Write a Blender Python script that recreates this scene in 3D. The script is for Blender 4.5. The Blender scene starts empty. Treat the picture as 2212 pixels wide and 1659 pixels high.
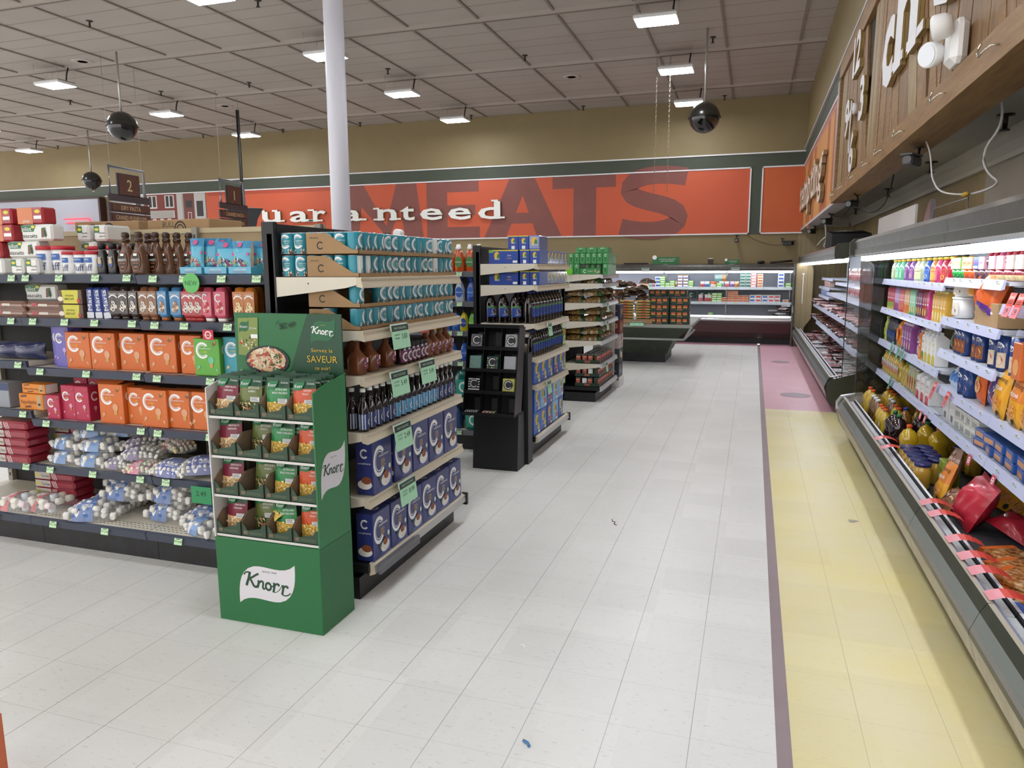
import bpy, math, random
from mathutils import Matrix, Vector
PI = math.pi
random.seed(7)
R = random.Random(11)
sc = bpy.context.scene
COL = sc.collection

# ---------------------------------------------------------------- camera
F_PX = 1574.615
CAM_H = 1.72
cam_d = bpy.data.cameras.new('camera')
cam_d.sensor_width = 36.0
cam_d.lens = 36.0 * F_PX / 2212.0
cam_d.clip_end = 200
cam = bpy.data.objects.new('camera', cam_d)
COL.objects.link(cam)
_r = Vector((0.9502673, 0.3114118, -0.0038355))
_d = Vector((0.0446127, -0.1483026, -0.9879353))
_f = Vector((-0.3082235, 0.9386315, -0.1548200))
cam.matrix_world = Matrix(((_r.x, -_d.x, -_f.x, 0), (_r.y, -_d.y, -_f.y, 0), (_r.z, -_d.z, -_f.z, CAM_H), (0, 0, 0, 1)))
sc.camera = cam

# ---------------------------------------------------------------- world, view
w = bpy.data.worlds.new('world')
sc.world = w
w.use_nodes = True
w.node_tree.nodes['Background'].inputs[0].default_value = (1.0, 0.975, 0.95, 1)
w.node_tree.nodes['Background'].inputs[1].default_value = 1.0
sc.view_settings.view_transform = 'Standard'
sc.view_settings.look = 'None'
sc.view_settings.exposure = 1.15
sc.view_settings.gamma = 1.0
sc.view_settings.use_curve_mapping = False
LAMP = 26.0      # strength of the hanging ceiling fixtures
CASE = 6.0      # strength of the tubes in the refrigerated cases

# ---------------------------------------------------------------- materials
def lin(h):
    h = h.lstrip('#')
    c = [int(h[i:i + 2], 16) / 255 for i in (0, 2, 4)]
    return tuple((x / 12.92 if x <= 0.04045 else ((x + 0.055) / 1.055) ** 2.4) for x in c) + (1,)
_M = {}
def mat(h, rough=0.5, metal=0.0, coat=0.0, emit=0.0, trans=0.0, alpha=1.0, name=None):
    key = (h, rough, metal, coat, emit, trans, alpha)
    if key in _M:
        return _M[key]
    m = bpy.data.materials.new(name or 'm_' + h.lstrip('#'))
    m.use_nodes = True
    b = m.node_tree.nodes['Principled BSDF']
    c = lin(h)
    b.inputs['Base Color'].default_value = c
    b.inputs['Roughness'].default_value = rough
    b.inputs['Metallic'].default_value = metal
    b.inputs['Coat Weight'].default_value = coat
    b.inputs['Coat Roughness'].default_value = 0.08
    if emit:
        b.inputs['Emission Color'].default_value = c
        b.inputs['Emission Strength'].default_value = emit
    if trans:
        b.inputs['Transmission Weight'].default_value = trans
        b.inputs['IOR'].default_value = 1.33
    if alpha < 1:
        b.inputs['Alpha'].default_value = alpha
    _M[key] = m
    return m

def nmat(name, rough=0.6, metal=0.0, coat=0.0):
    m = bpy.data.materials.new(name)
    m.use_nodes = True
    nt = m.node_tree
    b = nt.nodes['Principled BSDF']
    b.inputs['Roughness'].default_value = rough
    b.inputs['Metallic'].default_value = metal
    b.inputs['Coat Weight'].default_value = coat
    return m, nt, b
def N(nt, t, **kw):
    n = nt.nodes.new(t)
    for k, v in kw.items():
        setattr(n, k, v)
    return n
def ramp(nt, fac, stops):
    r = N(nt, 'ShaderNodeValToRGB')
    e = r.color_ramp.elements
    while len(e) < len(stops):
        e.new(0.5)
    for i, (p, c) in enumerate(stops):
        e[i].position = p
        e[i].color = lin(c) if isinstance(c, str) else (c, c, c, 1)
    nt.links.new(fac, r.inputs[0])
    return r.outputs[0]
def coords(nt, scale=(1, 1, 1), loc=(0, 0, 0), rot=(0, 0, 0)):
    g = N(nt, 'ShaderNodeNewGeometry')
    mp = N(nt, 'ShaderNodeMapping')
    mp.inputs['Scale'].default_value = scale
    mp.inputs['Location'].default_value = loc
    mp.inputs['Rotation'].default_value = rot
    nt.links.new(g.outputs['Position'], mp.inputs[0])
    return mp.outputs[0]
def noise(nt, vec, scale, detail=3, rough=0.6):
    n = N(nt, 'ShaderNodeTexNoise')
    n.inputs['Scale'].default_value = scale
    n.inputs['Detail'].default_value = detail
    n.inputs['Roughness'].default_value = rough
    nt.links.new(vec, n.inputs['Vector'])
    return n.outputs[0]
def math_(nt, op, a, b=None, c=None, clamp=False):
    n = N(nt, 'ShaderNodeMath', operation=op, use_clamp=clamp)
    for i, v in enumerate((a, b, c)):
        if v is None:
            continue
        if hasattr(v, 'links'):
            nt.links.new(v, n.inputs[i])
        else:
            n.inputs[i].default_value = v
    return n.outputs[0]
def mixc(nt, fac, a, b, mode='MIX'):
    n = N(nt, 'ShaderNodeMix', data_type='RGBA', blend_type=mode)
    if hasattr(fac, 'links'):
        nt.links.new(fac, n.inputs[0])
    else:
        n.inputs[0].default_value = fac
    for i, v in ((6, a), (7, b)):
        if hasattr(v, 'links'):
            nt.links.new(v, n.inputs[i])
        else:
            n.inputs[i].default_value = lin(v)
    return n.outputs[2]
def gridline(nt, coord, period, offset, width):
    """1 on thin lines that repeat along one axis"""
    a = math_(nt, 'SUBTRACT', coord, offset)
    a = math_(nt, 'DIVIDE', a, period)
    a = math_(nt, 'FRACT', a)
    a = math_(nt, 'SUBTRACT', a, 0.5)
    a = math_(nt, 'ABSOLUTE', a)
    return math_(nt, 'GREATER_THAN', a, 0.5 - width / period / 2)

def tile_mat(name, c1, c2, fleck, line, strength=0.75):
    m, nt, b = nmat(name, 0.34)
    pos = coords(nt)
    sep = N(nt, 'ShaderNodeSeparateXYZ')
    nt.links.new(pos, sep.inputs[0])
    n1 = noise(nt, coords(nt, (1, 1, 1)), 1.3, 4)
    base = ramp(nt, n1, [(0.3, c1), (0.75, c2)])
    streak = noise(nt, coords(nt, (22, 85, 1), rot=(0, 0, 0.06)), 1.0, 3, 0.75)
    sf = ramp(nt, streak, [(0.60, 0.0), (0.70, 0.5)])
    col = mixc(nt, sf, base, fleck)
    # each tile a hair different
    fx = math_(nt, 'FLOOR', math_(nt, 'DIVIDE', math_(nt, 'ADD', sep.outputs[0], 0.148 + 30.5), 0.3055))
    fy = math_(nt, 'FLOOR', math_(nt, 'DIVIDE', math_(nt, 'ADD', sep.outputs[1], -2.549 + 30.4), 0.3045))
    cmb = N(nt, 'ShaderNodeCombineXYZ')
    nt.links.new(fx, cmb.inputs[0]); nt.links.new(fy, cmb.inputs[1])
    wn = N(nt, 'ShaderNodeTexWhiteNoise')
    nt.links.new(cmb.outputs[0], wn.inputs[0])
    tint = ramp(nt, wn.outputs[0], [(0.0, 0.93), (1.0, 1.0)])
    col = mixc(nt, 1.0, col, tint, 'MULTIPLY')
    gx = gridline(nt, sep.outputs[0], 0.3055, -0.148, 0.0032)
    gy = gridline(nt, sep.outputs[1], 0.3045, 2.549, 0.0018)
    g = math_(nt, 'MAXIMUM', gx, math_(nt, 'MULTIPLY', gy, 0.55))
    fade = noise(nt, coords(nt), 0.9, 2)
    g = math_(nt, 'MULTIPLY', g, math_(nt, 'MULTIPLY', fade, strength * 1.4, clamp=True))
    col = mixc(nt, g, col, line)
    # scuffs
    sp = noise(nt, coords(nt), 14, 2)
    spf = ramp(nt, sp, [(0.77, 0.0), (0.80, 0.55)])
    col = mixc(nt, spf, col, line)
    nt.links.new(col, b.inputs['Base Color'])
    nt.links.new(ramp(nt, n1, [(0.2, 0.30), (0.8, 0.44)]), b.inputs['Roughness'])
    return m
M_floor = tile_mat('white_vinyl_tile', 'DDDBD6', 'E6E4E0', 'A29E99', '4A4544')
M_yel = tile_mat('yellow_vinyl_tile', 'E6DAB2', 'E6D68E', 'C8BC94', '7E7458', 0.5)  # paler first tone has a washed-out gloss reflection mixed into the colour
M_pink = tile_mat('pink_vinyl_tile', 'D6A0AD', 'DEB0BB', 'BC8492', '8E5562', 0.4)

def ceiling_mat():
    m, nt, b = nmat('ceiling_tile', 0.9)
    sep = N(nt, 'ShaderNodeSeparateXYZ')
    nt.links.new(coords(nt), sep.inputs[0])
    n1 = noise(nt, coords(nt), 0.35, 3)
    base = ramp(nt, n1, [(0.3, 'A49C94'), (0.7, 'AFA79F')])
    fl = noise(nt, coords(nt), 90, 2)
    base = mixc(nt, ramp(nt, fl, [(0.62, 0.0), (0.7, 0.18)]), base, '857C75')
    # tiles 0.61 deep with one narrower row in each bay of 2.82
    yy = math_(nt, 'MODULO', math_(nt, 'ADD', sep.outputs[1], -13.12 + 28.2), 2.82)
    g = None
    for o in (0.0, 0.61, 1.22, 1.83, 2.45):
        d = math_(nt, 'ABSOLUTE', math_(nt, 'SUBTRACT', yy, o + 0.006))
        l = math_(nt, 'LESS_THAN', d, 0.009)
        g = l if g is None else math_(nt, 'MAXIMUM', g, l)
    col = mixc(nt, math_(nt, 'MULTIPLY', g, 0.8), base, '6E625C')
    nt.links.new(col, b.inputs['Base Color'])
    return m
M_ceil = ceiling_mat()

def plaster(name, c1, c2, rough=0.75, scale=2.0, bump=0.05):
    m, nt, b = nmat(name, rough)
    n1 = noise(nt, coords(nt), scale, 4)
    nt.links.new(ramp(nt, n1, [(0.3, c1), (0.7, c2)]), b.inputs['Base Color'])
    bp = N(nt, 'ShaderNodeBump')
    bp.inputs['Strength'].default_value = bump
    nt.links.new(noise(nt, coords(nt), 60, 2), bp.inputs['Height'])
    nt.links.new(bp.outputs[0], b.inputs['Normal'])
    return m
M_brown = plaster('brown_wall_paint', '84734F', '8A7955', 0.6)
M_green_band = plaster('dark_green_paint', '3F4639', '444B3D', 0.6)
M_whitetrim = mat('E2E0E2', 0.4)
M_orange = plaster('orange_paint', 'C05232', 'C65836', 0.6, 0.7)
M_orange2 = plaster('amber_paint', 'C88C50', 'CE9254', 0.6)
M_rust = plaster('rust_paint', '7E4740', '834C44', 0.6)
M_cove = plaster('cove_ceiling_paint', 'A8A59B', 'AFACA2', 0.7)
def bead_mat():
    m, nt, b = nmat('beadboard', 0.5)
    sep = N(nt, 'ShaderNodeSeparateXYZ')
    nt.links.new(coords(nt), sep.inputs[0])
    s = math_(nt, 'ADD', sep.outputs[0], sep.outputs[1])
    g = gridline(nt, s, 0.11, 0.0, 0.008)
    base = ramp(nt, noise(nt, coords(nt), 2, 3), [(0.3, '95835F'), (0.7, 'A08E6A')])
    nt.links.new(mixc(nt, math_(nt, 'MULTIPLY', g, 0.6), base, '5C5036'), b.inputs['Base Color'])
    return m
M_bead = bead_mat()
def wood_mat(name, c1, c2, c3, scale=(1.2, 1.2, 14), rough=0.55):
    m, nt, b = nmat(name, rough)
    tc = N(nt, 'ShaderNodeTexCoord')
    mp = N(nt, 'ShaderNodeMapping')
    mp.inputs['Scale'].default_value = scale
    nt.links.new(tc.outputs['Object'], mp.inputs[0])
    oi = N(nt, 'ShaderNodeObjectInfo')
    ad = N(nt, 'ShaderNodeVectorMath', operation='ADD')
    nt.links.new(mp.outputs[0], ad.inputs[0])
    sc_ = N(nt, 'ShaderNodeVectorMath', operation='SCALE')
    nt.links.new(oi.outputs['Random'], sc_.inputs['Scale'])
    sc_.inputs[0].default_value = (7, 5, 9)
    nt.links.new(sc_.outputs[0], ad.inputs[1])
    n1 = noise(nt, ad.outputs[0], 3.0, 6, 0.7)
    nt.links.new(ramp(nt, n1, [(0.3, c1), (0.5, c2), (0.72, c3)]), b.inputs['Base Color'])
    bp = N(nt, 'ShaderNodeBump')
    bp.inputs['Strength'].default_value = 0.25
    nt.links.new(n1, bp.inputs['Height'])
    nt.links.new(bp.outputs[0], b.inputs['Normal'])
    return m
M_wood = wood_mat('oak_beam', '6E4D2C', '86643C', '98774A', (9, 0.8, 9))
M_wood2 = wood_mat('oak_plank', '5E4226', '7A5A36', '927048', (9, 6, 1.0))
M_wood3 = wood_mat('pale_oak_plank', '7C6644', '927A56', 'A68E6A', (9, 6, 1.0))
M_sign = wood_mat('sign_board', '4B2D24', '5C382C', '6B4435', (6, 2, 10))
def plastic_wear(name, c1, c2, rough=0.45):
    m, nt, b = nmat(name, rough)
    n1 = noise(nt, coords(nt), 9, 5, 0.75)
    nt.links.new(ramp(nt, n1, [(0.45, c1), (0.66, c2)]), b.inputs['Base Color'])
    return m
M_kick = plastic_wear('black_kick_plate', '141416', '232327')
M_black = mat('0C0D12', 0.45)
M_blackgloss = mat('050506', 0.12, coat=0.5)
M_olive = plastic_wear('olive_panel', '34362C', '3D3F34', 0.35)
M_olive_b = plastic_wear('olive_bunker', '3A4034', '434A3C', 0.5)
M_steel = mat('A9A6A4', 0.28, 0.85)
M_bumper = plastic_wear('grey_bumper', '9A948C', 'B0AAA0', 0.4)
M_silver = mat('B9B7B5', 0.35, 0.6)
M_shelf = mat('C9C2B4', 0.45)
M_shelf2 = mat('D3CCBC', 0.42)
M_tagrail = mat('9EA3BC', 0.3)
M_lip = mat('3F4554', 0.35)
M_white = mat('E8E8EA', 0.45)
M_offwhite = mat('D8D6D2', 0.5)
M_card = plaster('cardboard', '9A7B58', 'A5865F', 0.8, 5)
M_maso = plaster('tan_hardboard', '9C8866', 'A89271', 0.7, 4)

# ---------------------------------------------------------------- mesh builder
class MB:
    def __init__(s):
        s.v, s.f, s.m, s.sm, s.mats = [], [], [], [], []
    def mi(s, m):
        if m not in s.mats:
            s.mats.append(m)
        return s.mats.index(m)
    def face(s, idx, m, smooth=False):
        s.f.append(tuple(idx)); s.m.append(s.mi(m)); s.sm.append(smooth)
    def poly(s, pts, m):
        o = len(s.v); s.v += [tuple(p) for p in pts]
        s.face(range(o, o + len(pts)), m)
        return s
    def mesh_in(s, pts, faces, m, smooth=False):
        o = len(s.v); s.v += [tuple(p) for p in pts]
        for f in faces:
            s.face([o + i for i in f], m, smooth)
        return s
    def convex(s, pts, faces, m):
        P = [Vector(p) for p in pts]
        c = sum(P, Vector()) / len(P)
        out = []
        for f in faces:
            fc = sum((P[i] for i in f), Vector()) / len(f)
            n = Vector()
            for i in range(len(f)):
                n += (P[f[i]] - fc).cross(P[f[(i + 1) % len(f)]] - fc)
            out.append(tuple(f) if n.dot(fc - c) >= 0 else tuple(f)[::-1])
        return s.mesh_in(pts, out, m)
    def box(s, x0, x1, y0, y1, z0, z1, m, ch=0.0):
        if ch <= 0:
            P = [(x, y, z) for z in (z0, z1) for y in (y0, y1) for x in (x0, x1)]
            s.mesh_in(P, [(0, 2, 3, 1), (4, 5, 7, 6), (0, 1, 5, 4), (2, 6, 7, 3), (0, 4, 6, 2), (1, 3, 7, 5)], m)
            return s
        # chamfered box
        c = ch
        V = []
        def idx(p):
            V.append(p); return len(V) - 1
        faces = []
        X, Y, Z = (x0, x1), (y0, y1), (z0, z1)
        cor = {}
        for i in (0, 1):
            for j in (0, 1):
                for k in (0, 1):
                    sx, sy, sz = (1, -1)[i] * c, (1, -1)[j] * c, (1, -1)[k] * c
                    cor[i, j, k] = (idx((X[i], Y[j] + sy, Z[k] + sz)), idx((X[i] + sx, Y[j], Z[k] + sz)), idx((X[i] + sx, Y[j] + sy, Z[k])))
        for i in (0, 1):
            q = [cor[i, 0, 0][0], cor[i, 0, 1][0], cor[i, 1, 1][0], cor[i, 1, 0][0]]
            faces.append(q if i == 0 else q[::-1])
            q = [cor[0, i, 0][1], cor[1, i, 0][1], cor[1, i, 1][1], cor[0, i, 1][1]]
            faces.append(q if i == 0 else q[::-1])
            q = [cor[0, 0, i][2], cor[0, 1, i][2], cor[1, 1, i][2], cor[1, 0, i][2]]
            faces.append(q if i == 0 else q[::-1])
        for i in (0, 1):
            for j in (0, 1):
                faces.append([cor[i, j, 0][0], cor[i, j, 0][1], cor[i, j, 1][1], cor[i, j, 1][0]][::1 if (i + j) % 2 == 0 else -1][::-1])
                faces.append([cor[i, 0, j][0], cor[i, 1, j][0], cor[i, 1, j][2], cor[i, 0, j][2]][::1 if (i + j) % 2 == 0 else -1][::-1])
                faces.append([cor[0, i, j][1], cor[1, i, j][1], cor[1, i, j][2], cor[0, i, j][2]][::1 if (i + j) % 2 == 0 else -1])
                for k in (0, 1):
                    faces.append(list(cor[i, j, k])[::1 if (i + j + k) % 2 == 0 else -1])
        s.convex(V, faces, m)
        return s
    def prism(s, prof, axis, a, b, m, m_end=None):
        """prof: list of 2D points; axis 'x': (y,z), 'y': (x,z), 'z': (x,y)"""
        n = len(prof)
        if a > b: a, b = b, a
        ar = sum(prof[i][0] * prof[(i + 1) % n][1] - prof[(i + 1) % n][0] * prof[i][1] for i in range(n))
        if (ar < 0) != (axis == 'y'):
            prof = list(prof)[::-1]
            if isinstance(m, (list, tuple)):
                m_end = m_end or m[0]
                m = [m[(n - 2 - k) % n] for k in range(n)]
        def P(p, t):
            return {'x': (t, p[0], p[1]), 'y': (p[0], t, p[1]), 'z': (p[0], p[1], t)}[axis]
        ms = m if isinstance(m, (list, tuple)) else [m] * n
        o = len(s.v)
        s.v += [P(p, a) for p in prof] + [P(p, b) for p in prof]
        for i in range(n):
            j = (i + 1) % n
            s.face((o + i, o + j, o + n + j, o + n + i), ms[i])
        e = m_end or ms[0]
        s.face([o + i for i in range(n)][::-1], e)
        s.face([o + n + i for i in range(n)], e)
        return s
    def lathe(s, prof, m, n=14, c=(0, 0, 0), axis='z', sy=1.0, smooth=True, cap=True):
        """prof: (r, h) or (r, h, material)"""
        o = len(s.v)
        up = sum((prof[i + 1][1] - prof[i][1]) * (prof[i + 1][0] + prof[i][0]) ** 2 for i in range(len(prof) - 1)) >= 0
        fl = -1 if up == (axis == 'y') else 1
        for p in prof:
            for k in range(n):
                a = 2 * PI * k / n
                x, y, h = p[0] * math.cos(a), p[0] * math.sin(a) * sy, p[1]
                if axis == 'z': q = (c[0] + x, c[1] + y, c[2] + h)
                elif axis == 'x': q = (c[0] + h, c[1] + x, c[2] + y)
                else: q = (c[0] + x, c[1] + h, c[2] + y)
                s.v.append(q)
        for i in range(len(prof) - 1):
            mm = prof[i][2] if len(prof[i]) > 2 else m
            for k in range(n):
                j = (k + 1) % n
                s.face((o + i * n + k, o + i * n + j, o + (i + 1) * n + j, o + (i + 1) * n + k)[::fl], mm, smooth)
        if cap:
            s.face([o + k for k in range(n)][::-fl], prof[0][2] if len(prof[0]) > 2 else m)
            t = o + (len(prof) - 1) * n
            s.face([t + k for k in range(n)][::fl], prof[-2][2] if len(prof[-2]) > 2 else m)
        return s
    def tube(s, pts, r, m, n=8, closed=False):
        pts = [Vector(p) for p in pts]
        o = len(s.v); L = len(pts)
        up = Vector((0, 0, 1))
        for i, p in enumerate(pts):
            t = (pts[min(i + 1, L - 1)] - pts[max(i - 1, 0)]) if not closed else (pts[(i + 1) % L] - pts[i - 1])
            t.normalize()
            a = t.cross(up)
            if a.length < 0.1: a = t.cross(Vector((1, 0, 0)))
            a.normalize(); b = t.cross(a)
            for k in range(n):
                g = 2 * PI * k / n
                s.v.append(tuple(p + (a * math.cos(g) + b * math.sin(g)) * r))
        for i in range(L if closed else L - 1):
            for k in range(n):
                j = (k + 1) % n; i2 = (i + 1) % L
                s.face((o + i * n + k, o + i * n + j, o + i2 * n + j, o + i2 * n + k), m, True)
        if not closed:
            s.face([o + k for k in range(n)][::-1], m)
            s.face([o + (L - 1) * n + k for k in range(n)], m)
        return s
    def ball(s, c, r, m, n=14, k=8):
        rx, ry, rz = r if isinstance(r, tuple) else (r, r, r)
        o = len(s.v)
        for i in range(1, k):
            t = PI * i / k
            for j in range(n):
                a = 2 * PI * j / n
                s.v.append((c[0] + rx * math.sin(t) * math.cos(a), c[1] + ry * math.sin(t) * math.sin(a), c[2] - rz * math.cos(t)))
        b0 = len(s.v); s.v.append((c[0], c[1], c[2] - rz)); b1 = len(s.v); s.v.append((c[0], c[1], c[2] + rz))
        for i in range(k - 2):
            for j in range(n):
                q = (j + 1) % n
                s.face((o + i * n + j, o + i * n + q, o + (i + 1) * n + q, o + (i + 1) * n + j), m, True)
        for j in range(n):
            q = (j + 1) % n
            s.face((b0, o + q, o + j), m, True)
            s.face((b1, o + (k - 2) * n + j, o + (k - 2) * n + q), m, True)
        return s
    def mesh(s, name):
        me = bpy.data.meshes.new(name)
        me.from_pydata(s.v, [], s.f)
        for mm in s.mats:
            me.materials.append(mm)
        me.polygons.foreach_set('material_index', s.m)
        me.polygons.foreach_set('use_smooth', s.sm)
        me.update()
        return me
    def build(s, name, parent=None):
        o = bpy.data.objects.new(name, s.mesh(name))
        COL.objects.link(o)
        if parent is not None:
            o.parent = parent
        return o

def tag(o, label=None, cat=None, group=None, kind=None):
    if label: o['label'] = label
    if cat: o['category'] = cat
    if group: o['group'] = group
    if kind: o['kind'] = kind
    return o
def struct(name, mb):
    o = mb.build(name); o['kind'] = 'structure'; return o
def thing(name, label, cat, loc=(0, 0, 0), rz=0, group=None):
    o = bpy.data.objects.new(name, None)
    o.empty_display_size = 0.05
    COL.objects.link(o)
    o.location = loc; o.rotation_euler = (0, 0, rz)
    return tag(o, label, cat, group)
class Proto:
    """a kind of product: parts with shared meshes, [(name, mesh, [(sub name, mesh)...])]"""
    def __init__(s, name, cat, parts, h=0.1):
        s.name, s.cat, s.h = name, cat, h
        s.parts = [(p[0], p[1].mesh(p[0]), [(q[0], q[1].mesh(q[0])) for q in (p[2] if len(p) > 2 else [])]) for p in parts]
    def put(s, loc, label, rz=0.0, group=None, rx=0.0, ry=0.0, scale=None, name=None):
        one = len(s.parts) == 1 and not s.parts[0][2]
        r = bpy.data.objects.new(name or s.name, s.parts[0][1] if one else None)
        COL.objects.link(r)
        r.location = (loc[0], loc[1], loc[2] + 0.0015); r.rotation_euler = (rx, ry, rz)
        if scale: r.scale = scale if isinstance(scale, tuple) else (scale,) * 3
        tag(r, label, s.cat, group)
        if not one:
            for n, me, subs in s.parts:
                c = bpy.data.objects.new(n, me); c.parent = r; COL.objects.link(c)
                for n2, me2 in subs:
                    d = bpy.data.objects.new(n2, me2); d.parent = c; COL.objects.link(d)
        return r
ORD = ['first', 'second', 'third', 'fourth', 'fifth', 'sixth', 'seventh', 'eighth', 'ninth', 'tenth', 'eleventh', 'twelfth', 'thirteenth', 'fourteenth', 'fifteenth', 'sixteenth', 'seventeenth', 'eighteenth', 'nineteenth', 'twentieth']
def nth(i):
    return ORD[i]

# ---------------------------------------------------------------- flat artwork (print, lettering)
_T = {}
def text2d(s, off=0.0):
    if (s, off) in _T: return _T[s, off]
    cu = bpy.data.curves.new('t', 'FONT')
    cu.body = s; cu.size = 1.0; cu.resolution_u = 2; cu.fill_mode = 'FRONT'; cu.offset = off
    ob = bpy.data.objects.new('t', cu)
    COL.objects.link(ob)
    me = ob.to_mesh()
    V = [(v.co.x, v.co.y) for v in me.vertices]
    Fc = [tuple(p.vertices) for p in me.polygons]
    ob.to_mesh_clear()
    bpy.data.objects.remove(ob); bpy.data.curves.remove(cu)
    x0 = min(v[0] for v in V); x1 = max(v[0] for v in V)
    V = [(v[0] - x0, v[1]) for v in V]
    _T[s, off] = (V, Fc, x1 - x0)
    return _T[s, off]
def art(mb, Fm, items, l0=1):
    """items lie in (u, v); Fm(u, v, layer) gives the 3D point. Later items lie on top."""
    for L, it in enumerate(items):
        L += l0
        k = it[0]
        if k == 'grp':
            for i, q in enumerate(it[1]):
                art(mb, Fm, [q], L + i * 0.02)
            continue
        if k == 'rect':
            _, a, b, c, d, m = it[:6]
            n = max(1, int(abs(c - a) / 0.012)) if len(it) > 6 else 1
            for i in range(n):
                u0, u1 = a + (c - a) * i / n, a + (c - a) * (i + 1) / n
                mb.poly([Fm(u0, b, L), Fm(u1, b, L), Fm(u1, d, L), Fm(u0, d, L)], m)
        elif k == 'poly':
            mb.poly([Fm(p[0], p[1], L) for p in it[1]], it[2])
        elif k == 'ell':
            _, cx, cy, rx, ry, m = it[:6]
            n = 16
            mb.poly([Fm(cx + rx * math.cos(2 * PI * i / n), cy + ry * math.sin(2 * PI * i / n), L) for i in range(n)], m)
        elif k == 'arc':
            _, cx, cy, r0, r1, a0, a1, m = it[:8]
            sx = it[8] if len(it) > 8 else 1.0
            n = max(4, int(abs(a1 - a0) / 18))
            pts = []
            for i in range(n + 1):
                a = math.radians(a0 + (a1 - a0) * i / n)
                pts.append((Fm(cx + r0 * math.cos(a) * sx, cy + r0 * math.sin(a), L), Fm(cx + r1 * math.cos(a) * sx, cy + r1 * math.sin(a), L)))
            for i in range(n):
                mb.poly([pts[i][0], pts[i][1], pts[i + 1][1], pts[i + 1][0]], m)
        elif k == 'text':
            _, s, cx, cy, h, m = it[:6]
            V, Fc, wd = text2d(s)
            hh = h / 0.72
            wx = it[6] / wd if len(it) > 6 and it[6] else hh
            slant = it[7] if len(it) > 7 else 0.0
            rise = it[8] if len(it) > 8 else 0.0
            P = [Fm(cx + (x - wd / 2) * wx + y * hh * slant, cy - h / 2 + y * hh + (x - wd / 2) * wx * rise, L) for x, y in V]
            mb.mesh_in(P, Fc, m)
        elif k == 'line':
            _, pts, wd, m = it[:4]
            pts = [Vector(p) for p in pts]
            prev = None
            for i, p in enumerate(pts):
                t = pts[min(i + 1, len(pts) - 1)] - pts[max(i - 1, 0)]
                t.normalize(); nn = Vector((-t.y, t.x))
                ww = wd[i] if isinstance(wd, (list, tuple)) else wd
                a, b = p + nn * ww / 2, p - nn * ww / 2
                q = (Fm(a.x, a.y, L), Fm(b.x, b.y, L))
                if prev: mb.poly([prev[0], prev[1], q[1], q[0]], m)
                prev = q
    return mb
E_ = 0.0005
def front(y):      # face looking towards -Y
    return lambda u, v, L: (u, y - E_ * L, v)
def side(x, sgn=1):       # face looking towards +X (sgn 1) or -X
    return lambda u, v, L: (x + sgn * E_ * L, u * sgn, v)
def topf(z):
    return lambda u, v, L: (u, v, z + E_ * L)
def cyl(r, a0=-90):      # wrapped round a cylinder, centred on angle a0
    def Fm(u, v, L):
        a = math.radians(a0) + u / r
        rr = r + E_ * L
        return (rr * math.cos(a), rr * math.sin(a), v)
    return Fm
def shift(Fm, du, dv, s=1.0):
    return lambda u, v, L: Fm(du + u * s, dv + v * s, L)
Wt = mat('ECECEC', 0.45)
def c_logo(cx, cy, r, m=None, sx=0.9):
    m = m or Wt
    return [('arc', cx, cy, r * 0.74, r, 38, 322, m, sx), ('arc', cx, cy, r * 0.60, r * 0.66, 42, 318, m, sx)]
def bez(*P, n=8):
    out = []
    for i in range(0, len(P) - 3, 3):
        p0, p1, p2, p3 = [Vector(q) for q in P[i:i + 4]]
        for k in range(n + (1 if i + 4 >= len(P) else 0)):
            t = k / n
            out.append(tuple(p0 * (1 - t) ** 3 + p1 * 3 * t * (1 - t) ** 2 + p2 * 3 * t * t * (1 - t) + p3 * t ** 3))
    return out
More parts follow.
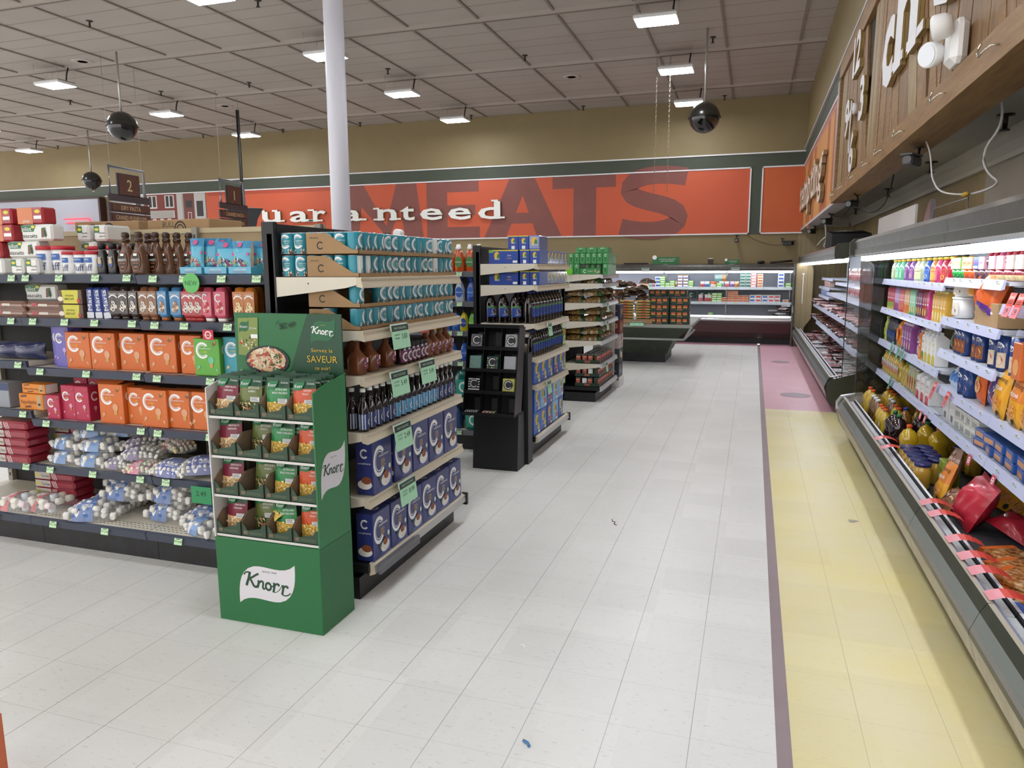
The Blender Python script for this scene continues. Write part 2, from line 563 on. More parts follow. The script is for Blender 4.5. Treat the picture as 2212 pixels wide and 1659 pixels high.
def knorr_word(cx, cy, w, m):
    """script word, five letters, w wide, built from brush strokes"""
    s = w / 5.0
    def S(pts, wd):
        return ('line', [(cx + (x - 2.5) * s, cy + (y - 0.55) * s * 0.95 - (x - 2.5) * s * 0.10) for x, y in pts], wd * s, m)
    return [('grp', [
        S(bez((0.05, 1.05), (0.2, 1.45), (0.5, 1.5), (0.75, 1.35)), 0.14),
        S([(0.72, 1.5), (0.55, 0.8), (0.25, 0.0)], 0.26),
        S(bez((1.65, 1.5), (1.3, 1.35), (0.9, 0.9), (0.55, 0.75)), 0.20),
        S(bez((0.6, 0.8), (0.9, 0.75), (0.9, 0.1), (1.25, 0.08), (1.4, 0.1), (1.5, 0.25), (1.6, 0.4)), 0.22),
        S(bez((1.6, 0.85), (1.65, 0.5), (1.5, 0.2), (1.45, 0.05)), 0.22),
        S(bez((1.52, 0.4), (1.8, 0.9), (2.15, 0.95), (2.1, 0.6), (2.05, 0.3), (1.95, 0.05), (2.25, 0.12)), 0.19),
        ('arc', cx + 0.15 * s, cy - 0.1 * s, 0.22 * s, 0.44 * s, 0, 360, m, 0.85),
        S(bez((2.25, 0.12), (2.3, 0.2), (2.35, 0.3), (2.4, 0.4)), 0.12),
        S(bez((2.95, 0.6), (3.1, 0.5), (3.2, 0.6), (3.25, 0.8)), 0.12),
        S(bez((3.25, 1.0), (3.35, 0.7), (3.25, 0.3), (3.15, 0.0)), 0.21),
        S(bez((3.22, 0.45), (3.38, 0.85), (3.6, 1.08), (3.78, 0.92)), 0.17),
        ('ell', cx + (3.76 - 2.5) * s, cy + (0.88 - 0.55) * s * 0.95 - 1.26 * s * 0.10, 0.13 * s, 0.13 * s, m),
        S(bez((4.2, 1.0), (4.28, 0.7), (4.18, 0.3), (4.08, 0.0)), 0.21),
        S(bez((4.15, 0.45), (4.32, 0.85), (4.55, 1.08), (4.72, 0.92)), 0.17),
        ('ell', cx + (4.7 - 2.5) * s, cy + (0.88 - 0.55) * s * 0.95 - 2.2 * s * 0.10, 0.13 * s, 0.13 * s, m),
        S(bez((3.15, 0.05), (3.45, -0.1), (3.8, 0.3), (4.15, 0.95)), 0.06),
        S(bez((4.08, 0.02), (4.3, -0.12), (4.7, -0.05), (5.0, 0.35)), 0.11),
    ])]
def leaf(x0, y0, x1, y1, m):
    w, h = x1 - x0, y1 - y0
    A = bez((x0, y0), (x0, y0 + h * 0.2), (x0 - w * 0.03, y0 + h * 0.75), (x0 + w * 0.28, y0 + h * 0.86))
    B = bez((x0 + w * 0.28, y0 + h * 0.86), (x0 + w * 0.5, y0 + h * 0.93), (x0 + w * 0.8, y0 + h * 0.72), (x1, y1))
    C = bez((x1, y1), (x1, y0 + h * 0.8), (x1 + w * 0.03, y0 + h * 0.25), (x1 - w * 0.28, y0 + h * 0.14))
    D = bez((x1 - w * 0.28, y0 + h * 0.14), (x1 - w * 0.5, y0 + h * 0.07), (x0 + w * 0.2, y0 + h * 0.28), (x0, y0))
    return ('poly', A[:-1] + B[:-1] + C[:-1] + D[:-1], m)
def specks(cx, cy, rx, ry, mats, n, seed=1, s=0.12):
    """bits of food scattered in an ellipse"""
    r = random.Random(seed); out = []
    for i in range(n):
        a = r.uniform(0, 2 * PI); q = math.sqrt(r.random())
        x, y = cx + rx * q * math.cos(a), cy + ry * q * math.sin(a)
        t = r.uniform(0, PI); l = rx * s * r.uniform(0.7, 1.5); k = l * 0.4
        c, d = math.cos(t), math.sin(t)
        out.append(('poly', [(x + l * c, y + l * d), (x - k * d, y + k * c), (x - l * c, y - l * d), (x + k * d, y - k * c)], mats[i % len(mats)]))
    return [('grp', out)]

def extrude2d(mb, V, Fc, Fm, depth, m, mside=None, nb=10 ** 6):
    """raised lettering: Fm(u, v, d) with d the distance out from the wall"""
    cnt = {}
    for f in Fc:
        for i in range(len(f)):
            e = (f[i], f[(i + 1) % len(f)])
            cnt[e] = cnt.get(e, 0) + 1
    D = [depth - (0.0015 if i >= nb else 0) for i in range(len(V))]
    mb.mesh_in([Fm(x, y, D[i]) for i, (x, y) in enumerate(V)], Fc, m)
    for (a, b) in list(cnt):
        if (b, a) not in cnt:
            mb.poly([Fm(*V[a], 0), Fm(*V[b], 0), Fm(*V[b], D[b]), Fm(*V[a], D[a])], mside or m)
def glyph(ch, off=0.0, serifs=()):
    V, Fc, wd = text2d(ch, off)
    V, Fc = list(V), list(Fc)
    for (a, b, c, d) in serifs:
        o = len(V); V += [(a * wd, b), (c * wd, b), (c * wd, d), (a * wd, d)]; Fc.append((o, o + 1, o + 2, o + 3))
    return V, Fc, wd
# ================================================================ THE SETTING
YW = 18.45     # far wall
ZC = 5.63      # ceiling
XS = 1.02      # soffit over the cases
struct('floor', MB().box(-26, 0.155, -6, YW, -0.05, 0, M_floor))
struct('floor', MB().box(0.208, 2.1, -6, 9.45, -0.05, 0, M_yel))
struct('floor', MB().box(0.208, 2.1, 9.45, YW, -0.05, 0, M_pink))
struct('floor', MB().box(-9, 0.155, 17.23, YW, -0.02, 0.002, M_pink))
struct('trim_1', MB().box(0.155, 0.208, -6, 17.6, -0.05, 0.001, plaster('mauve_floor_strip', '8C7A7C', '958386', 0.4, 3)))
for (x, y, l) in ((0.55, 14.4, 0.16), (0.62, 10.6, 0.2)):
    mb = MB(); mb.lathe([(l, 0.0), (l, 0.003)], mat('97828B', 0.4), 20, (x, y, 0.0))
    tag(mb.build('drain_cover'), 'round grey drain cover set in the pink floor, ' + ('nearer one' if y < 12 else 'farther one'), 'drain cover')
mb = MB().box(-26, XS, -6, YW, ZC, ZC + 0.1, M_ceil)
struct('ceiling', mb)
mtb = mat('857B73', 0.7)
for i in range(22):
    x = 0.587 - 1.22 * i
    struct('trim_2', MB().box(x - 0.02, x + 0.02, -6, YW, ZC - 0.02, ZC + 0.01, mtb))
for k in range(-5, 2):
    y = 14.33 + 2.82 * k
    struct('trim_3', MB().prism([(y - 0.1, ZC), (y - 0.05, ZC - 0.045), (y + 0.05, ZC - 0.045), (y + 0.1, ZC)], 'x', -26, XS, mat('A1978F', 0.8)))
    struct('trim_3', MB().box(-26, XS, y - 0.008, y + 0.008, ZC - 0.052, ZC - 0.04, mat('6A605A', 0.8)))
# far wall, one slab with its painted bands as thin boards
struct('wall_back', MB().box(-26, 0.95, YW, YW + 0.15, 0, ZC, M_brown))
struct('wall_back', MB().box(0.95, 2.25, YW, YW + 0.15, 0, 2.95, M_bead))
struct('wall_back', MB().box(0.95, XS + 0.16, YW, YW + 0.15, 2.95, ZC, M_brown))
struct('trim_4', MB().box(-26, XS, YW - 0.012, YW, 4.05, 4.37, M_green_band))
struct('trim_5', MB().box(-0.17, 0.1, YW - 0.011, YW, 2.53, 4.06, M_green_band))
for (a, b) in ((4.355, 4.385), ):
    struct('trim_6', MB().box(-26, XS, YW - 0.04, YW, a, b, M_whitetrim))
struct('trim_6', MB().box(-19.5, -0.15, YW - 0.04, YW, 4.035, 4.065, M_whitetrim))
struct('trim_6', MB().box(-19.5, -0.15, YW - 0.04, YW, 2.53, 2.56, M_whitetrim))
struct('trim_6', MB().box(-0.18, -0.15, YW - 0.04, YW, 2.53, 4.06, M_whitetrim))
struct('trim_6', MB().box(0.085, 0.115, YW - 0.04, YW, 2.53, 4.06, M_whitetrim))
struct('trim_6', MB().box(0.085, XS, YW - 0.04, YW, 4.035, 4.065, M_whitetrim))
struct('trim_6', MB().box(0.085, XS, YW - 0.04, YW, 2.53, 2.56, M_whitetrim))
# soffit
struct('wall_right', MB().box(XS, XS + 0.16, -6, YW, 2.61, ZC, M_brown))
struct('trim_7', MB().box(XS - 0.012, XS, -6, YW, 4.06, 4.40, M_green_band))
struct('trim_8', MB().box(XS - 0.05, XS, -6, YW, 4.39, 4.43, mat('B6B3B0', 0.4)))
struct('trim_8', MB().box(XS - 0.035, XS, 11.3, YW, 4.03, 4.07, mat('D8C9CC', 0.4)))
struct('trim_8', MB().box(XS - 0.035, XS + 0.17, 10.8, YW, 2.585, 2.63, mat('C4BEBE', 0.4)))
struct('trim_8', MB().box(XS - 0.04, XS, 10.82, 11.25, 2.6, 4.2, mat('A9ADB4', 0.4)))
struct('wall_right', MB().box(2.1, 2.25, -6, YW, 0, 2.95, M_bead))
struct('wall_right', MB().box(2.085, 2.1, -6, 8.3, 1.9, 2.75, plaster('grey_wall_panel', 'A39C92', 'ACA59B', 0.6)))
struct('ceiling', MB().box(XS + 0.16, 2.1, -6, YW, 2.86, 2.95, M_cove))
prof = [(2.1, 2.66), (2.06, 2.66), (2.05, 2.70), (2.0, 2.77), (1.97, 2.80), (1.95, 2.86), (2.1, 2.86)]
struct('trim_9', MB().prism(prof, 'y', -6, YW, mat('C9C5BC', 0.45)))
struct('trim_9', MB().prism([(YW - (x - 1.95), z) if 0 else (YW - 2.1 + x, z) for x, z in prof], 'x', XS + 0.16, 2.0, mat('BDB8AD', 0.45)))

# painted wall panels
m = MB(); m.box(-15.66, -0.17, YW - 0.02, YW, 2.55, 4.04, M_orange)
Fw = lambda u, v, L: (u, YW - 0.02 - 0.0008 * L, v)
zb, zt = 2.555, 4.037
def P_(*pts): return ('poly', list(pts), M_rust)
art(m, Fw, [('grp', [
    ('rect', -15.6, 3.93, -10.8, 4.037, mat('A8442B', 0.6)),
    P_((-11.0, zb), (-10.55, zb), (-10.35, zt), (-10.95, zt)), P_((-10.95, zt), (-10.35, zt), (-9.55, zb + 0.15), (-9.75, zb + 0.15)),
    P_((-9.75, zb + 0.15), (-9.55, zb + 0.15), (-8.95, zt), (-9.35, zt)), P_((-9.35, zt), (-8.75, zt), (-8.55, zb), (-9.1, zb)),
    P_((-8.45, zb), (-7.85, zb), (-7.85, zt), (-8.45, zt)), P_((-7.85, zb), (-6.93, zb), (-6.93, zb + 0.3), (-7.85, zb + 0.3)),
    P_((-7.85, 3.15), (-7.05, 3.15), (-7.05, 3.42), (-7.85, 3.42)), P_((-7.85, zt - 0.28), (-6.95, zt - 0.28), (-6.95, zt), (-7.85, zt)),
    P_((-6.81, zb), (-6.2, zb), (-5.55, zt), (-6.1, zt)), P_((-5.35, zb), (-4.7, zb), (-5.42, zt), (-5.9, zt)), P_((-6.05, zb + 0.35), (-5.35, zb + 0.35), (-5.42, zb + 0.62), (-5.95, zb + 0.62)),
    P_((-4.95, zt - 0.3), (-3.33, zt - 0.3), (-3.33, zt), (-4.95, zt)), P_((-4.4, zb), (-3.82, zb), (-3.82, zt - 0.29), (-4.4, zt - 0.29)),
    ('line', bez((-1.62, zt - 0.13), (-2.3, zt + 0.02), (-3.05, zt - 0.05), (-3.0, zt - 0.42), (-2.95, zt - 0.72), (-1.8, zt - 0.7), (-1.78, zb + 0.42), (-1.77, zb + 0.08), (-2.6, zb + 0.02), (-3.2, zb + 0.2)), 0.42, M_rust)])])
tag(m.build('wall_panel'), 'long orange wall panel with big rust coloured letters MEATS above the far cases', 'wall panel')
m = MB(); m.box(0.1, XS - 0.015, YW - 0.02, YW, 2.55, 4.04, plaster('burnt_orange', 'BE5A2C', 'C55F30', 0.6))
tag(m.build('wall_panel'), 'small plain orange wall panel in the corner beside the tempting panel', 'wall panel')
m = MB(); m.box(XS - 0.02, XS, 11.25, YW - 0.02, 2.62, 4.04, M_orange2)
Fs = lambda u, v, L: (XS - 0.02 - 0.0008 * L, u, v)
mr = mat('A9603A', 0.6); mpk = mat('B87A6B', 0.6)
def P2(*pts): return ('poly', list(pts), mr)
art(m, Fs, [('grp', [('rect', 11.3, 3.94, 18.4, 4.03, mpk), P2((11.35, 2.7), (11.75, 2.7), (11.75, 3.95), (11.35, 3.95)), P2((12.3, 2.62), (12.7, 2.62), (12.7, 3.95), (12.3, 3.95)),
    P2((12.7, 2.62), (13.6, 2.62), (13.6, 2.85), (12.7, 2.85)), P2((13.9, 3.2), (14.9, 3.2), (14.9, 3.5), (13.9, 3.5)), P2((14.9, 2.62), (15.4, 2.62), (15.4, 3.95), (14.9, 3.95)),
    ('line', bez((15.9, 3.9), (17.6, 3.9), (17.7, 2.7), (15.9, 2.7)), 0.4, mr), P2((17.9, 2.62), (18.4, 2.62), (18.4, 3.95), (17.9, 3.95))])])
tag(m.build('wall_panel'), 'amber wall panel with rust shapes behind the word tempting on the right soffit', 'wall panel')
# lettering
SER = {'u': ((-0.22, 0.46, 0.15, 0.54), (0.55, 0.46, 0.85, 0.54), (0.9, 0.0, 1.22, 0.07)), 'a': ((0.85, 0.0, 1.25, 0.08),), 'r': ((-0.4, 0.0, 0.75, 0.07), (-0.4, 0.47, 0.1, 0.54)),
       'n': ((-0.22, 0.0, 0.36, 0.07), (0.62, 0.0, 1.22, 0.07), (-0.22, 0.47, 0.1, 0.54)), 't': (), 'e': (), 'd': ((0.85, 0.0, 1.2, 0.07), (0.6, 0.7, 0.9, 0.77)),
       'm': ((-0.14, 0.0, 0.24, 0.07), (0.36, 0.0, 0.64, 0.07), (0.78, 0.0, 1.14, 0.07), (-0.14, 0.47, 0.1, 0.54)), 'p': ((-0.22, -0.21, 0.45, -0.14), (-0.22, 0.47, 0.1, 0.54)),
       'i': ((-0.9, 0.0, 1.9, 0.07), (-0.9, 0.47, 0.5, 0.54)), 'g': ((0.8, 0.47, 1.25, 0.54),), 'h': ((-0.25, 0.0, 0.42, 0.06), (0.58, 0.0, 1.25, 0.06), (-0.2, 0.7, 0.1, 0.76)), 'c': (), '1': ((-0.2, 0.0, 1.3, 0.06),)}
def lettering(root, word, Fm, x0, z0, wd, sx, sz, off, depth, m, ms, drop=0.0, name='letter'):
    """raised letters laid out left to right; wd: advance per letter in units of the drawn width"""
    x = x0
    for i, ch in enumerate(word):
        V, Fc, gw = glyph(ch, off, SER.get(ch, ()))
        mb = MB()
        extrude2d(mb, [(x + a * sx, z0 + b * sz) for a, b in V], Fc, Fm, depth, m, ms, len(text2d(ch, off)[0]))
        mb.build(name, root)
        x += gw * sx + wd * (0.8 if ch in 't' else 1.0)
    return x
M_let = mat('E3E2DC', 0.5); M_letside = mat('8F7A4E', 0.6)
t = thing('wall_lettering', 'raised white word guaranteed across the orange MEATS panel', 'lettering', (0, 0, 0))
Fg = lambda u, v, d: (u, YW - 0.03 - d, v)
xs = {'positions': [(-14.75, 'g'), (-13.65, 'u'), (-12.72, 'a'), (-11.95, 'r'), (-11.02, 'a'), (-9.9, 'n'), (-9.2, 't'), (-8.62, 'e'), (-7.8, 'e'), (-6.95, 'd')]}
WID = {'g': 0.8, 'u': 0.62, 'a': 0.62, 'r': 0.42, 'n': 0.58, 't': 0.42, 'e': 0.66, 'd': 0.62}
for i, (x, ch) in enumerate(xs['positions']):
    V, Fc, gw = glyph(ch, 0.018, SER.get(ch, ()))
    k = WID[ch] / gw
    mb = MB()
    z0 = 3.125 - 0.009 * i
    extrude2d(mb, [(x + a * k, z0 + b * 0.62) for a, b in V], Fc, Fg, 0.07, M_let, M_letside, len(text2d(ch, 0.018)[0]))
    mb.build('letter', t)
t = thing('wall_lettering', 'raised pale word tempting on the amber soffit panel', 'lettering')
Ft = lambda u, v, d: (XS - 0.03 - d, -u, v)
lettering(t, 'tempting', Ft, -18.3, 3.0, 0.12, 1.45, 0.95, 0.02, 0.06, mat('D9C9BB', 0.5), mat('8B7048', 0.6))

# street scene painted left of the orange panel
m = MB(); g0 = mat('9C9590', 0.6); g1 = mat('B9B5B1', 0.6); br = mat('7A2F26', 0.6); dk = mat('2F2A29', 0.6); wt = mat('CFCBC7', 0.6)
m.box(-19.3, -15.68, YW - 0.02, YW - 0.004, 2.57, 4.03, g0)
its = [('rect', -18.15, 2.56, -16.75, 4.03, br), ('rect', -18.45, 2.56, -18.0, 4.03, g1), ('rect', -18.32, 3.5, -18.12, 4.0, dk), ('rect', -18.38, 3.25, -18.08, 3.42, br), ('rect', -16.75, 2.56, -16.55, 4.03, g1),
       ('rect', -16.5, 2.56, -16.1, 4.03, mat('6E3A31', 0.6)), ('rect', -16.1, 2.56, -15.7, 4.03, g1), ('rect', -16.02, 3.35, -15.78, 3.8, dk), ('rect', -16.42, 3.62, -16.18, 3.82, dk), ('rect', -16.38, 2.9, -16.2, 3.5, br), ('rect', -16.36, 2.92, -16.22, 3.48, wt), ('rect', -16.34, 2.94, -16.24, 3.46, br),
       ('rect', -17.95, 3.33, -16.85, 3.55, g1), ('rect', -17.9, 3.35, -16.9, 3.53, mat('A7A29D', 0.6))]
for k in (-17.85, -17.2):
    its += [('rect', k, 3.62, k + 0.35, 4.0, wt), ('rect', k + 0.04, 3.66, k + 0.15, 3.98, dk), ('rect', k + 0.19, 3.66, k + 0.31, 3.98, dk)]
for k in range(8):
    its.append(('rect', -17.98 + 0.14 * k, 3.16, -17.84 + 0.14 * k, 3.31, br if k % 2 else wt))
its += [('poly', [(-17.85, 2.6), (-16.98, 2.6), (-16.98, 3.15), (-17.85, 3.15)], dk), ('text', 'MEATS', -17.42, 2.78, 0.16, wt), ('text', 'GUARANTEED', -17.42, 2.99, 0.09, wt, 0.7),
        ('rect', -16.95, 2.7, -16.8, 3.2, dk), ('rect', -16.93, 2.75, -16.82, 3.0, br)]
for k in range(4): its.append(('rect', -16.48, 2.6 + 0.1 * k, -16.12, 2.63 + 0.1 * k, wt))
for k in (-18.95, -18.65):
    its += [('rect', k, 2.56, k + 0.025, 3.4, wt), ('rect', k - 0.1, 3.2, k + 0.12, 3.23, wt), ('rect', k - 0.08, 3.3, k + 0.1, 3.32, wt)]
art(m, Fw, [('grp', its)])
tag(m.build('mural'), 'grey and brick red painted street scene of shop fronts beside the white neon panel', 'mural')
# white deli panel and its neon script
m = MB(); m.box(-26, -19.57, YW - 0.25, YW - .05, 2.1, 3.97, mat('9EA0AC', 0.5)); m.box(-26, -19.55, YW - 0.26, YW - .05, 3.97, 4.02, mat('3A1D18', 0.5)); m.box(-19.57, -19.5, YW - 0.26, YW - .05, 2.1, 4.02, mat('3A1D18', 0.5))
tag(m.build('neon_backboard'), 'large white panel behind the pink neon script on the far wall', 'backboard')
t = thing('neon_sign', 'pink red neon script glowing on the white panel at the far left', 'neon sign')
mn = mat('FF2A3C', 0.4, emit=0.9)
def neon(pts): MB().tube([(x, YW - 0.33, z) for x, z in pts], 0.02, mn, 6).build('tube', t)
neon(bez((-24.3, 3.1), (-24.5, 3.9), (-23.6, 3.7), (-23.2, 2.9))); neon(bez((-23.6, 2.6), (-23.6, 3.2), (-23.4, 3.4), (-23.2, 3.45)))
neon(bez((-22.6, 2.6), (-22.3, 4.0), (-21.9, 3.7), (-22.4, 2.6))); neon(bez((-21.9, 2.6), (-21.7, 3.2), (-21.5, 3.5), (-21.4, 3.55)))
neon(bez((-21.65, 2.4), (-21.5, 2.6), (-21.4, 2.75), (-21.3, 2.85)))
for z in (3.36, 2.72):
    neon([(-20.95, z), (-19.95, z), (-19.85, z - 0.05), (-19.95, z - 0.12), (-20.85, z - 0.12)])

# ---------------------------------------------------------------- hanging fixtures
M_diff = mat('F4FAFF', 0.5, emit=LAMP)
def lamp_parts():
    a = MB().box(-0.31, 0.31, -0.22, 0.22, 0.0, 0.05, M_white, 0.008)
    a.box(-0.28, 0.28, -0.19, 0.19, 0.05, 0.075, M_silver)
    b = MB().box(-0.29, 0.29, -0.2, 0.2, -0.006, 0.0, M_diff)
    ws = [('suspension_wire', MB().tube([(0.29 * sx, 0.2 * sy, 0.05), (0.29 * sx, 0.2 * sy, 0.36)], 0.003, M_silver, 4)) for sx in (-1, 1) for sy in (-1, 1)]
    d = MB().tube([(0.22, 0.05, 0.07), (0.23, 0.06, 0.2), (0.25, 0.1, 0.36)], 0.014, M_black, 6)
    return Proto('ceiling_light', 'ceiling light', [('housing', a), ('diffuser', b), ('cable', d)] + ws)
lampP = lamp_parts()
rows = {17.0: 'nearest the far wall', 14.2: 'second row from the far wall', 11.35: 'third row from the far wall', 8.5: 'fourth row from the far wall'}
cols = {-1.5: 'rightmost column, beside the soffit', -7.0: 'column behind the white post', -13.0: 'column over the aisle signs', -18.8: 'far left column'}
for y in (17.0, 14.2, 11.35, 8.5, 5.6, 2.8, 0.0, -2.8):
    for x in cols:
        xx = -20.75 if (x == -18.8 and y == 17.0) else x
        lb = 'flat white hanging ceiling light, ' + (rows[y] + ', ' + cols[x] if y in rows else 'overhead row, ' + cols[x])
        lampP.put((xx, y, ZC - 0.36), lb, group='hanging ceiling lights')
m = MB(); md = mat('3B3633', 0.4, 0.6)
m.lathe([(0.055, 0.0), (0.05, -0.012), (0.016, -0.014), (0.014, -0.09), (0.03, -0.092), (0.03, -0.1)], md, 10)
spr = Proto('sprinkler_head', 'sprinkler', [('sprinkler_head', m)])
wh = {}
for (x, y) in ((-10.15, 9.58), (-7.07, 9.68), (-15.19, 13.6), (-12.57, 13.6), (-10.26, 13.6), (-7.01, 13.6), (-4.19, 13.6), (-0.84, 13.62), (-0.81, 18.1), (-10.2, 18.1), (-7.05, 18.2), (-21.0, 18.2), (-12.7, 18.2), (-15.33, 18.1), (-4.1, 18.1)):
    row = 'near the far wall' if y > 18 else ('in the middle row' if y > 13 else 'in the nearest row')
    i = wh.get(row, 0); wh[row] = i + 1
    spr.put((x, y, ZC), 'dark ceiling sprinkler %s, %.0f metres left of the soffit' % (row, XS - x), group='ceiling sprinklers')
m = MB(); m.lathe([(0.2, 0), (0.17, -0.012), (0.09, -0.008)], mat('B8AEA6', 0.6), 20); m.lathe([(0.09, -0.008), (0.06, -0.006)], mat('4A4440', 0.5), 16)
spk = Proto('ceiling_speaker', 'speaker', [('ceiling_speaker', m)])
for (x, y, l) in ((-12.2, 11.28, 'above the nearer aisle sign'), (-12.24, 15.27, 'beside the black pole'), (-3.73, 15.37, 'right of the white post')):
    spk.put((x, y, ZC), 'round recessed ceiling speaker ' + l)
# mirrored black camera domes on rods
for (x, y, z, l, r) in ((-11.1, 11.0, 4.34, 'largest black ceiling dome, hanging above aisle sign 2', 0.26), (-17.9, 16.5, 4.25, 'small black ceiling dome with silver bracket above the white neon panel', 0.25), (-0.9, 13.11, 4.22, 'glossy black ceiling dome hanging near the right soffit', 0.255)):
    t = thing('camera_dome', l, 'security dome', (x, y, z), group='hanging black domes')
    a = MB(); a.lathe([(r * math.sin(q), r * math.cos(q)) for q in [PI * i / 20 + 0.02 for i in range(0, 11)]][::-1], mat('26241F', 0.25, coat=0.4), 24, cap=False); a.build('upper_shell', t)
    a = MB(); a.lathe([(r * 0.98 * math.sin(q), r * 0.98 * math.cos(q)) for q in [PI * (0.5 + i / 20) for i in range(0, 10)] + [PI - 0.02]], M_blackgloss, 24, cap=False); a.build('mirrored_bowl', t)
    MB().lathe([(r * 1.06, -0.008), (r * 1.06, 0.008)], M_black, 24).build('rim', t)
    MB().tube([(0, 0, r - 0.01), (0, 0, ZC - z)], 0.018, M_silver, 8).build('rod', t)
    if 'small' in l:
        MB().tube([(0.05, -0.05, -r), (0.12, -0.1, -r - 0.06), (0.2, -0.1, -r - 0.04)], 0.018, M_steel, 6).build('bracket', t)
# aisle signs: boards hung parallel to the long axis of the shop
def aisle_sign(x, y, z, num, lines, l, s):
    t = thing('aisle_sign', l, 'aisle sign', (x, y, z), PI / 2 + 0.1)
    mp = mat('8E8F95', 0.3, 0.7)
    a = MB(); a.tube([(-0.46 * s, 0, -0.52), (-0.46 * s, 0, 0), (0.46 * s, 0, 0), (0.46 * s, 0, -0.52)], 0.03, mp, 8); a.build('pipe_frame', t)
    MB().box(-0.3 * s, 0.3 * s, -0.03, -0.01, -0.52, -0.1, mat('4B474D', 0.5)).build('number_backing', t)
    a = MB(); a.box(-0.26 * s, 0.26 * s, -0.05, -0.03, -0.5, -0.12, M_sign)
    art(a, front(-0.05), [('text', num, 0, -0.31, 0.22, mat('D7BE92', 0.6))]); a.build('number_board', t)
    MB().box(-0.55 * s, 0.55 * s, -0.03, 0.0, -0.63, -0.5, mat('463A3E', 0.5)).build('header_board', t)
    for i, s_ in enumerate(lines):
        z0 = -0.66 - 0.185 * i
        a = MB(); a.box(-0.56 * s, 0.56 * s, -0.02, 0.0, z0 - 0.17, z0, mat('54454A', 0.5)); a.box(-0.48 * s, 0.48 * s, -0.045, -0.02, z0 - 0.145, z0 - 0.02, M_sign)
        art(a, front(-0.045), [('text', s_, 0, z0 - 0.083, 0.085, mat('CDB48A', 0.6), min(0.82, 0.058 * len(s_)) * s)]); a.build('category_board', t)
    for k in (-1, 1):
        MB().tube([(0.42 * s * k, 0, 0), (0.42 * s * k, 0, ZC - z)], 0.004, M_silver, 4).build('hanging_wire', t)
aisle_sign(-11.55, 11.45, 3.66, '2', ['DRY PASTA', 'CANNED MUSHROOMS', 'GRAVY MIX', 'DRY SOUP', 'RAMEN NOODLES'], 'hanging brown aisle sign numbered 2, listing dry pasta first', 1.0)
aisle_sign(-11.45, 14.35, 3.74, '1', ['CANNED PASTA', 'CANNED BEANS', 'CANNED VEGETABLES', 'CANNED SEAFOOD', 'STUFFING MIX'], 'hanging brown aisle sign numbered 1, listing canned pasta first', 1.0)
m = MB(); m.tube([(-12.27, 15.75, ZC), (-12.27, 15.75, 3.3)], 0.04, M_black, 8)
m.lathe([(0.35, 2.75), (0.42, 3.0), (0.6, 3.25), (0.05, 3.3)], mat('3A3C40', 0.5), 4, (-12.27, 15.75, 0), smooth=False)
tag(m.build('pole_mount'), 'black ceiling pole with a dark tapered tray behind aisle sign 1', 'pole mount')
# white post
m = MB(); m.lathe([(0.1, 0.0), (0.1, ZC)], mat('D3D2DC', 0.4), 28, (-4.15, 6.9, 0)); struct('trim_10', m)
# chains
for i, (x, l) in enumerate(((-1.86, 'left one of two thin hanging chains near the soffit'), (-1.62, 'right one of two thin hanging chains near the soffit'))):
    pts = [(x, 14.3 + 0.02 * i, ZC - 0.03 - 0.045 * k) for k in range(56)]
    m = MB()
    for k in range(0, 55):
        a = Vector(pts[k]); o = 0.008 if k % 2 else 0.0; q = 0.008 - o
        m.tube([(a.x - o, a.y - q, a.z), (a.x + o, a.y + q, a.z), (a.x + o, a.y + q, a.z - 0.045), (a.x - o, a.y - q, a.z - 0.045)], 0.0035, mat('9A9388', 0.4, 0.7), 4, True)
    tag(m.build('hanging_chain'), l, 'chain', 'hanging chains')
# ================================================================ GONDOLAS AND END SHELVES
M_end = mat('C9BDA6', 0.4)
M_tagg = mat('BFE0B4', 0.5)
M_ink = mat('1E1F1E', 0.6)
M_cardg = mat('A9DDB8', 0.5)
def tag_mesh(price, col=None, w_=0.055):
    a = MB(); a.box(-w_ / 2, w_ / 2, -0.002, 0, -0.038, 0, col or M_tagg)
    art(a, front(-0.002), [('grp', [('rect', -w_ * 0.28, -0.006, w_ * 0.25, -0.002, M_ink), ('text', price, w_ * 0.22, -0.019, 0.013, M_ink), ('rect', -w_ * 0.45, -0.016, -w_ * 0.1, -0.013, mat('6E8A68', 0.6)), ('rect', -w_ * 0.45, -0.022, -w_ * 0.14, -0.019, mat('6E8A68', 0.6))])])
    return a.mesh('price_tag')
TAGS = {}
def put_tag(parent, price, x, y, z, rz=0.0, rx=-0.25, col=None):
    k = (price, col.name if col else '')
    if k not in TAGS: TAGS[k] = tag_mesh(price, col)
    o = bpy.data.objects.new('price_tag', TAGS[k]); COL.objects.link(o)
    o.location = (x, y, z); o.rotation_euler = (rx, 0, rz); o.parent = parent
    return o
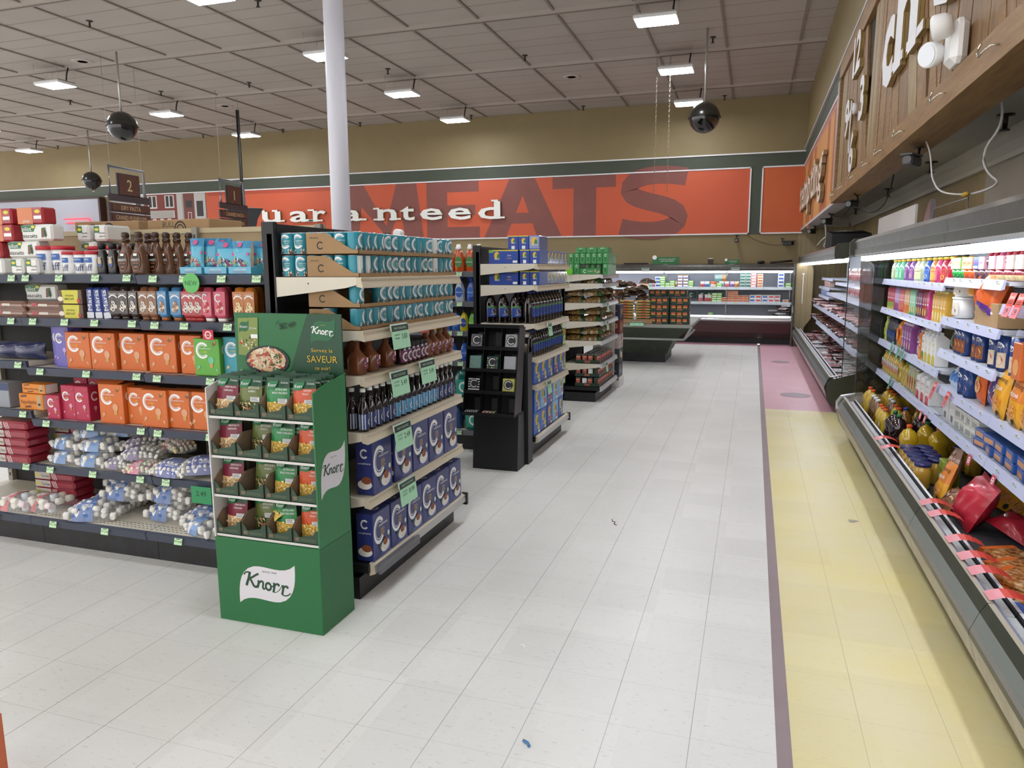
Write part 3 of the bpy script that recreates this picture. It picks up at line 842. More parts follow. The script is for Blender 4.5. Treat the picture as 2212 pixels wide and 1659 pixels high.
def price_card(x, y, z, rz, price, l1, l2, lab, w_=0.2, h_=0.13):
    t = thing('price_card', lab, 'price card', (x, y, z), rz, 'large green price cards on the end shelves')
    a = MB(); a.box(-w_ / 2, w_ / 2, -0.002, 0, -h_, 0, M_cardg)
    art(a, front(-0.002), [('grp', [('rect', -w_ * 0.48, -h_ * 0.27, w_ * 0.48, -h_ * 0.03, mat('23262A', 0.5)), ('text', "FAMILY FOODS PRICE", 0, -h_ * 0.15, h_ * 0.1, M_cardg, w_ * 0.7),
        ('text', price, w_ * 0.2, -h_ * 0.5, h_ * 0.22, M_ink), ('text', l1, -w_ * 0.22, -h_ * 0.42, h_ * 0.07, M_ink, w_ * 0.3), ('text', l2, -w_ * 0.22, -h_ * 0.56, h_ * 0.07, M_ink, w_ * 0.26)])])
    a.build('card', t)
    MB().box(-w_ * 0.45, w_ * 0.45, 0.0, 0.01, -0.03, 0.005, mat('D8D8D8', 0.2)).build('clip', t)
    t.rotation_euler = (-0.12, 0, rz)
    return t

# ---- long run facing the near aisle
t = thing('gondola_shelving', 'long black gondola run with six shelf levels and tan hardboard back at the left', 'shelving', (0, 0, 0))
XA0, XA1, YB = -5.15, -2.42, 3.83
MB().box(XA0, XA1, YB - 0.012, YB + 0.012, 1.70, 1.965, M_maso).build('back_panel', t)
MB().box(XA0, XA1, YB - 0.012, YB + 0.012, 0.1, 1.70, mat('1C1917', 0.7)).build('lower_back_panel', t)
MB().box(XA0, XA1, YB - 0.02, YB + 0.02, 1.955, 1.985, mat('B5A684', 0.5)).build('top_rail', t)
MB().box(XA0, XA1, YB - 0.03, YB + 0.6, 0.0, 0.17, M_kick).build('rear_base', t)
MB().box(XA0, XA1, YB + 0.012, YB + 0.5, 1.66, 1.69, M_shelf).build('rear_shelf', t)
for x in (-5.13, -4.235, -3.325, -2.44):
    a = MB(); a.box(x - 0.02, x + 0.02, YB - 0.045, YB - 0.012, 0.15, 1.99, mat('8F877C', 0.5))
    for k in range(36): a.box(x - 0.006, x + 0.006, YB - 0.0465, YB - 0.045, 0.24 + 0.048 * k, 0.265 + 0.048 * k, M_black)
    a.build('upright', t)
mods = [(-5.15, -4.235), (-4.232, -3.328), (-3.322, -2.425)]
kick_j = [(-5.15, -4.25), (-4.247, -3.333), (-3.33, -2.42)]
for i, (a0, a1) in enumerate(kick_j):
    MB().box(a0, a1, 3.31, 3.34, 0.0, 0.155, M_kick).build('kick_plate', t)
ptag = ['4.49', '5.49', '3.49', '4.99', '6.99', '3.99', '5.99', '2.49', '1.99', '2.99', '1.49', '8.49']
rr = random.Random(3)
for i, (a0, a1) in enumerate(mods):
    a = MB(); a.box(a0, a1, 3.24, YB - 0.02, 0.175, 0.205, M_shelf2)
    for k in range(int((a1 - a0) / 0.03)):      # punched slots along the front
        for q in range(3):
            a.box(a0 + 0.02 + 0.03 * k, a0 + 0.035 + 0.03 * k, 3.27 + 0.028 * q, 3.276 + 0.028 * q, 0.2052, 0.2056, M_black)
    sh = a.build('base_deck', t)
    MB().prism([(3.225, 0.155), (3.215, 0.2), (3.235, 0.208), (3.245, 0.15)], 'x', a0, a1, M_lip).build('price_rail', sh)
    for k in range(2): put_tag(sh, rr.choice(ptag), a0 + 0.2 + 0.45 * k + rr.uniform(-.05, .05), 3.213, 0.198)
ZA = {0: [1.70, 1.44, 1.17, 0.86, 0.52], 1: [1.70, 1.44, 1.135, 0.812, 0.517], 2: [1.695, 1.435, 1.13, 0.808, 0.515]}
for i, (a0, a1) in enumerate(mods):
    for z in ZA[i]:
        a = MB(); a.box(a0, a1, 3.315, YB - 0.02, z - 0.028, z, M_shelf2)
        for e in (a0 + 0.004, a1 - 0.008):
            a.prism([(3.33, z - 0.03), (3.33, z - 0.045), (YB - 0.03, z - 0.12), (YB - 0.03, z - 0.03)], 'x', e, e + 0.004, M_shelf)
        sh = a.build('shelf', t)
        MB().prism([(3.306, z - 0.045), (3.295, z + 0.002), (3.318, z + 0.006), (3.32, z - 0.05)], 'x', a0, a1, M_lip).build('price_rail', sh)
        n = 4 if z > 1.3 else 3
        for k in range(n): put_tag(sh, rr.choice(ptag), a0 + 0.1 + (a1 - a0 - 0.15) * k / (n - 1) + rr.uniform(-.03, .03), 3.2935, z)
a = MB(); a.lathe([(0.055, 0), (0.055, 0.003)], mat('58B05A', 0.4), 20, (-2.92, 3.275, 1.655), 'y')
art(a, lambda u, v, L: (-2.92 + u, 3.275 - E_ * L, 1.655 + v), [('text', 'NEW', 0, 0, 0.026, mat('1E5A34', 0.5))])
tag(a.build('shelf_flag'), 'round green NEW flag clipped to the top shelf rail', 'shelf flag')
a = MB(); a.box(-2.87, -2.80, 3.28, 3.283, 1.345, 1.40, mat('C01F3A', 0.4))
art(a, front(3.28), [('arc', -2.835, 1.372, 0.016, 0.021, 0, 360, Wt), ('text', 'Compliments', -2.835, 1.372, 0.008, Wt, 0.055)])
tag(a.build('shelf_flag'), 'small red and white tag under the second shelf rail', 'shelf flag')
a = MB(); a.box(-3.02, -2.88, 3.27, 3.274, 0.40, 0.50, mat('2C8A57', 0.4)); art(a, front(3.27), [('text', '2.49', -2.95, 0.46, 0.03, M_ink)])
tag(a.build('price_card'), 'dark green 2.49 price card under the marshmallow shelf', 'price card')

def endcap(lab, xb, xf, y0, y1, shelves, zpost, pair=True, rail=None, xk=-1.9):
    """shelving unit that faces +X; xb back plane, xf front of the rails"""
    t = thing('end_shelf_unit', lab, 'shelving', (0, 0, 0))
    rail = rail or M_end
    a = MB(); a.box(xb - 0.03, xb, y0, y1, 0.05, zpost - 0.06, M_black)
    for z in [0.3 + 0.05 * k for k in range(int((zpost - 0.45) / 0.05))]:
        for yy in (y0 + 0.06, y1 - 0.06):
            a.box(xb, xb + 0.002, yy - 0.004, yy + 0.004, z, z + 0.02, mat('2A2B30', 0.5))
    a.build('back_panel', t)
    for yy in (y0, y1 - 0.035):
        MB().box(xb - 0.06, xb + 0.01, yy, yy + 0.035, 0.0, zpost, M_black).build('post', t)
    MB().box(xb - 0.03, xb + 0.012, y0 + 0.03, y1 - 0.03, zpost - 0.09, zpost - 0.01, M_black).build('top_rail', t)
    a = MB(); a.prism([(xb, 0.0), (xk, 0.0), (xk, 0.12), (xb, 0.12)], 'y', y0, y1, M_kick); a.build('kick_plate', t)
    a = MB(); a.box(xb, xf - 0.015, y0, y1, 0.15, 0.195, M_black); sh = a.build('base_deck', t)
    MB().prism([(xf - 0.02, 0.13), (xf + 0.015, 0.145), (xf + 0.01, 0.19), (xf - 0.02, 0.2)], 'y', y0 + 0.02, y1 + 0.02, [rail, M_silver, rail, rail]).build('price_rail', sh)
    MB().box(xf - 0.02, xf + 0.022, y1 + 0.02, y1 + 0.045, 0.12, 0.2, M_black).build('rail_end_cap', sh)
    for z in shelves:
        a = MB(); a.box(xb, xf - 0.02, y0 + 0.01, y1 - 0.01, z - 0.025, z, M_shelf2)
        sh = a.build('shelf', t)
        for yy in (y0 + 0.003, y1 - 0.009):
            b = MB(); b.prism([(xb, z - 0.10), (xf - 0.09, z - 0.052), (xf - 0.02, z - 0.035), (xf - 0.02, z + 0.002), (xb, z + 0.002)], 'y', yy, yy + 0.006, M_shelf2)
            b.lathe([(0.004, 0), (0.004, -0.002)], M_black, 6, (xf - 0.3, yy, z - 0.03), 'y'); b.build('bracket', sh)
        MB().prism([(xf - 0.025, z - 0.045), (xf + 0.008, z - 0.052), (xf + 0.012, z - 0.046), (xf + 0.001, z - 0.01), (xf + 0.006, z), (xf - 0.025, z + 0.002)], 'y', y0, y1, rail).build('price_rail', sh)
    return t
EZ1 = [1.685, 1.42, 1.19, 0.895, 0.553]
endcap('first black end shelf unit, stocked with teal cans, behind the green display', -2.33, -1.83, 3.2, 4.48, EZ1, 1.965)
EZ2 = [1.771, 1.58, 1.235, 0.93, 0.675, 0.44]
endcap('second black end shelf unit, stocked with iced tea, behind the napkin rack', -2.38, -1.83, 6.3, 7.48, EZ2[:5], 1.94)
EZ3 = [1.655, 1.54, 1.29, 1.05, 0.80, 0.50]
endcap('third end shelf unit, stocked with bagged pasta and canned tomatoes', -2.33, -1.83, 9.28, 10.45, EZ3, 1.64, rail=mat('BFC0C4', 0.3))
price_card(-1.79, 3.52, 1.435, PI / 2, '3.00', 'COMP MUSHROOMS', 'STEMS & PIECES', 'green 3.00 price card under the teal cans')
price_card(-1.79, 3.50, 1.185, PI / 2, '5.49', 'COMP', 'PLUM SAUCE', 'green 5.49 price card below the near brown jugs')
price_card(-1.79, 3.86, 1.20, PI / 2, '3.49', 'COMP APPLE', 'SAUCE', 'green 3.49 price card below the purple labelled jars')
price_card(-1.79, 3.52, 0.895, PI / 2, '2.49', 'COMP', 'SOYA SAUCE', 'green 2.49 price card below the soy sauce bottles', 0.2, 0.14)
price_card(-1.79, 3.56, 0.565, PI / 2, '8.99', 'COMPLIMENTS', 'LONG GRAIN RICE', 'green 8.99 price card between the blue rice box shelves')
a = MB(); a.box(-1.81, -1.795, 3.24, 3.72, 0.135, 0.185, mat('77787E', 0.2, alpha=0.6)); tag(a.build('rail_cover'), 'clear plastic label cover on the lowest rail of the first end unit', 'rail cover')
price_card(-1.80, 6.62, 1.225, PI / 2, 'C', '1', '2', 'small green card under the large tea bottles', 0.13, 0.12)
price_card(-1.80, 6.6, 0.68, PI / 2, '5', '1', '2', 'small green card in front of the blue tea boxes', 0.13, 0.12)
for z, l in ((1.29, 'upper'), (1.05, 'middle'), (0.50, 'lower')):
    price_card(-1.80, 9.5, z, PI / 2, '2', '1', '2', 'small pale green card on the third end unit, ' + l + ' one', 0.12, 0.12)

# ---- second long run, seen in the gap between the first two end units
t = thing('gondola_shelving', 'second gondola run with dish soap shelves seen between the end units', 'shelving', (0, 0, 0))
MB().box(-5.2, -2.47, 6.88, 6.91, 0.1, 1.85, M_black).build('back_panel', t)
MB().box(-5.2, -2.45, 6.42, 6.45, 0, 0.16, M_kick).build('kick_plate', t)
MB().box(-5.2, -2.45, 6.5, 7.3, 0, 0.15, M_kick).build('rear_base', t)
for z, y in ((0.19, 6.38), (0.5, 6.44), (0.85, 6.44), (1.14, 6.44), (1.42, 6.44), (1.70, 6.44)):
    a = MB(); a.box(-5.2, -2.46, y + 0.01, 6.88, z - 0.03, z, M_shelf if z > 0.2 else M_shelf2)
    sh = a.build('shelf', t)
    MB().prism([(y + 0.006, z - 0.045), (y - 0.004, z + 0.002), (y + 0.02, z + 0.006)], 'x', -5.2, -2.46, mat('6E7078', 0.35)).build('price_rail', sh)
    for k in range(3): put_tag(sh, rr.choice(ptag), -2.85 + 0.11 * k, y - 0.007, z)
t = thing('gondola_shelving', 'third gondola run behind the pasta end unit', 'shelving', (0, 0, 0))
MB().box(-5.2, -2.42, 9.85, 9.88, 0.1, 1.78, M_black).build('back_panel', t)
MB().box(-5.2, -2.42, 9.35, 10.4, 0, 0.15, M_kick).build('base', t)
for z in (0.19, 0.52, 0.85, 1.2, 1.5):
    MB().box(-5.2, -2.44, 9.38, 9.85, z - 0.03, z, M_shelf).build('shelf', t)
# ================================================================ PRODUCTS ON THE LEFT
F90 = PI / 2
def boxpack(name, cat, w_, d_, h_, col, art_f=(), art_s=(), art_t=(), rough=0.4, ch=0.003, side_sgn=1, partname='carton', col_s=None):
    a = MB(); a.box(-w_ / 2, w_ / 2, -d_ / 2, d_ / 2, 0, h_, col, ch)
    parts = [(partname, a)]
    if art_f: parts.append(('front_print', art(MB(), front(-d_ / 2), art_f)))
    if art_s: parts.append(('side_print', art(MB(), side(w_ / 2 * side_sgn, side_sgn), art_s)))
    if art_t: parts.append(('top_print', art(MB(), topf(h_), art_t)))
    return Proto(name, cat, parts, h_)
G_ = lambda x: ('grp', x)
M_text = mat('E9E6E0', 0.5)
# -- teal can (label wraps round)
def can_proto(r, h, base, art_items, name='food_can', seg=16, a0=-90):
    ms = mat('B9BABD', 0.3, 0.8)
    a = MB(); a.lathe([(r * 0.97, 0, ms), (r, 0.004, base), (r, h - 0.004, ms), (r * 0.97, h, ms), (r * 0.9, h - 0.003, ms)], base, seg)
    b = MB(); art(b, cyl(r, a0), art_items)
    return Proto(name, 'can', [('can_body', a), ('label_print', b)], h)
teal = mat('2F8C9E', 0.35); teald = mat('1F6F86', 0.35); cream = mat('E3D8C8', 0.5); brn = mat('6E4630', 0.5)
cr, chh = 0.037, 0.107
artc = [G_(c_logo(0.0, 0.062, 0.036)), ('text', 'compliments', 0.010, 0.066, 0.0075, Wt, 0.036), ('text', 'MUSHROOMS', 0.012, 0.054, 0.005, mat('CFE28A', 0.5), 0.026)] + \
    specks(-0.028, 0.022, 0.018, 0.016, [cream, brn], 14, 2, 0.35) + specks(0.030, 0.014, 0.016, 0.010, [cream, brn], 12, 3, 0.35)
canA = can_proto(cr, chh, teal, artc)
canB = can_proto(cr, chh, teal, artc, a0=-55)
canC = can_proto(cr, chh, teal, [('rect', -0.035, 0.006, 0.035, chh - 0.006, Wt, 1), G_([('rect', -0.028, 0.09 - 0.008 * k, 0.02 - 0.004 * (k % 3), 0.092 - 0.008 * k, mat('8D8D92', 0.6)) for k in range(7)] + c_logo(0.0, 0.025, 0.012, M_ink))])
def tray_mesh(w_, d_, hs, hf, tri=0.0):
    """shallow cardboard tray; tri: height of the sloped side at the -X end"""
    a = MB(); t_ = 0.003
    a.box(-w_ / 2, w_ / 2, -d_ / 2, d_ / 2, 0, t_, M_card)
    a.box(-w_ / 2, w_ / 2, -d_ / 2, -d_ / 2 + t_, 0, hf, M_card)
    a.box(-w_ / 2, w_ / 2, d_ / 2 - t_, d_ / 2, 0, hs, M_card)
    for sx in (-1, 1):
        x0 = sx * (w_ / 2) - (t_ if sx > 0 else 0)
        hh = tri if (tri and sx < 0) else hs
        a.prism([(-d_ / 2, 0), (-d_ / 2, hf), (-d_ / 2 + d_ * 0.12, hf * 1.1), (d_ * 0.12, hh), (d_ / 2, hh), (d_ / 2, 0)], 'x', x0, x0 + t_, M_card)
    if tri:
        art(a, side(-w_ / 2, -1), [G_([('arc', -d_ * 0.22, tri * 0.42, 0.014, 0.02, 40, 320, M_ink), ('text', 'STEMS & PIECES', -d_ * 0.34, tri * 0.78, 0.008, M_ink, 0.05)])])
    return a
trayP = Proto('cardboard_tray', 'tray', [('cardboard_tray', tray_mesh(0.305, 0.46, 0.02, 0.02))])
trayT = Proto('cardboard_tray', 'tray', [('cardboard_tray', tray_mesh(0.305, 0.30, 0.105, 0.02, 0.105))])
def xcap(dx, dy):   # endcap frame: front faces +X
    return dx, dy
rr = random.Random(5)
XF1 = -1.85
for si, (zs, sname, y_from) in enumerate(((1.685, 'top shelf', 3.245), (1.42, 'second shelf', 3.245))):
    for tier in range(2):
        z = zs + tier * 0.113
        tn = ('upper' if tier else 'lower') + ' tier'
        for k in range(4):
            yc = 3.225 + 0.155 + 0.307 * k
            if k == 0:
                trayT.put((XF1 - 0.151, yc, z), 'cardboard tray with tall sloped end, %s of the %s' % (tn, sname), F90)
            else:
                trayP.put((XF1 - 0.231, yc, z), 'low cardboard tray, %s of the %s, %s from the near post' % (tn, sname, nth(k)), F90, group='cardboard trays of teal cans')
        n = 0
        for k in range(16):
            y = 3.225 + 0.043 + 0.0765 * k
            x = XF1 - 0.045
            if si == 1 and tier == 1 and k in (1, 2): continue
            q = canC if (k in (0, 1, 12) and si == 0 and rr.random() < .8) else (canB if rr.random() < .45 else canA)
            q.put((x, y, z + 0.004), 'teal can, %s of the %s, %s from the near end' % (tn, sname, nth(n)), F90 + rr.uniform(-.25, .3), 'teal cans on the first end unit')
            n += 1
        for k in range(5 if si == 0 else 1):       # the row that shows at the near end
            x = XF1 - 0.045 - 0.0765 * (k + 1)
            if k == 1 and si == 0: pass
            q = canC if k in (2,) else canA
            q.put((x if si == 0 else x - 0.08, 3.268, z + 0.004), 'teal can, near end of the %s, %s, %s behind the corner' % (sname, tn, nth(k)), rr.uniform(-.3, .5), 'teal cans on the first end unit')
        for k in range(1, 16):                     # second row deep, seen over the first from the side
            if si == 0 and tier == 1:
                canA.put((XF1 - 0.122, 3.268 + 0.0765 * k, z + 0.004), 'teal can, second row back on the top shelf, %s from near end' % nth(k), F90 + rr.uniform(-.5, .5), 'teal cans on the first end unit')
MB()
a = MB(); a.lathe([(0.02, 0), (0.026, 0.004), (0.026, 0.05), (0.02, 0.054)], Wt, 12, (XF1 - 0.16, 3.95, 1.935), 'y'); a.box(XF1 - 0.19, XF1 - 0.13, 3.95, 4.0, 1.905, 1.925, Wt, 0.003)
tag(a.build('plug_adapter'), 'small white plastic fitting lying on top of the teal cans', 'fitting')
# -- big brown sauce jugs
sauce = mat('7A4529', 0.22, coat=0.4)
def sq_bottle(w_, d_, h_, liquid, capm, label_items, neck=0.017, sh=0.62, cap_h=0.022, name='sauce_bottle', cat='bottle', capn='cap', glassy=None):
    """rounded-rectangle bottle: lofted rings"""
    a = MB(); n = 16
    def ring(wx, dy, z, p=3.0):
        out = []
        for k in range(n):
            t = 2 * PI * k / n
            c, s_ = math.cos(t), math.sin(t)
            out.append((wx / 2 * math.copysign(abs(c) ** (2 / p), c), dy / 2 * math.copysign(abs(s_) ** (2 / p), s_), z))
        return out
    lv = [(w_ * 0.94, d_ * 0.92, 0, 4), (w_, d_, 0.008, 4), (w_, d_, h_ * sh, 4), (w_ * 0.9, d_ * 0.9, h_ * (sh + 0.05), 3.2), (w_ * 0.55, d_ * 0.6, h_ * (sh + 0.15), 2.4), (neck * 2, neck * 2, h_ * (sh + 0.24), 2), (neck * 2, neck * 2, h_ - cap_h, 2)]
    o = 0
    for L in lv: a.v += ring(*L)
    for i in range(len(lv) - 1):
        for k in range(n):
            j = (k + 1) % n
            a.face((i * n + k, i * n + j, (i + 1) * n + j, (i + 1) * n + k), liquid, True)
    a.face(list(range(n))[::-1], liquid); a.face([(len(lv) - 1) * n + k for k in range(n)], liquid)
    c = MB(); c.lathe([(neck * 1.15, h_ - cap_h), (neck * 1.15, h_ - 0.002), (neck * 1.0, h_)], capm, 14)
    b = MB(); art(b, front(-d_ / 2), label_items)
    parts = [('bottle_body', a), (capn, c)]
    if b.f: parts.append(('label', b))
    return Proto(name, cat, parts, h_)
purp = mat('6B1F52', 0.4); red_ = mat('B42A36', 0.4)
lab = [('rect', 0.0, 0.035, 0.05, 0.105, purp), G_(c_logo(0.016, 0.062, 0.014) + [('rect', 0.0, 0.09, 0.028, 0.105, red_), ('text', 'Plum', 0.018, 0.047, 0.007, Wt), ('rect', 0.034, 0.072, 0.05, 0.1, Wt), ('ell', 0.04, 0.055, 0.009, 0.012, mat('A84A2A', 0.4))])]
jug = sq_bottle(0.085, 0.085, 0.195, sauce, Wt, [('rect', 0.0, 0.025, 0.04, 0.085, purp), G_(c_logo(0.012, 0.05, 0.012) + [('rect', 0.0, 0.073, 0.022, 0.085, red_), ('rect', 0.026, 0.06, 0.04, 0.083, Wt), ('ell', 0.031, 0.042, 0.008, 0.01, mat('A84A2A', 0.4))])], 0.0155, 0.44)
for i, y in enumerate((3.29, 3.42, 3.60)):
    jug.put((-1.92, y, 1.19), 'big brown plum sauce jug with white cap, %s from the near end' % nth(i), F90, 'plum sauce jugs')
for i, y in enumerate((4.10, 4.20, 4.31, 4.41)):
    jug.put((-1.91, y, 1.19), 'big brown plum sauce jug with white cap, %s from the far end' % nth(3 - i), F90, 'plum sauce jugs')
for i, (x, y) in enumerate(((-2.08, 3.5), (-2.08, 3.64), (-2.05, 3.99))):
    jug.put((x, y, 1.19), 'brown plum sauce jug standing behind the front row, %s from the near end' % nth(i), F90, 'plum sauce jugs')
dkj = mat('2A1218', 0.2, coat=0.4)
a = MB(); a.lathe([(0.03, 0), (0.034, 0.006), (0.034, 0.075), (0.028, 0.09), (0.028, 0.095)], dkj, 16)
b = MB(); b.lathe([(0.03, 0.095), (0.03, 0.118), (0.027, 0.12)], M_black, 16)
c = MB(); art(c, cyl(0.0345), [('rect', -0.04, 0.012, 0.04, 0.078, purp, 1), G_(c_logo(-0.005, 0.045, 0.027)), ('text', 'compliments', 0.008, 0.048, 0.006, Wt, 0.03)])
jar = Proto('sauce_jar', 'jar', [('jar_body', a), ('lid', b), ('label', c)])
for i in range(6):
    jar.put((-1.885 - 0.004 * i, 3.72 + 0.066 * i, 1.19), 'dark jar with purple C label and black lid, %s from the near end' % nth(i), F90 + rr.uniform(-.25, .25), 'purple labelled jars')
for i in range(6):
    jar.put((-1.96, 3.72 + 0.066 * i, 1.19), 'dark purple labelled jar in the back row, %s from the near end' % nth(i), F90 + rr.uniform(-.25, .25), 'purple labelled jars')
a = MB(); a.box(-1.88, -1.876, 3.98, 4.09, 1.345, 1.40, mat('D8402C', 0.4)); art(a, side(-1.876), [('text', '2.99', 4.035, 1.365, 0.02, M_ink)]); tag(a.build('price_card'), 'small red price card above the purple labelled jars', 'price card')
# -- soy sauce
soy = mat('1A0E0E', 0.12, coat=0.7)
def soy_proto(lm, name='soy_sauce_bottle'):
    a = MB(); a.lathe([(0.026, 0), (0.029, 0.006), (0.029, 0.105), (0.026, 0.125), (0.015, 0.155), (0.0125, 0.165), (0.0125, 0.205)], soy, 14)
    b = MB(); b.lathe([(0.0145, 0.205), (0.0145, 0.222), (0.013, 0.224)], Wt, 12)
    c = MB(); art(c, cyl(0.0292), [('rect', -0.055, 0.012, 0.055, 0.092, lm, 1), ('rect', -0.055, 0.012, -0.02, 0.092, mat('C9D3E6', 0.5), 1), G_(c_logo(0.008, 0.05, 0.017)), ('text', 'SOY', 0.02, 0.075, 0.01, Wt), G_([('rect', -0.05, 0.08 - .008 * k, -0.026, 0.083 - .008 * k, mat('6A7AA0', .6)) for k in range(6)])])
    return Proto(name, 'bottle', [('glass_bottle', a), ('cap', b), ('label', c)])
soyD = soy_proto(mat('25366E', 0.4)); soyL = soy_proto(mat('4E9AC8', 0.4))
n = 0
for i in range(17):
    y = 3.275 + 0.0715 * i
    q, cname = (soyD, 'dark blue') if (i < 5 or i > 12) else (soyL, 'light blue')
    q.put((-1.885, y, 0.895), 'soy sauce bottle, %s label, %s in the front row from near end' % (cname, nth(i)), F90 + rr.uniform(-.35, .1), 'soy sauce bottles')
for i in range(6):
    soyD.put((-1.95, 3.275 + 0.0715 * i * 2.6, 0.895), 'dark soy sauce bottle in the back row, %s from the near end' % nth(i), F90 + rr.uniform(-.5, .5), 'soy sauce bottles')
# -- rice boxes
navy = mat('2D3572', 0.35); navy2 = mat('4A5798', 0.35)
rice = [mat('E8E4DC', .6), mat('CFCAC0', .6)]
def rice_art(w_, h_):
    s_ = w_ / 0.2
    return [('poly', [(-w_ * .3, 0.003), (w_ * .5 - .003, 0.003), (w_ * .5 - .003, h_ * .3)], navy2), G_(c_logo(-0.035 * s_, h_ * .60, 0.078 * s_, sx=0.8)), ('text', 'compliments', 0.012 * s_, h_ * .70, 0.016, Wt, w_ * .52),
            G_([('rect', -0.02, h_ * (.6 - .035 * k), 0.02 + .008 * (k % 2), h_ * (.612 - .035 * k), mat('D8B860', .5)) for k in range(5)] + [('ell', w_ * .36, h_ * .42, .012, .014, mat('CDE0C8', .5))]),
            ('ell', 0.028 * s_, h_ * .2, 0.056 * s_, 0.038 * s_, mat('5B6FA8', .3)), G_([('ell', 0.028 * s_, h_ * .2, 0.05 * s_, 0.033 * s_, rice[0])])] + specks(0.028 * s_, h_ * .19, 0.046 * s_, 0.03 * s_, rice, 30, 4, .13) + \
        [G_([('ell', 0.03 * s_, h_ * .29, 0.026 * s_, 0.022 * s_, mat('8A4A2C', .5))])] + specks(0.03 * s_, h_ * .29, 0.024 * s_, 0.02 * s_, [mat('A8603A', .5), mat('6E3620', .5), mat('C08050', .5)], 18, 6, .2) + [('poly', [(-.04 * s_, h_ * .2), (-.02 * s_, h_ * .24), (-.028 * s_, h_ * .33), (-.045 * s_, h_ * .28)], mat('3E5A34', .5))]
def rice_side(d_, h_):
    return [G_(c_logo(-0.0, h_ * .78, 0.026)), ('text', 'compliments', 0, h_ * .6, .01, Wt, d_ * .75), ('ell', 0.0, h_ * .2, d_ * .42, 0.026, rice[0]), ('ell', 0.01, h_ * .28, d_ * .3, 0.02, mat('8A4A2C', .5))] + specks(0.01, h_ * .28, d_ * .28, .018, [mat('A8603A', .5), mat('6E3620', .5)], 12, 6, .2)
riceA = boxpack('rice_box', 'box', 0.215, 0.1, 0.285, navy, rice_art(.215, .285), rice_side(.1, .285), [G_(c_logo(0, 0, .03))], side_sgn=-1, ch=.004)
for i in range(5):
    riceA.put((-1.885, 3.285 + 0.105 + 0.228 * i - (.0 if i else .02), 0.553), 'blue rice box with white C, upper rice shelf, %s from the near end' % nth(i), F90 + rr.uniform(-.03, .03), 'blue rice boxes')
riceB = boxpack('rice_box', 'box', 0.195, 0.1, 0.262, navy, rice_art(.195, .262), rice_side(.1, .262), [G_(c_logo(0, 0, .03))], side_sgn=-1, ch=.004)
for i in range(6):
    riceB.put((-1.885, 3.235 + 0.105 + 0.205 * i, 0.195), 'blue rice box with white C, bottom deck, %s from the near end' % nth(i), F90 + rr.uniform(-.03, .03), 'blue rice boxes')

# ================================================================ GREEN POUCH DISPLAY
kg = mat('1F6A3A', 0.42); kg_lit = mat('2C7A48', 0.42); kgd = mat('14452B', 0.42); dgt = mat('28402F', 0.5)
t = thing('cardboard_display', 'tall green cardboard floor display with four tiers of pasta pouches', 'display stand', (0, 0, 0))
DX0, DX1, DY0, DY1 = -2.462, -1.868, 2.80, 3.09
a = MB(); a.box(DX0, DX1, DY0, DY1, 0.0, 0.43, kg, 0.003)
Fd = front(DY0)
art(a, Fd, [leaf(-2.335, 0.105, -2.01, 0.335, mat('D9D6DC', .45)), ('text', 'SINCE 1838', -2.155, 0.283, 0.009, kgd, .08)] + knorr_word(-2.172, 0.215, .265, kgd))
a.build('base_box', t)
for x0, mm_ in ((DX0, M_offwhite), (DX1 - 0.006, kg_lit)):  # right side in lighter green: the light falling on it is painted in
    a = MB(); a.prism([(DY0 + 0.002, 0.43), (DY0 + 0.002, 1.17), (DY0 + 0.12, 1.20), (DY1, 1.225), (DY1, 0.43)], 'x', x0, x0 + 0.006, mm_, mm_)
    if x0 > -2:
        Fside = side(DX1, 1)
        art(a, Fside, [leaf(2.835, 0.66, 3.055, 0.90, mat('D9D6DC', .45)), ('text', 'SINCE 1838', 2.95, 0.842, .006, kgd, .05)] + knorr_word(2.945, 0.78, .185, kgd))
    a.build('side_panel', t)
MB().box(DX0, DX1, DY1 - 0.006, DY1, 0.43, 1.225, mat('B9AFA0', .6)).build('back_panel', t)
Z4 = [0.445, 0.645, 0.84, 1.035]
for z in Z4: MB().box(DX0 + 0.006, DX1 - 0.006, DY0 + 0.01, DY1 - 0.006, z - 0.012, z, M_offwhite).build('tier_shelf', t)
a = MB(); a.box(-2.49, -1.872, 3.075, 3.083, 1.20, 1.512, kgd, .001)
Fh = front(3.075)
bowl = mat('2B2C30', .5); pasta = [mat('E2C9A8', .5), mat('D8B48C', .5), mat('E9D9C2', .5), mat('C24A38', .5), mat('3E5A30', .5)]
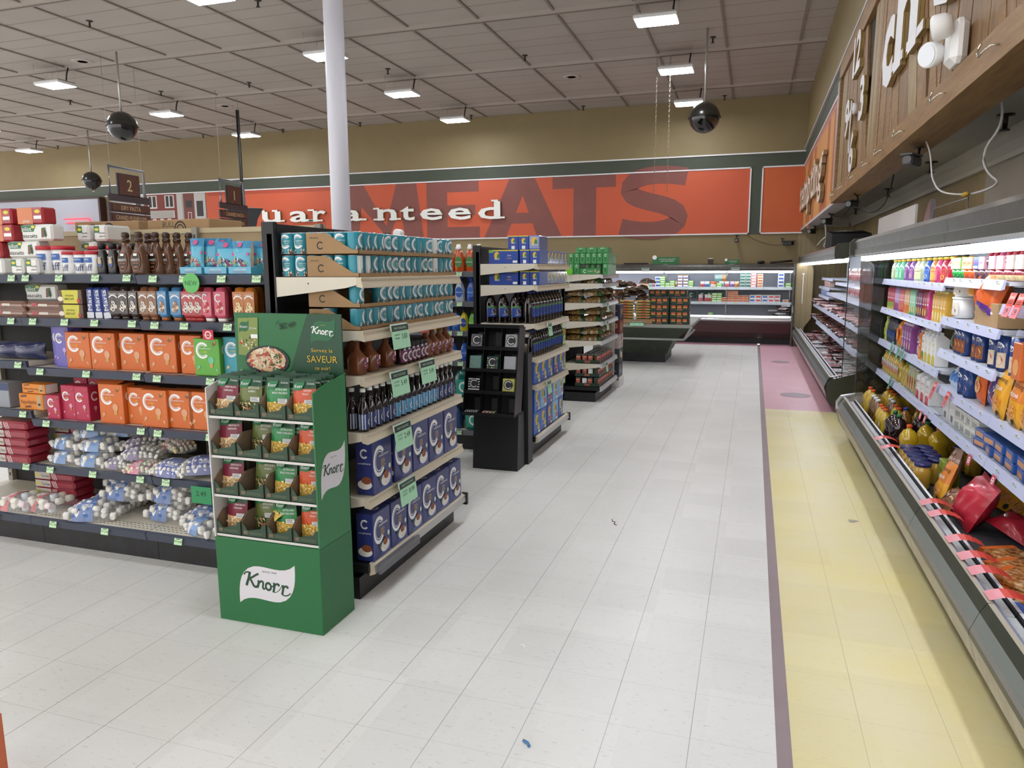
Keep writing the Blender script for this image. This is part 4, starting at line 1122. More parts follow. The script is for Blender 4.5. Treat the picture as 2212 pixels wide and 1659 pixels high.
art(a, Fh, [('poly', [(-2.488, 1.202), (-2.18, 1.202), (-2.06, 1.51), (-2.488, 1.51)], kg), leaf(-2.045, 1.365, -1.905, 1.495, mat('146039', .4)), ('text', 'SINCE 1838', -1.975, 1.458, .004, mat('C9A94E', .5), .03)] + knorr_word(-1.978, 1.425, .125, Wt) +
    [('text', 'Servez la', -1.985, 1.335, .018, mat('D9B23C', .5), .12), ('text', 'SAVEUR', -1.985, 1.292, .034, mat('D9B23C', .5), .17), ('text', 'ce soir!', -1.985, 1.248, .018, mat('D9B23C', .5), .085)] +
    [('poly', [(-2.47, 1.3), (-2.355, 1.29), (-2.345, 1.49), (-2.465, 1.485)], mat('7C8F45', .4)), leaf(-2.46, 1.41, -2.40, 1.475, mat('146039', .4)), ('text', 'Knorr', -2.43, 1.443, .014, Wt), ('text', 'FETTUCCINE', -2.375, 1.435, .008, Wt, .04), ('rect', -2.39, 1.385, -2.35, 1.405, Wt)] + specks(-2.41, 1.36, .05, .03, pasta, 30, 2, .15) +
    [('ell', -2.30, 1.275, .13, .075, bowl), ('ell', -2.30, 1.28, .11, .06, mat('D8B48C', .5))] + specks(-2.30, 1.28, .108, .058, pasta, 120, 9, .13) +
    [('line', [(-2.24, 1.455), (-2.225, 1.475), (-2.215, 1.455), (-2.205, 1.435)], .003, M_ink), ('text', '$2.49', -2.175, 1.455, .03, M_ink, .085, .2, .12)])
a.build('header_card', t)
# trays and pouches
def pouch_proto(col, l1, l2, foodm, seed):
    a = MB(); w_, h_ = .122, .185
    nx, nz = 7, 9
    P = []
    for j in range(nz):
        for i in range(nx):
            u, v = i / (nx - 1), j / (nz - 1)
            b = max(0, math.sin(PI * u)) ** .6 * max(0, math.sin(PI * (v * .9 + .05))) ** .6
            if v > .86: b *= .35
            P.append((u, v, b))
    def pos(u, v, b, s_): return ((u - .5) * w_ * (1 - .04 * b), s_ * .016 * b, v * h_)
    grid = [tuple(i + j * nx for i in (0,)) for j in (0,)]
    V = [pos(u, v, b, -1) for u, v, b in P] + [pos(u, v, b, 1) for u, v, b in P]
    o = nx * nz
    zone = lambda v: (kgd if v > .80 else (col if v > .40 else foodm[0]))
    for j in range(nz - 1):
        for i in range(nx - 1):
            k = j * nx + i
            m = zone((j + .5) / (nz - 1))
            a.mesh_in([V[k], V[k + 1], V[k + nx + 1], V[k + nx]], [(0, 1, 2, 3)], m, True)
            a.mesh_in([V[o + k], V[o + k + nx], V[o + k + nx + 1], V[o + k + 1]], [(0, 1, 2, 3)], kgd, True)
    b = MB()
    Fp = lambda u, v, L: (u, -.017 * max(0, math.sin(PI * (u / w_ + .5))) ** .6 * (max(0.05, math.sin(PI * (v / h_ * .9 + .05))) ** .6 if v < .86 * h_ else .33) - .0016 - .0006 * L, v)
    art(b, Fp, [leaf(-.056, .125, .004, .176, mat('147040', .4)), ('text', 'Knorr', -.025, .151, .016, Wt, .046, .2), ('text', 'Sidekicks', .038, .163, .009, Wt, .036, .2), ('text', l1, .026, .131, .009, Wt, min(.055, .0052 * len(l1))), ('text', l2, .018, .115, .009, Wt, min(.075, .0052 * len(l2))), ('rect', .012, .066, .054, .088, Wt), G_([('rect', .015, .083 - .006 * k, .05 - .006 * (k % 2), .085 - .006 * k, M_ink) for k in range(3)])] + specks(-.004, .040, .05, .032, foodm, 55, seed, .16))
    return Proto('pasta_pouch', 'pouch', [('pouch', a), ('print', b)], h_)
yel = [mat('D8B65A', .5), mat('E8D28A', .5), mat('C49A3E', .5)]
flav = [(pouch_proto(mat('7A2238', .35), 'CREAMY BACON', 'CARBONARA', [mat('D9B98A', .5), mat('EBD9B4', .5), mat('B98A5A', .5)], 2), 'maroon and green bacon carbonara'),
        (pouch_proto(mat('66713A', .35), 'FETTUCCINE', 'ALFREDO', [mat('4E5C30', .5), mat('DCD3A8', .5), mat('B5A870', .5), mat('B84A30', .5)], 3), 'olive green fettuccine alfredo'),
        (pouch_proto(mat('2C8148', .35), 'BUTTER & HERB', 'BEURRE ET FINES HERBES', yel, 4), 'bright green butter and herb'),
        (pouch_proto(mat('C4502A', .35), 'CHICKEN', 'POULET', yel, 5), 'orange and green chicken')]
a = MB(); tw, td = .14, .24
dg2 = mat('2B4634', .5)
a.box(-tw / 2, tw / 2, -td / 2, td / 2, 0, .003, dg2)
pr_ = [(-tw / 2, 0), (tw / 2, 0), (tw / 2, .07), (tw / 2 - .02, .066), (tw / 2 - .032, .045), (-tw / 2 + .032, .03), (-tw / 2 + .02, .05), (-tw / 2, .072)]
a.prism(pr_, 'y', -td / 2, -td / 2 + .003, dg2)
for sx in (-1, 1):
    x0 = sx * tw / 2 - (.002 if sx > 0 else 0)
    a.prism([(-td / 2, 0), (-td / 2, .07), (-td / 2 + .05, .11), (td / 2, .11), (td / 2, 0)], 'x', x0, x0 + .002, mat('8A7560', .7), mat('8A7560', .7))
art(a, front(-td / 2), [G_([('rect', -.06, .012, -.037, .028, mat('7E6A55', .6)), ('text', 'Knorr', -.0485, .02, .008, mat('28402F', .5)), ('rect', -.028, .014, .05, .017, mat('5E6650', .6)), ('rect', -.028, .021, .05, .024, mat('5E6650', .6))])])
trayK = Proto('display_tray', 'tray', [('display_tray', a)])
rowsn = ['bottom', 'second', 'third', 'top']
for r_, z in enumerate(Z4):
    for c_ in range(4):
        x = DX0 + .006 + .0735 + .1455 * c_
        trayK.put((x, DY0 + .13, z), 'dark green tray with cut-out front, %s tier, %s from the left' % (rowsn[r_], nth(c_)), 0, 'dark green pouch trays')
        P_, cn = flav[c_]
        cnt = {3: 5, 2: 2, 1: 1, 0: 2}[r_]
        if (r_, c_) in ((0, 2), (2, 0)): cnt = 1
        for k in range(cnt):
            yy = DY0 + .045 + .038 * k + (0.04 if (c_ == 1 and r_ < 3) else 0) + (.02 if r_ < 3 else 0)
            P_.put((x + rr.uniform(-.008, .012), yy, z + .006), '%s pasta pouch, %s tier, %s' % (cn, rowsn[r_], 'front one' if k == 0 else nth(k) + ' behind the front one'), rr.uniform(-.08, .08), 'pasta pouches', rx=-.10 + rr.uniform(-.03, .05), ry=rr.uniform(-.05, .05))
for i, (x, y, ry, c_) in enumerate(((-2.33, 2.97, -.35, 0), (-2.22, 3.0, .15, 1), (-2.12, 2.98, -.4, 2), (-2.02, 3.0, .5, 3), (-1.95, 2.98, -.2, 2))):
    flav[c_][0].put((x, y, 1.05), 'loose pasta pouch leaning behind the top tier, %s from the left' % nth(i), rr.uniform(-.2, .2), 'pasta pouches', rx=-.35, ry=ry)
flav[2][0].put((DX0 + .006 + .0735 + .291, DY0 + .06, .56), 'green pouch tipped over in the bottom tier', .5, 'pasta pouches', rx=-1.2, ry=-.6)
# ================================================================ THE LONG RUN'S PRODUCTS (they face -Y)
rr = random.Random(21)
YF = 3.36     # front line of goods on the upper shelves
def lofted(levels, m, n=14):
    """levels: (half width x, half depth y, z, squareness, material)"""
    a = MB()
    for wx, dy, z, p, *_ in levels:
        for k in range(n):
            t = 2 * PI * k / n; c, s_ = math.cos(t), math.sin(t)
            a.v.append((wx * math.copysign(abs(c) ** (2 / p), c), dy * math.copysign(abs(s_) ** (2 / p), s_), z))
    for i in range(len(levels) - 1):
        mm = levels[i][4] if len(levels[i]) > 4 else m
        for k in range(n):
            j = (k + 1) % n
            a.face((i * n + k, i * n + j, (i + 1) * n + j, (i + 1) * n + k), mm, True)
    a.face(list(range(n))[::-1], levels[0][4] if len(levels[0]) > 4 else m)
    a.face([(len(levels) - 1) * n + k for k in range(n)], levels[-2][4] if len(levels[-2]) > 4 else m)
    return a
def pillow(w_, h_, d_, m, seed=0, n=10, k=8, crump=.12, up='z'):
    """soft bag standing up (width x, height z, depth y)"""
    r = random.Random(seed); a = MB()
    def P(u, v, s_):
        b = max(0, math.sin(PI * u)) ** .55 * max(0, math.sin(PI * v)) ** .45
        nz = 1 + crump * (r.random() - .5) * 2
        return ((u - .5) * w_ * (1 - .10 * math.sin(PI * v) * abs(2 * u - 1)), s_ * d_ / 2 * b * nz, v * h_)
    for s_ in (-1, 1):
        o = len(a.v)
        for j in range(k + 1):
            for i in range(n + 1): a.v.append(P(i / n, j / k, s_))
        for j in range(k):
            for i in range(n):
                q = o + j * (n + 1) + i
                f = (q, q + 1, q + n + 2, q + n + 1)
                a.face(f if s_ < 0 else f[::-1], m[int(j / k * len(m))] if isinstance(m, (list, tuple)) else m, True)
    return a
def on_pillow(w_, h_, d_, lift=.004):
    return lambda u, v, L: (u, -d_ / 2 * max(0.02, math.sin(PI * min(.98, max(.02, u / w_ + .5)))) ** .55 * max(0.02, math.sin(PI * min(.98, max(.02, v / h_)))) ** .45 - lift - E_ * L, v)
# pilot biscuit packs
wrap = mat('D8D8D4', .25, coat=.4); gr = mat('2F6E46', .4)
def pilot_art():
    return [('poly', [(-.12, .055), (-.02, .055), (.0, .095), (-.12, .095)], gr), ('text', 'pilot', -.075, .073, .026, Wt, .075), ('text', 'biscuits', -.055, .032, .026, M_ink, .12), ('poly', [(.04, .02), (.085, .03), (.075, .08), (.045, .075)], mat('3F6A4C', .5)), G_([('line', [(.05, .02), (.06, .07)], .008, mat('A33A36', .5)), ('line', [(.075, .02), (.07, .06)], .006, M_ink)]), ('ell', -.02, .083, .016, .008, mat('D8CB3A', .4))]
pil = boxpack('biscuit_pack', 'biscuits', .25, .09, .098, wrap, pilot_art(), rough=.25, ch=.012, partname='wrapper')
endart = [('rect', -.04, .05, .0, .09, gr), ('ell', -.02, .07, .016, .009, mat('D8CB3A', .4)), ('text', 'biscuits', .02, .05, .012, M_ink, .045), ('text', 'pilote', .02, .03, .012, M_ink, .04)]
pil2 = boxpack('biscuit_pack', 'biscuits', .10, .2, .098, wrap, endart, rough=.25, ch=.012, partname='wrapper')
orb = mat('C05A32', .35, coat=.3); redb = mat('A32A33', .35, coat=.3)
pilR = boxpack('biscuit_pack', 'biscuits', .2, .1, .1, redb, [('rect', -.1, .002, .02, .098, mat('CF7A4A', .3)), ('ell', .06, .075, .022, .011, mat('D8CB3A', .4)), ('rect', .03, .03, .09, .05, Wt), ('text', 'pilote', -.03, .02, .018, Wt, .05)], ch=.01, partname='wrapper')
for i, (p, x, y, z, l) in enumerate(((pilR, -4.45, 3.45, 2.004, 'orange and red biscuit pack on top of the stack, left'), (pilR, -4.20, 3.45, 2.004, 'orange and red biscuit pack on top of the stack, right'), (pilR, -4.42, 3.42, 1.902, 'orange and red biscuit pack second from top of the stack'),
    (pil, -4.13, YF + .06, 1.902, 'white and green pilot biscuit pack high on the stack'), (pil2, -3.93, YF + .26, 1.902, 'white pilot biscuit pack turned endways high on the stack'), (pil2, -3.82, YF + .28, 1.902, 'white pilot biscuit pack turned endways at the right of the stack'),
    (pilR, -4.52, YF + .05, 1.802, 'orange and red biscuit pack low at the left of the stack'), (pil, -4.24, YF + .05, 1.802, 'white and green pilot biscuit pack in the middle of the stack'), (pil2, -3.90, YF + .27, 1.802, 'white pilot biscuit pack turned endways mid stack'))):
    p.put((x, y, z - .0), l, rr.uniform(-.05, .05), 'biscuit packs')
for i in range(3):
    (pil if i == 0 else pil2).put((-4.42 + .12 * i + (.08 if i else -.04), YF - .015 + (.05 if i else 0), 1.702), 'white and green biscuit pack, bottom row of the top shelf, %s from left' % nth(i), 0, 'biscuit packs', scale=(1, 1, .98))
# white spread tubs
def tub(r, h, nm, tx):
    a = MB(); a.lathe([(r * .86, 0), (r * .9, .005), (r * .98, h * .86)], Wt, 18)
    b = MB(); b.lathe([(r * 1.04, h * .86), (r * 1.04, h), (r * .9, h + .001)], mat('B3202F', .4), 18)
    c = MB(); art(c, cyl(r * .95 + .004), [('rect', -r * .9, h * .5, r * .8, h * .72, mat('2A5EA8', .4), 1), G_([('text', 'marshmallow', -.01, h * .65, .012, Wt, r * 1.3), ('text', tx, 0, h * .28, h * .3, mat('1F3566', .4), r * 1.6)])])
    return Proto('spread_tub', 'tub', [('tub_body', a), ('lid', b), ('label', c)])
tb = tub(.062, .165, 'big', 'fluff'); ts = tub(.045, .13, 'small', 'fluff')
for i, (p, x, y, l) in enumerate(((tb, -4.11, YF + .03, 'larger white marshmallow fluff tub with red lid, left'), (tb, -4.0, YF + .04, 'larger white marshmallow fluff tub with red lid, right'), (tb, -3.9, YF + .2, 'larger marshmallow fluff tub in the back row, left'), (tb, -3.77, YF + .2, 'larger marshmallow fluff tub in the back row, right'),
    (ts, -3.90, YF, 'smaller white fluff tub, leftmost'), (ts, -3.81, YF, 'smaller white fluff tub, middle one'), (ts, -3.725, YF, 'smaller white fluff tub, rightmost'))):
    p.put((x + .04, y, 1.705), l, rr.uniform(-.3, .3), 'fluff tubs')
# black syrup bottles, chocolate bottles
blk = mat('121010', .25, coat=.4)
bs = Proto('syrup_bottle', 'bottle', [('bottle_body', lofted([(.03, .022, 0, 3), (.034, .025, .01, 3), (.036, .026, .06, 2.6), (.033, .024, .11, 2.4), (.022, .018, .14, 2), (.018, .018, .15, 2)], blk)), ('cap', MB().lathe([(.022, .15), (.022, .178), (.02, .18)], M_black, 12)),
    ('label', art(MB(), front(-.027), [G_([('ell', 0, .07, .02, .035, mat('4A3A30', .4)), ('ell', 0, .075, .012, .022, mat('B9A98C', .4)), ('text', 'SYRUP', 0, .098, .009, Wt), ('ell', 0, .055, .014, .008, mat('3A5A9A', .4))])]))])
for i, (x, y) in enumerate(((-3.615, YF), (-3.535, YF), (-3.57, YF + .1), (-3.48, YF + .1))):
    bs.put((x, y, 1.70), 'black capped chocolate syrup bottle, %s' % ('left front', 'right front', 'left at the back', 'right at the back')[i], 0, 'black syrup bottles')
choc = mat('5A3A28', .28, coat=.3)
hb = Proto('syrup_bottle', 'bottle', [('bottle_body', lofted([(.042, .03, 0, 3), (.048, .034, .012, 3), (.05, .034, .06, 2.6), (.046, .03, .1, 2.5), (.03, .022, .15, 2.2), (.02, .018, .185, 2)], choc)),
    ('cap', MB().lathe([(.022, .185), (.023, .2), (.019, .202), (.019, .212), (.022, .214), (.021, .235), (.015, .24)], mat('3E271C', .3), 12)),
    ('label', art(MB(), lambda u, v, L: (u, -.0345 - .003 * math.cos(u * 30) - E_ * L + max(0, v - .09) * .12, v), [('ell', 0, .075, .034, .055, mat('B86A35', .4)), ('ell', 0, .075, .031, .052, mat('1F1714', .4)), G_([('text', "HERSHEY'S", 0, .082, .014, Wt, .056), ('text', 'CHIP·CHIP', 0, .064, .009, mat('D88A4A', .4), .04), ('rect', -.012, .105, .012, .118, Wt), ('rect', -.014, .04, .014, .046, mat('B86A35', .4))])]))])
for i, (x, y) in enumerate(((-3.435, YF), (-3.33, YF - .01), (-3.28, YF + .06), (-3.24, YF + .1), (-3.20, YF + .14), (-3.15, YF + .18), (-3.40, YF + .13))):
    hb.put((x, y, 1.70), 'brown chocolate syrup bottle with oval label, ' + ('leftmost in front', 'largest in front', 'third from the left', 'fourth from the left', 'fifth from the left', 'rightmost', 'behind the leftmost two')[i], 0, 'brown syrup bottles')
# blue pouches in trays
bl = mat('4FA6C4', .25, coat=.4); pk = mat('C2467A', .4)
def bluepouch(w_, h_, fm):
    return Proto('topping_pouch', 'pouch', [('pouch', pillow(w_, h_, .035, [bl, bl, bl, mat('2F7FA8', .3)], 3)), ('print', art(MB(), on_pillow(w_, h_, .035), [G_([('ell', 0, h_ * .87, .016, .014, pk), ('rect', -w_ * .42, h_ * .52, w_ * .42, h_ * .6, pk)])] + specks(0, h_ * .3, w_ * .33, h_ * .17, [mat('7FBF6A', .4), pk], 14, 2, .3) + specks(0, h_ * .3, w_ * .22, h_ * .13, fm, 20, 4, .25)))])
bp1 = bluepouch(.1, .185, [cream, mat('B8323E', .4), mat('C89A5A', .4)]); bp2 = bluepouch(.14, .165, [M_ink, mat('5A2E6A', .4), Wt])
for i, (p, x, y, r_) in enumerate(((bp1, -2.965, YF + .02, 0), (bp1, -2.89, YF + .06, .4), (bp1, -2.84, YF + .09, .3), (bp2, -2.77, YF + .03, .1), (bp2, -2.66, YF + .01, -.1), (bp2, -2.56, YF + .08, .2))):
    p.put((x, y, 1.715), 'light blue dessert topping pouch, %s from the left' % nth(i), r_, 'blue topping pouches', rx=-.1)
a = MB(); a.box(-.075, .075, -.05, .05, 0, .003, bl); a.box(-.075, .075, -.05, -.047, 0, .04, bl); a.box(-.075, .075, .047, .05, 0, .04, bl); a.prism([(-.05, 0), (-.05, .035), (.05, .06), (.05, 0)], 'x', -.075, -.073, bl); a.prism([(-.05, 0), (-.05, .035), (.05, .06), (.05, 0)], 'x', .073, .075, bl)
art(a, front(-.05), [G_([('text', 'GARNITURE', 0, .026, .01, Wt, .08), ('text', 'POUR DESSERT', 0, .012, .008, pk, .08)])])
bt = Proto('display_tray', 'tray', [('display_tray', a)])
for i, x in enumerate((-2.965, -2.80, -2.64)): bt.put((x, YF + .02, 1.70), 'small light blue tray under the topping pouches, %s' % ('left', 'middle', 'right')[i], 0, 'small blue trays')
# cardboard boxes on the far side of the run
a = MB(); a.box(-.26, .26, -.15, .15, 0, .36, M_card, .004); art(a, front(-.15), [G_([('text', 'BULL', -.08, .33, .035, M_ink, .1, .2), ('arc', .02, .30, .04, .05, 0, 180, M_ink), ('arc', .02, .30, .022, .03, 0, 180, M_ink)])])
cb = Proto('cardboard_box', 'box', [('cardboard_box', a)])
cb.put((-4.15, 4.05, 1.69), 'open brown cardboard box behind the top shelf, left one', .06); cb.put((-3.56, 4.07, 1.69), 'open brown cardboard box behind the top shelf, right one', -.05)
# ---- second shelf
z2 = 1.44
pil.put((-4.22, YF + .12, z2 + .10), 'white and green pilot biscuit pack lying on the bagged biscuits', .05, 'biscuit packs')
bag = mat('8E6E62', .2, coat=.6); bag2 = mat('B08A6C', .3)
a = MB(); a.box(-.15, .15, -.05, .05, 0, .05, bag, .02)
bb = Proto('biscuit_bag', 'bag', [('bag', a), ('label', art(MB(), front(-.05), [G_([('rect', -.09, .018, -.05, .04, mat('A8434A', .4)), ('rect', -.04, .02, .03, .035, mat('CFC7BC', .4))])]))])
for i, (x, z) in enumerate(((-4.38, 0), (-4.38, .05), (-4.08, 0), (-4.08, .05))):
    bb.put((x, YF + .02, z2 + z), 'clear bag of finger biscuits, %s of the second shelf' % ('left bottom', 'left top', 'right bottom', 'right top')[i], rr.uniform(-.05, .05), 'bagged biscuits')
yb = boxpack('tea_biscuit_box', 'box', .19, .12, .085, mat('5A4536', .4), [('poly', [(-.05, .003), (.06, .003), (.07, .082), (-.06, .082)], mat('C9C23C', .4)), ('text', 'ORIGINAL', 0, .05, .011, M_ink, .07), ('text', 'BISCUIT', 0, .03, .013, M_ink, .07), ('ell', -.07, .03, .022, .014, cream), ('ell', .07, .02, .012, .012, red_)])
for i in range(2): yb.put((-3.865, YF + .03, z2 + .087 * i), 'brown and yellow biscuit box, %s of two' % ('lower', 'upper')[i], 0, 'brown and yellow biscuit boxes')
mb_ = mat('243C86', .3, coat=.4)
a = MB(); a.box(-.03, .03, -.025, .025, 0, .185, mb_, .012)
ma = Proto('biscuit_roll', 'biscuits', [('wrapper', a), ('print', art(MB(), lambda u, v, L: (-v, -.025 - E_ * L, u + .09), [('rect', -.085, -.026, -.05, .026, mat('CFD3DC', .3)), ('text', 'Maria', .02, 0, .034, Wt, .12)]))])
for i in range(3): ma.put((-3.73 + .065 * i, YF + .01, z2), 'blue Maria biscuit roll standing upright, %s from the left' % nth(i), 0, 'blue biscuit rolls', ry=-.05 * i)
def squeeze(col, cap, l1, fm, cc=None, c_=False):
    lv = [(.030, .022, .018, 3), (.036, .026, .03, 3), (.034, .024, .07, 2.6), (.039, .028, .11, 2.6), (.039, .028, .15, 2.6), (.028, .02, .185, 2.4), (.01, .01, .19, 2)]
    it = [G_([('poly', [(-.033, .035), (.033, .035), (.036, .165), (-.036, .165)], cc or col)])]
    it += [G_(c_logo(-.008, .13, .024) if c_ else [('arc', 0, .11, .028, .035, 30, 150, Wt), ('text', l1, 0, .148, .009, Wt, .05)])] + specks(0, .075, .026, .026, fm, 14, 5, .4)
    return Proto('syrup_squeeze_bottle', 'bottle', [('bottle_body', lofted(lv, col)), ('cap', lofted([(.024, .018, 0, 3), (.028, .02, .018, 3)], cap)), ('label', art(MB(), lambda u, v, L: (u, -.0285 - E_ * L + .0025 * abs(u) / .036, v), it))])
dkb = mat('2E1D18', .25, coat=.4); cb_ = mat('7A4A2E', .25, coat=.4); blu = mat('3E78A8', .3, coat=.3); rd = mat('A81E28', .25, coat=.4); pkk = mat('C85068', .3, coat=.3); ora = mat('B4681E', .3, coat=.3); grn = mat('2E6A3E', .35)
ic = [cream, mat('CFCBC8', .4)]
SQ = [(squeeze(dkb, dkb, "SMUCKER'S", ic), 'dark chocolate', (-3.545, -3.475, -3.40)), (squeeze(cb_, cb_, "SMUCKER'S", ic, mat('8E6A50', .4)), 'light brown butterscotch', (-3.325, -3.265)),
      (squeeze(blu, mat('A86230', .3), "SMUCKER'S", [mat('D8C8B0', .4), mat('B8763A', .4)], mat('5A8FB8', .4)), 'blue and green caramel', (-3.19, -3.10)), (squeeze(rd, rd, "SMUCKER'S", ic), 'red strawberry', (-3.02, -2.985, -2.945)),
      (squeeze(pkk, Wt, '', [mat('E3B8B0', .4), mat('B8323E', .4)], None, True), 'pink C branded', (-2.88, -2.795)), (squeeze(ora, ora, 'CARAMEL', [mat('E8D8A8', .4)]), 'orange caramel', (-2.67, -2.60))]
for P_, cn, xs_ in SQ:
    for i, x in enumerate(xs_):
        P_.put((x, YF + .005, z2), '%s syrup squeeze bottle on the second shelf, %s from left' % (cn, nth(i)), rr.uniform(-.1, .1), 'syrup squeeze bottles')
        if i == 0: P_.put((x + .03, YF + .11, z2), '%s syrup squeeze bottle in the back row' % cn, 0, 'syrup squeeze bottles')
# ---- cone boxes
wf = [mat('C99A58', .5), mat('A87A40', .5)]
def cone(cx, cy, s_, scoop, ang=0.0, cup=True):
    c, d = math.cos(ang), math.sin(ang)
    T = lambda x, y: (cx + s_ * (x * c - y * d), cy + s_ * (x * d + y * c))
    o = [('poly', [T(-.28, .1), T(-.2, -.8), T(.2, -.8), T(.28, .1)] if cup else [T(-.3, .1), T(0, -1.1), T(.3, .1)], wf[0])]
    if cup: o.append(('poly', [T(-.38, .1), T(-.34, -.2), T(.34, -.2), T(.38, .1)], wf[1]))
    o.append(('poly', [T(.42 * math.cos(t), .1 + .42 * math.sin(t) * 1.05) for t in [2 * PI * k / 14 for k in range(14)]], scoop))
    return o
def cone_box(w_, h_, col, line, l1, scoop, cup=True, d_=.1, nm='cone_box'):
    its = []
    its += [G_(c_logo(-w_ * .16, h_ * .68, w_ * .27, sx=.95)), ('text', 'compliments', -w_ * .06, h_ * .74, h_ * .045, Wt, w_ * .45), ('text', l1, -w_ * .1, h_ * .64, h_ * .05, mat('E8C84A', .4), w_ * .25)]
    its += [G_(cone(w_ * .17, h_ * .40, w_ * .27, scoop, 0, cup) + cone(-w_ * .33, h_ * .22, w_ * .13, scoop, -.6, cup) + cone(w_ * .38, h_ * .16, w_ * .1, scoop, .5, cup) + cone(w_ * .3, h_ * .86, w_ * .13, mat('8A5A3C', .5), 2.4, cup))]
    return boxpack(nm, 'box', w_, d_, h_, col, its, [G_(c_logo(0, h_ * .7, d_ * .32)), G_(cone(0, h_ * .35, d_ * .3, scoop, 0, cup))])
og = mat('CF6A2C', .4); ogl = mat('DB8650', .4); peach = mat('D9A07A', .5)
ob1 = cone_box(.19, .222, og, ogl, 'CUPS', peach); ob2 = cone_box(.15, .222, og, ogl, 'CUPS', peach)
pb = cone_box(.12, .265, mat('6A62B0', .4), Wt, 'CORNETS', mat('B8A0D0', .5), False)
gb = cone_box(.175, .21, mat('5EA83E', .4), Wt, 'CUPS', mat('6FBF9A', .5)); tb2 = cone_box(.16, .22, mat('3F98A8', .4), Wt, 'CONES', mat('D8C090', .5), False)
z3 = 1.133
pb.put((-4.02, YF + .07, z3), 'purple ice cream cone box, front one', -.05); pb.put((-4.10, YF + .12, z3), 'purple ice cream cone box, half hidden behind the front one')
for i, x in enumerate((-3.885, -3.69, -3.485, -3.25, -3.04)):
    (ob1 if i != 4 else ob2).put((x, YF + .06 + (0.02 if i in (2,) else 0), z3), 'orange ice cream cup box on the third shelf, %s from left' % nth(i), (0, 0, 0, .06, 0)[i], 'orange ice cream cup boxes')
gb.put((-2.905, YF + .03, z3), 'bright green ice cream cup box'); tb2.put((-2.735, YF + .06, z3), 'teal ice cream cone box beside the green one')
ob1.put((-3.78, YF + .2, z3), 'orange ice cream cup box in the back row of the third shelf', 0, 'orange ice cream cup boxes')
rs = boxpack('cookie_pack', 'cookies', .26, .12, .046, mat('4A1418', .3, coat=.3), [G_([('line', [(-.11 + .012 * k, .002), (-.09 + .012 * k, .044)], .004, Wt) for k in range(3)] + [('ell', -.03, .024, .02, .012, mat('C9B838', .4)), ('text', 'Fudgee', .05, .024, .02, mat('C8B8A8', .4), .09)])])
for i in range(6): rs.put((-4.12 + .01 * (i % 2), YF + .2, 1.172 + .048 * i), 'dark red striped cookie pack, stack of the third shelf, %s from bottom' % nth(i), 0, 'dark red cookie packs')
nv = Proto('cookie_bag', 'bag', [('bag', pillow(.28, .11, .1, mat('1C2450', .25, coat=.4), 4))])
for i, x in enumerate((-4.5, -4.33)): nv.put((x, YF + .05, 1.172), 'navy blue cookie bag at the far left of the third shelf, %s' % ('left', 'right')[i], 0, 'navy cookie bags')
# ---- fourth shelf
z4 = .812
nb = boxpack('wafer_box', 'box', .2, .09, .10, mat('D9811E', .4), [('text', 'Napolitanke', -.02, .05, .026, M_ink, .13), G_([('poly', [(-.08, .075), (-.03, .082), (-.035, .095), (-.085, .088)], mat('6E3E20', .5)), ('poly', [(-.05, .01), (.0, .015), (-.005, .028), (-.055, .022)], mat('6E3E20', .5)), ('rect', .05, .01, .085, .09, mat('B89A70', .5)), ('ell', .068, .035, .012, .008, M_ink)])], [('rect', -.04, .004, .04, .096, Wt)])
nb.put((-4.27, YF + .02, z4 + .05), 'orange Napolitanke wafer box, lower front'); nb.put((-4.25, YF + .03, z4 + .152), 'orange Napolitanke wafer box, top of the pile', -.04, scale=(1, 1, .6)); nb.put((-4.15, YF + .14, z4 + .05), 'orange Napolitanke wafer box at the back')
boxpack('grey_biscuit_box', 'box', .2, .1, .16, mat('8E939C', .4), [('rect', -.1, .11, .1, .158, mat('2A3D66', .4))]).put((-4.56, YF + .03, .862), 'grey biscuit box with navy lid at the far left')
rm = mat('B22A4C', .4); pkc = mat('D9A0B8', .5)
rb1 = cone_box(.11, .215, rm, Wt, 'CONES', pkc, False, .09); rb2 = cone_box(.105, .15, rm, Wt, 'CUPS', pkc, True, .09)
rb2.put((-4.09, YF + .02, z4), 'small crimson ice cream cup box'); rb1.put((-3.985, YF + .04, z4), 'crimson ice cream cone box, left of two in front'); rb1.put((-3.865, YF + .03, z4), 'crimson ice cream cone box, right of two in front')
for i in range(3): rb1.put((-4.06 + .12 * i, YF + .2, z4 + .04), 'crimson ice cream cone box in the back row, %s from left' % nth(i), 0, 'crimson cone boxes')
ob3 = cone_box(.185, .24, og, ogl, 'CUPS', peach)
ob3.put((-3.63, YF + .03, z4), 'large orange cup box with open flap on the fourth shelf'); a = MB(); a.poly([(-3.75, YF - .02, z4 + .243), (-3.57, YF - .02, z4 + .243), (-3.55, YF + .06, z4 + .27), (-3.74, YF + .06, z4 + .268)], og); tag(a.build('box_flap'), 'lifted orange flap on top of the large cup box', 'box flap')
for i, x in enumerate((-3.46, -3.30, -3.13, -2.97)):
    (ob2 if i == 0 else ob1).put((x, YF + (.06, .02, .04, .04)[i], z4), 'orange ice cream cup box on the fourth shelf, %s from left' % nth(i + 1), 0, 'orange ice cream cup boxes')
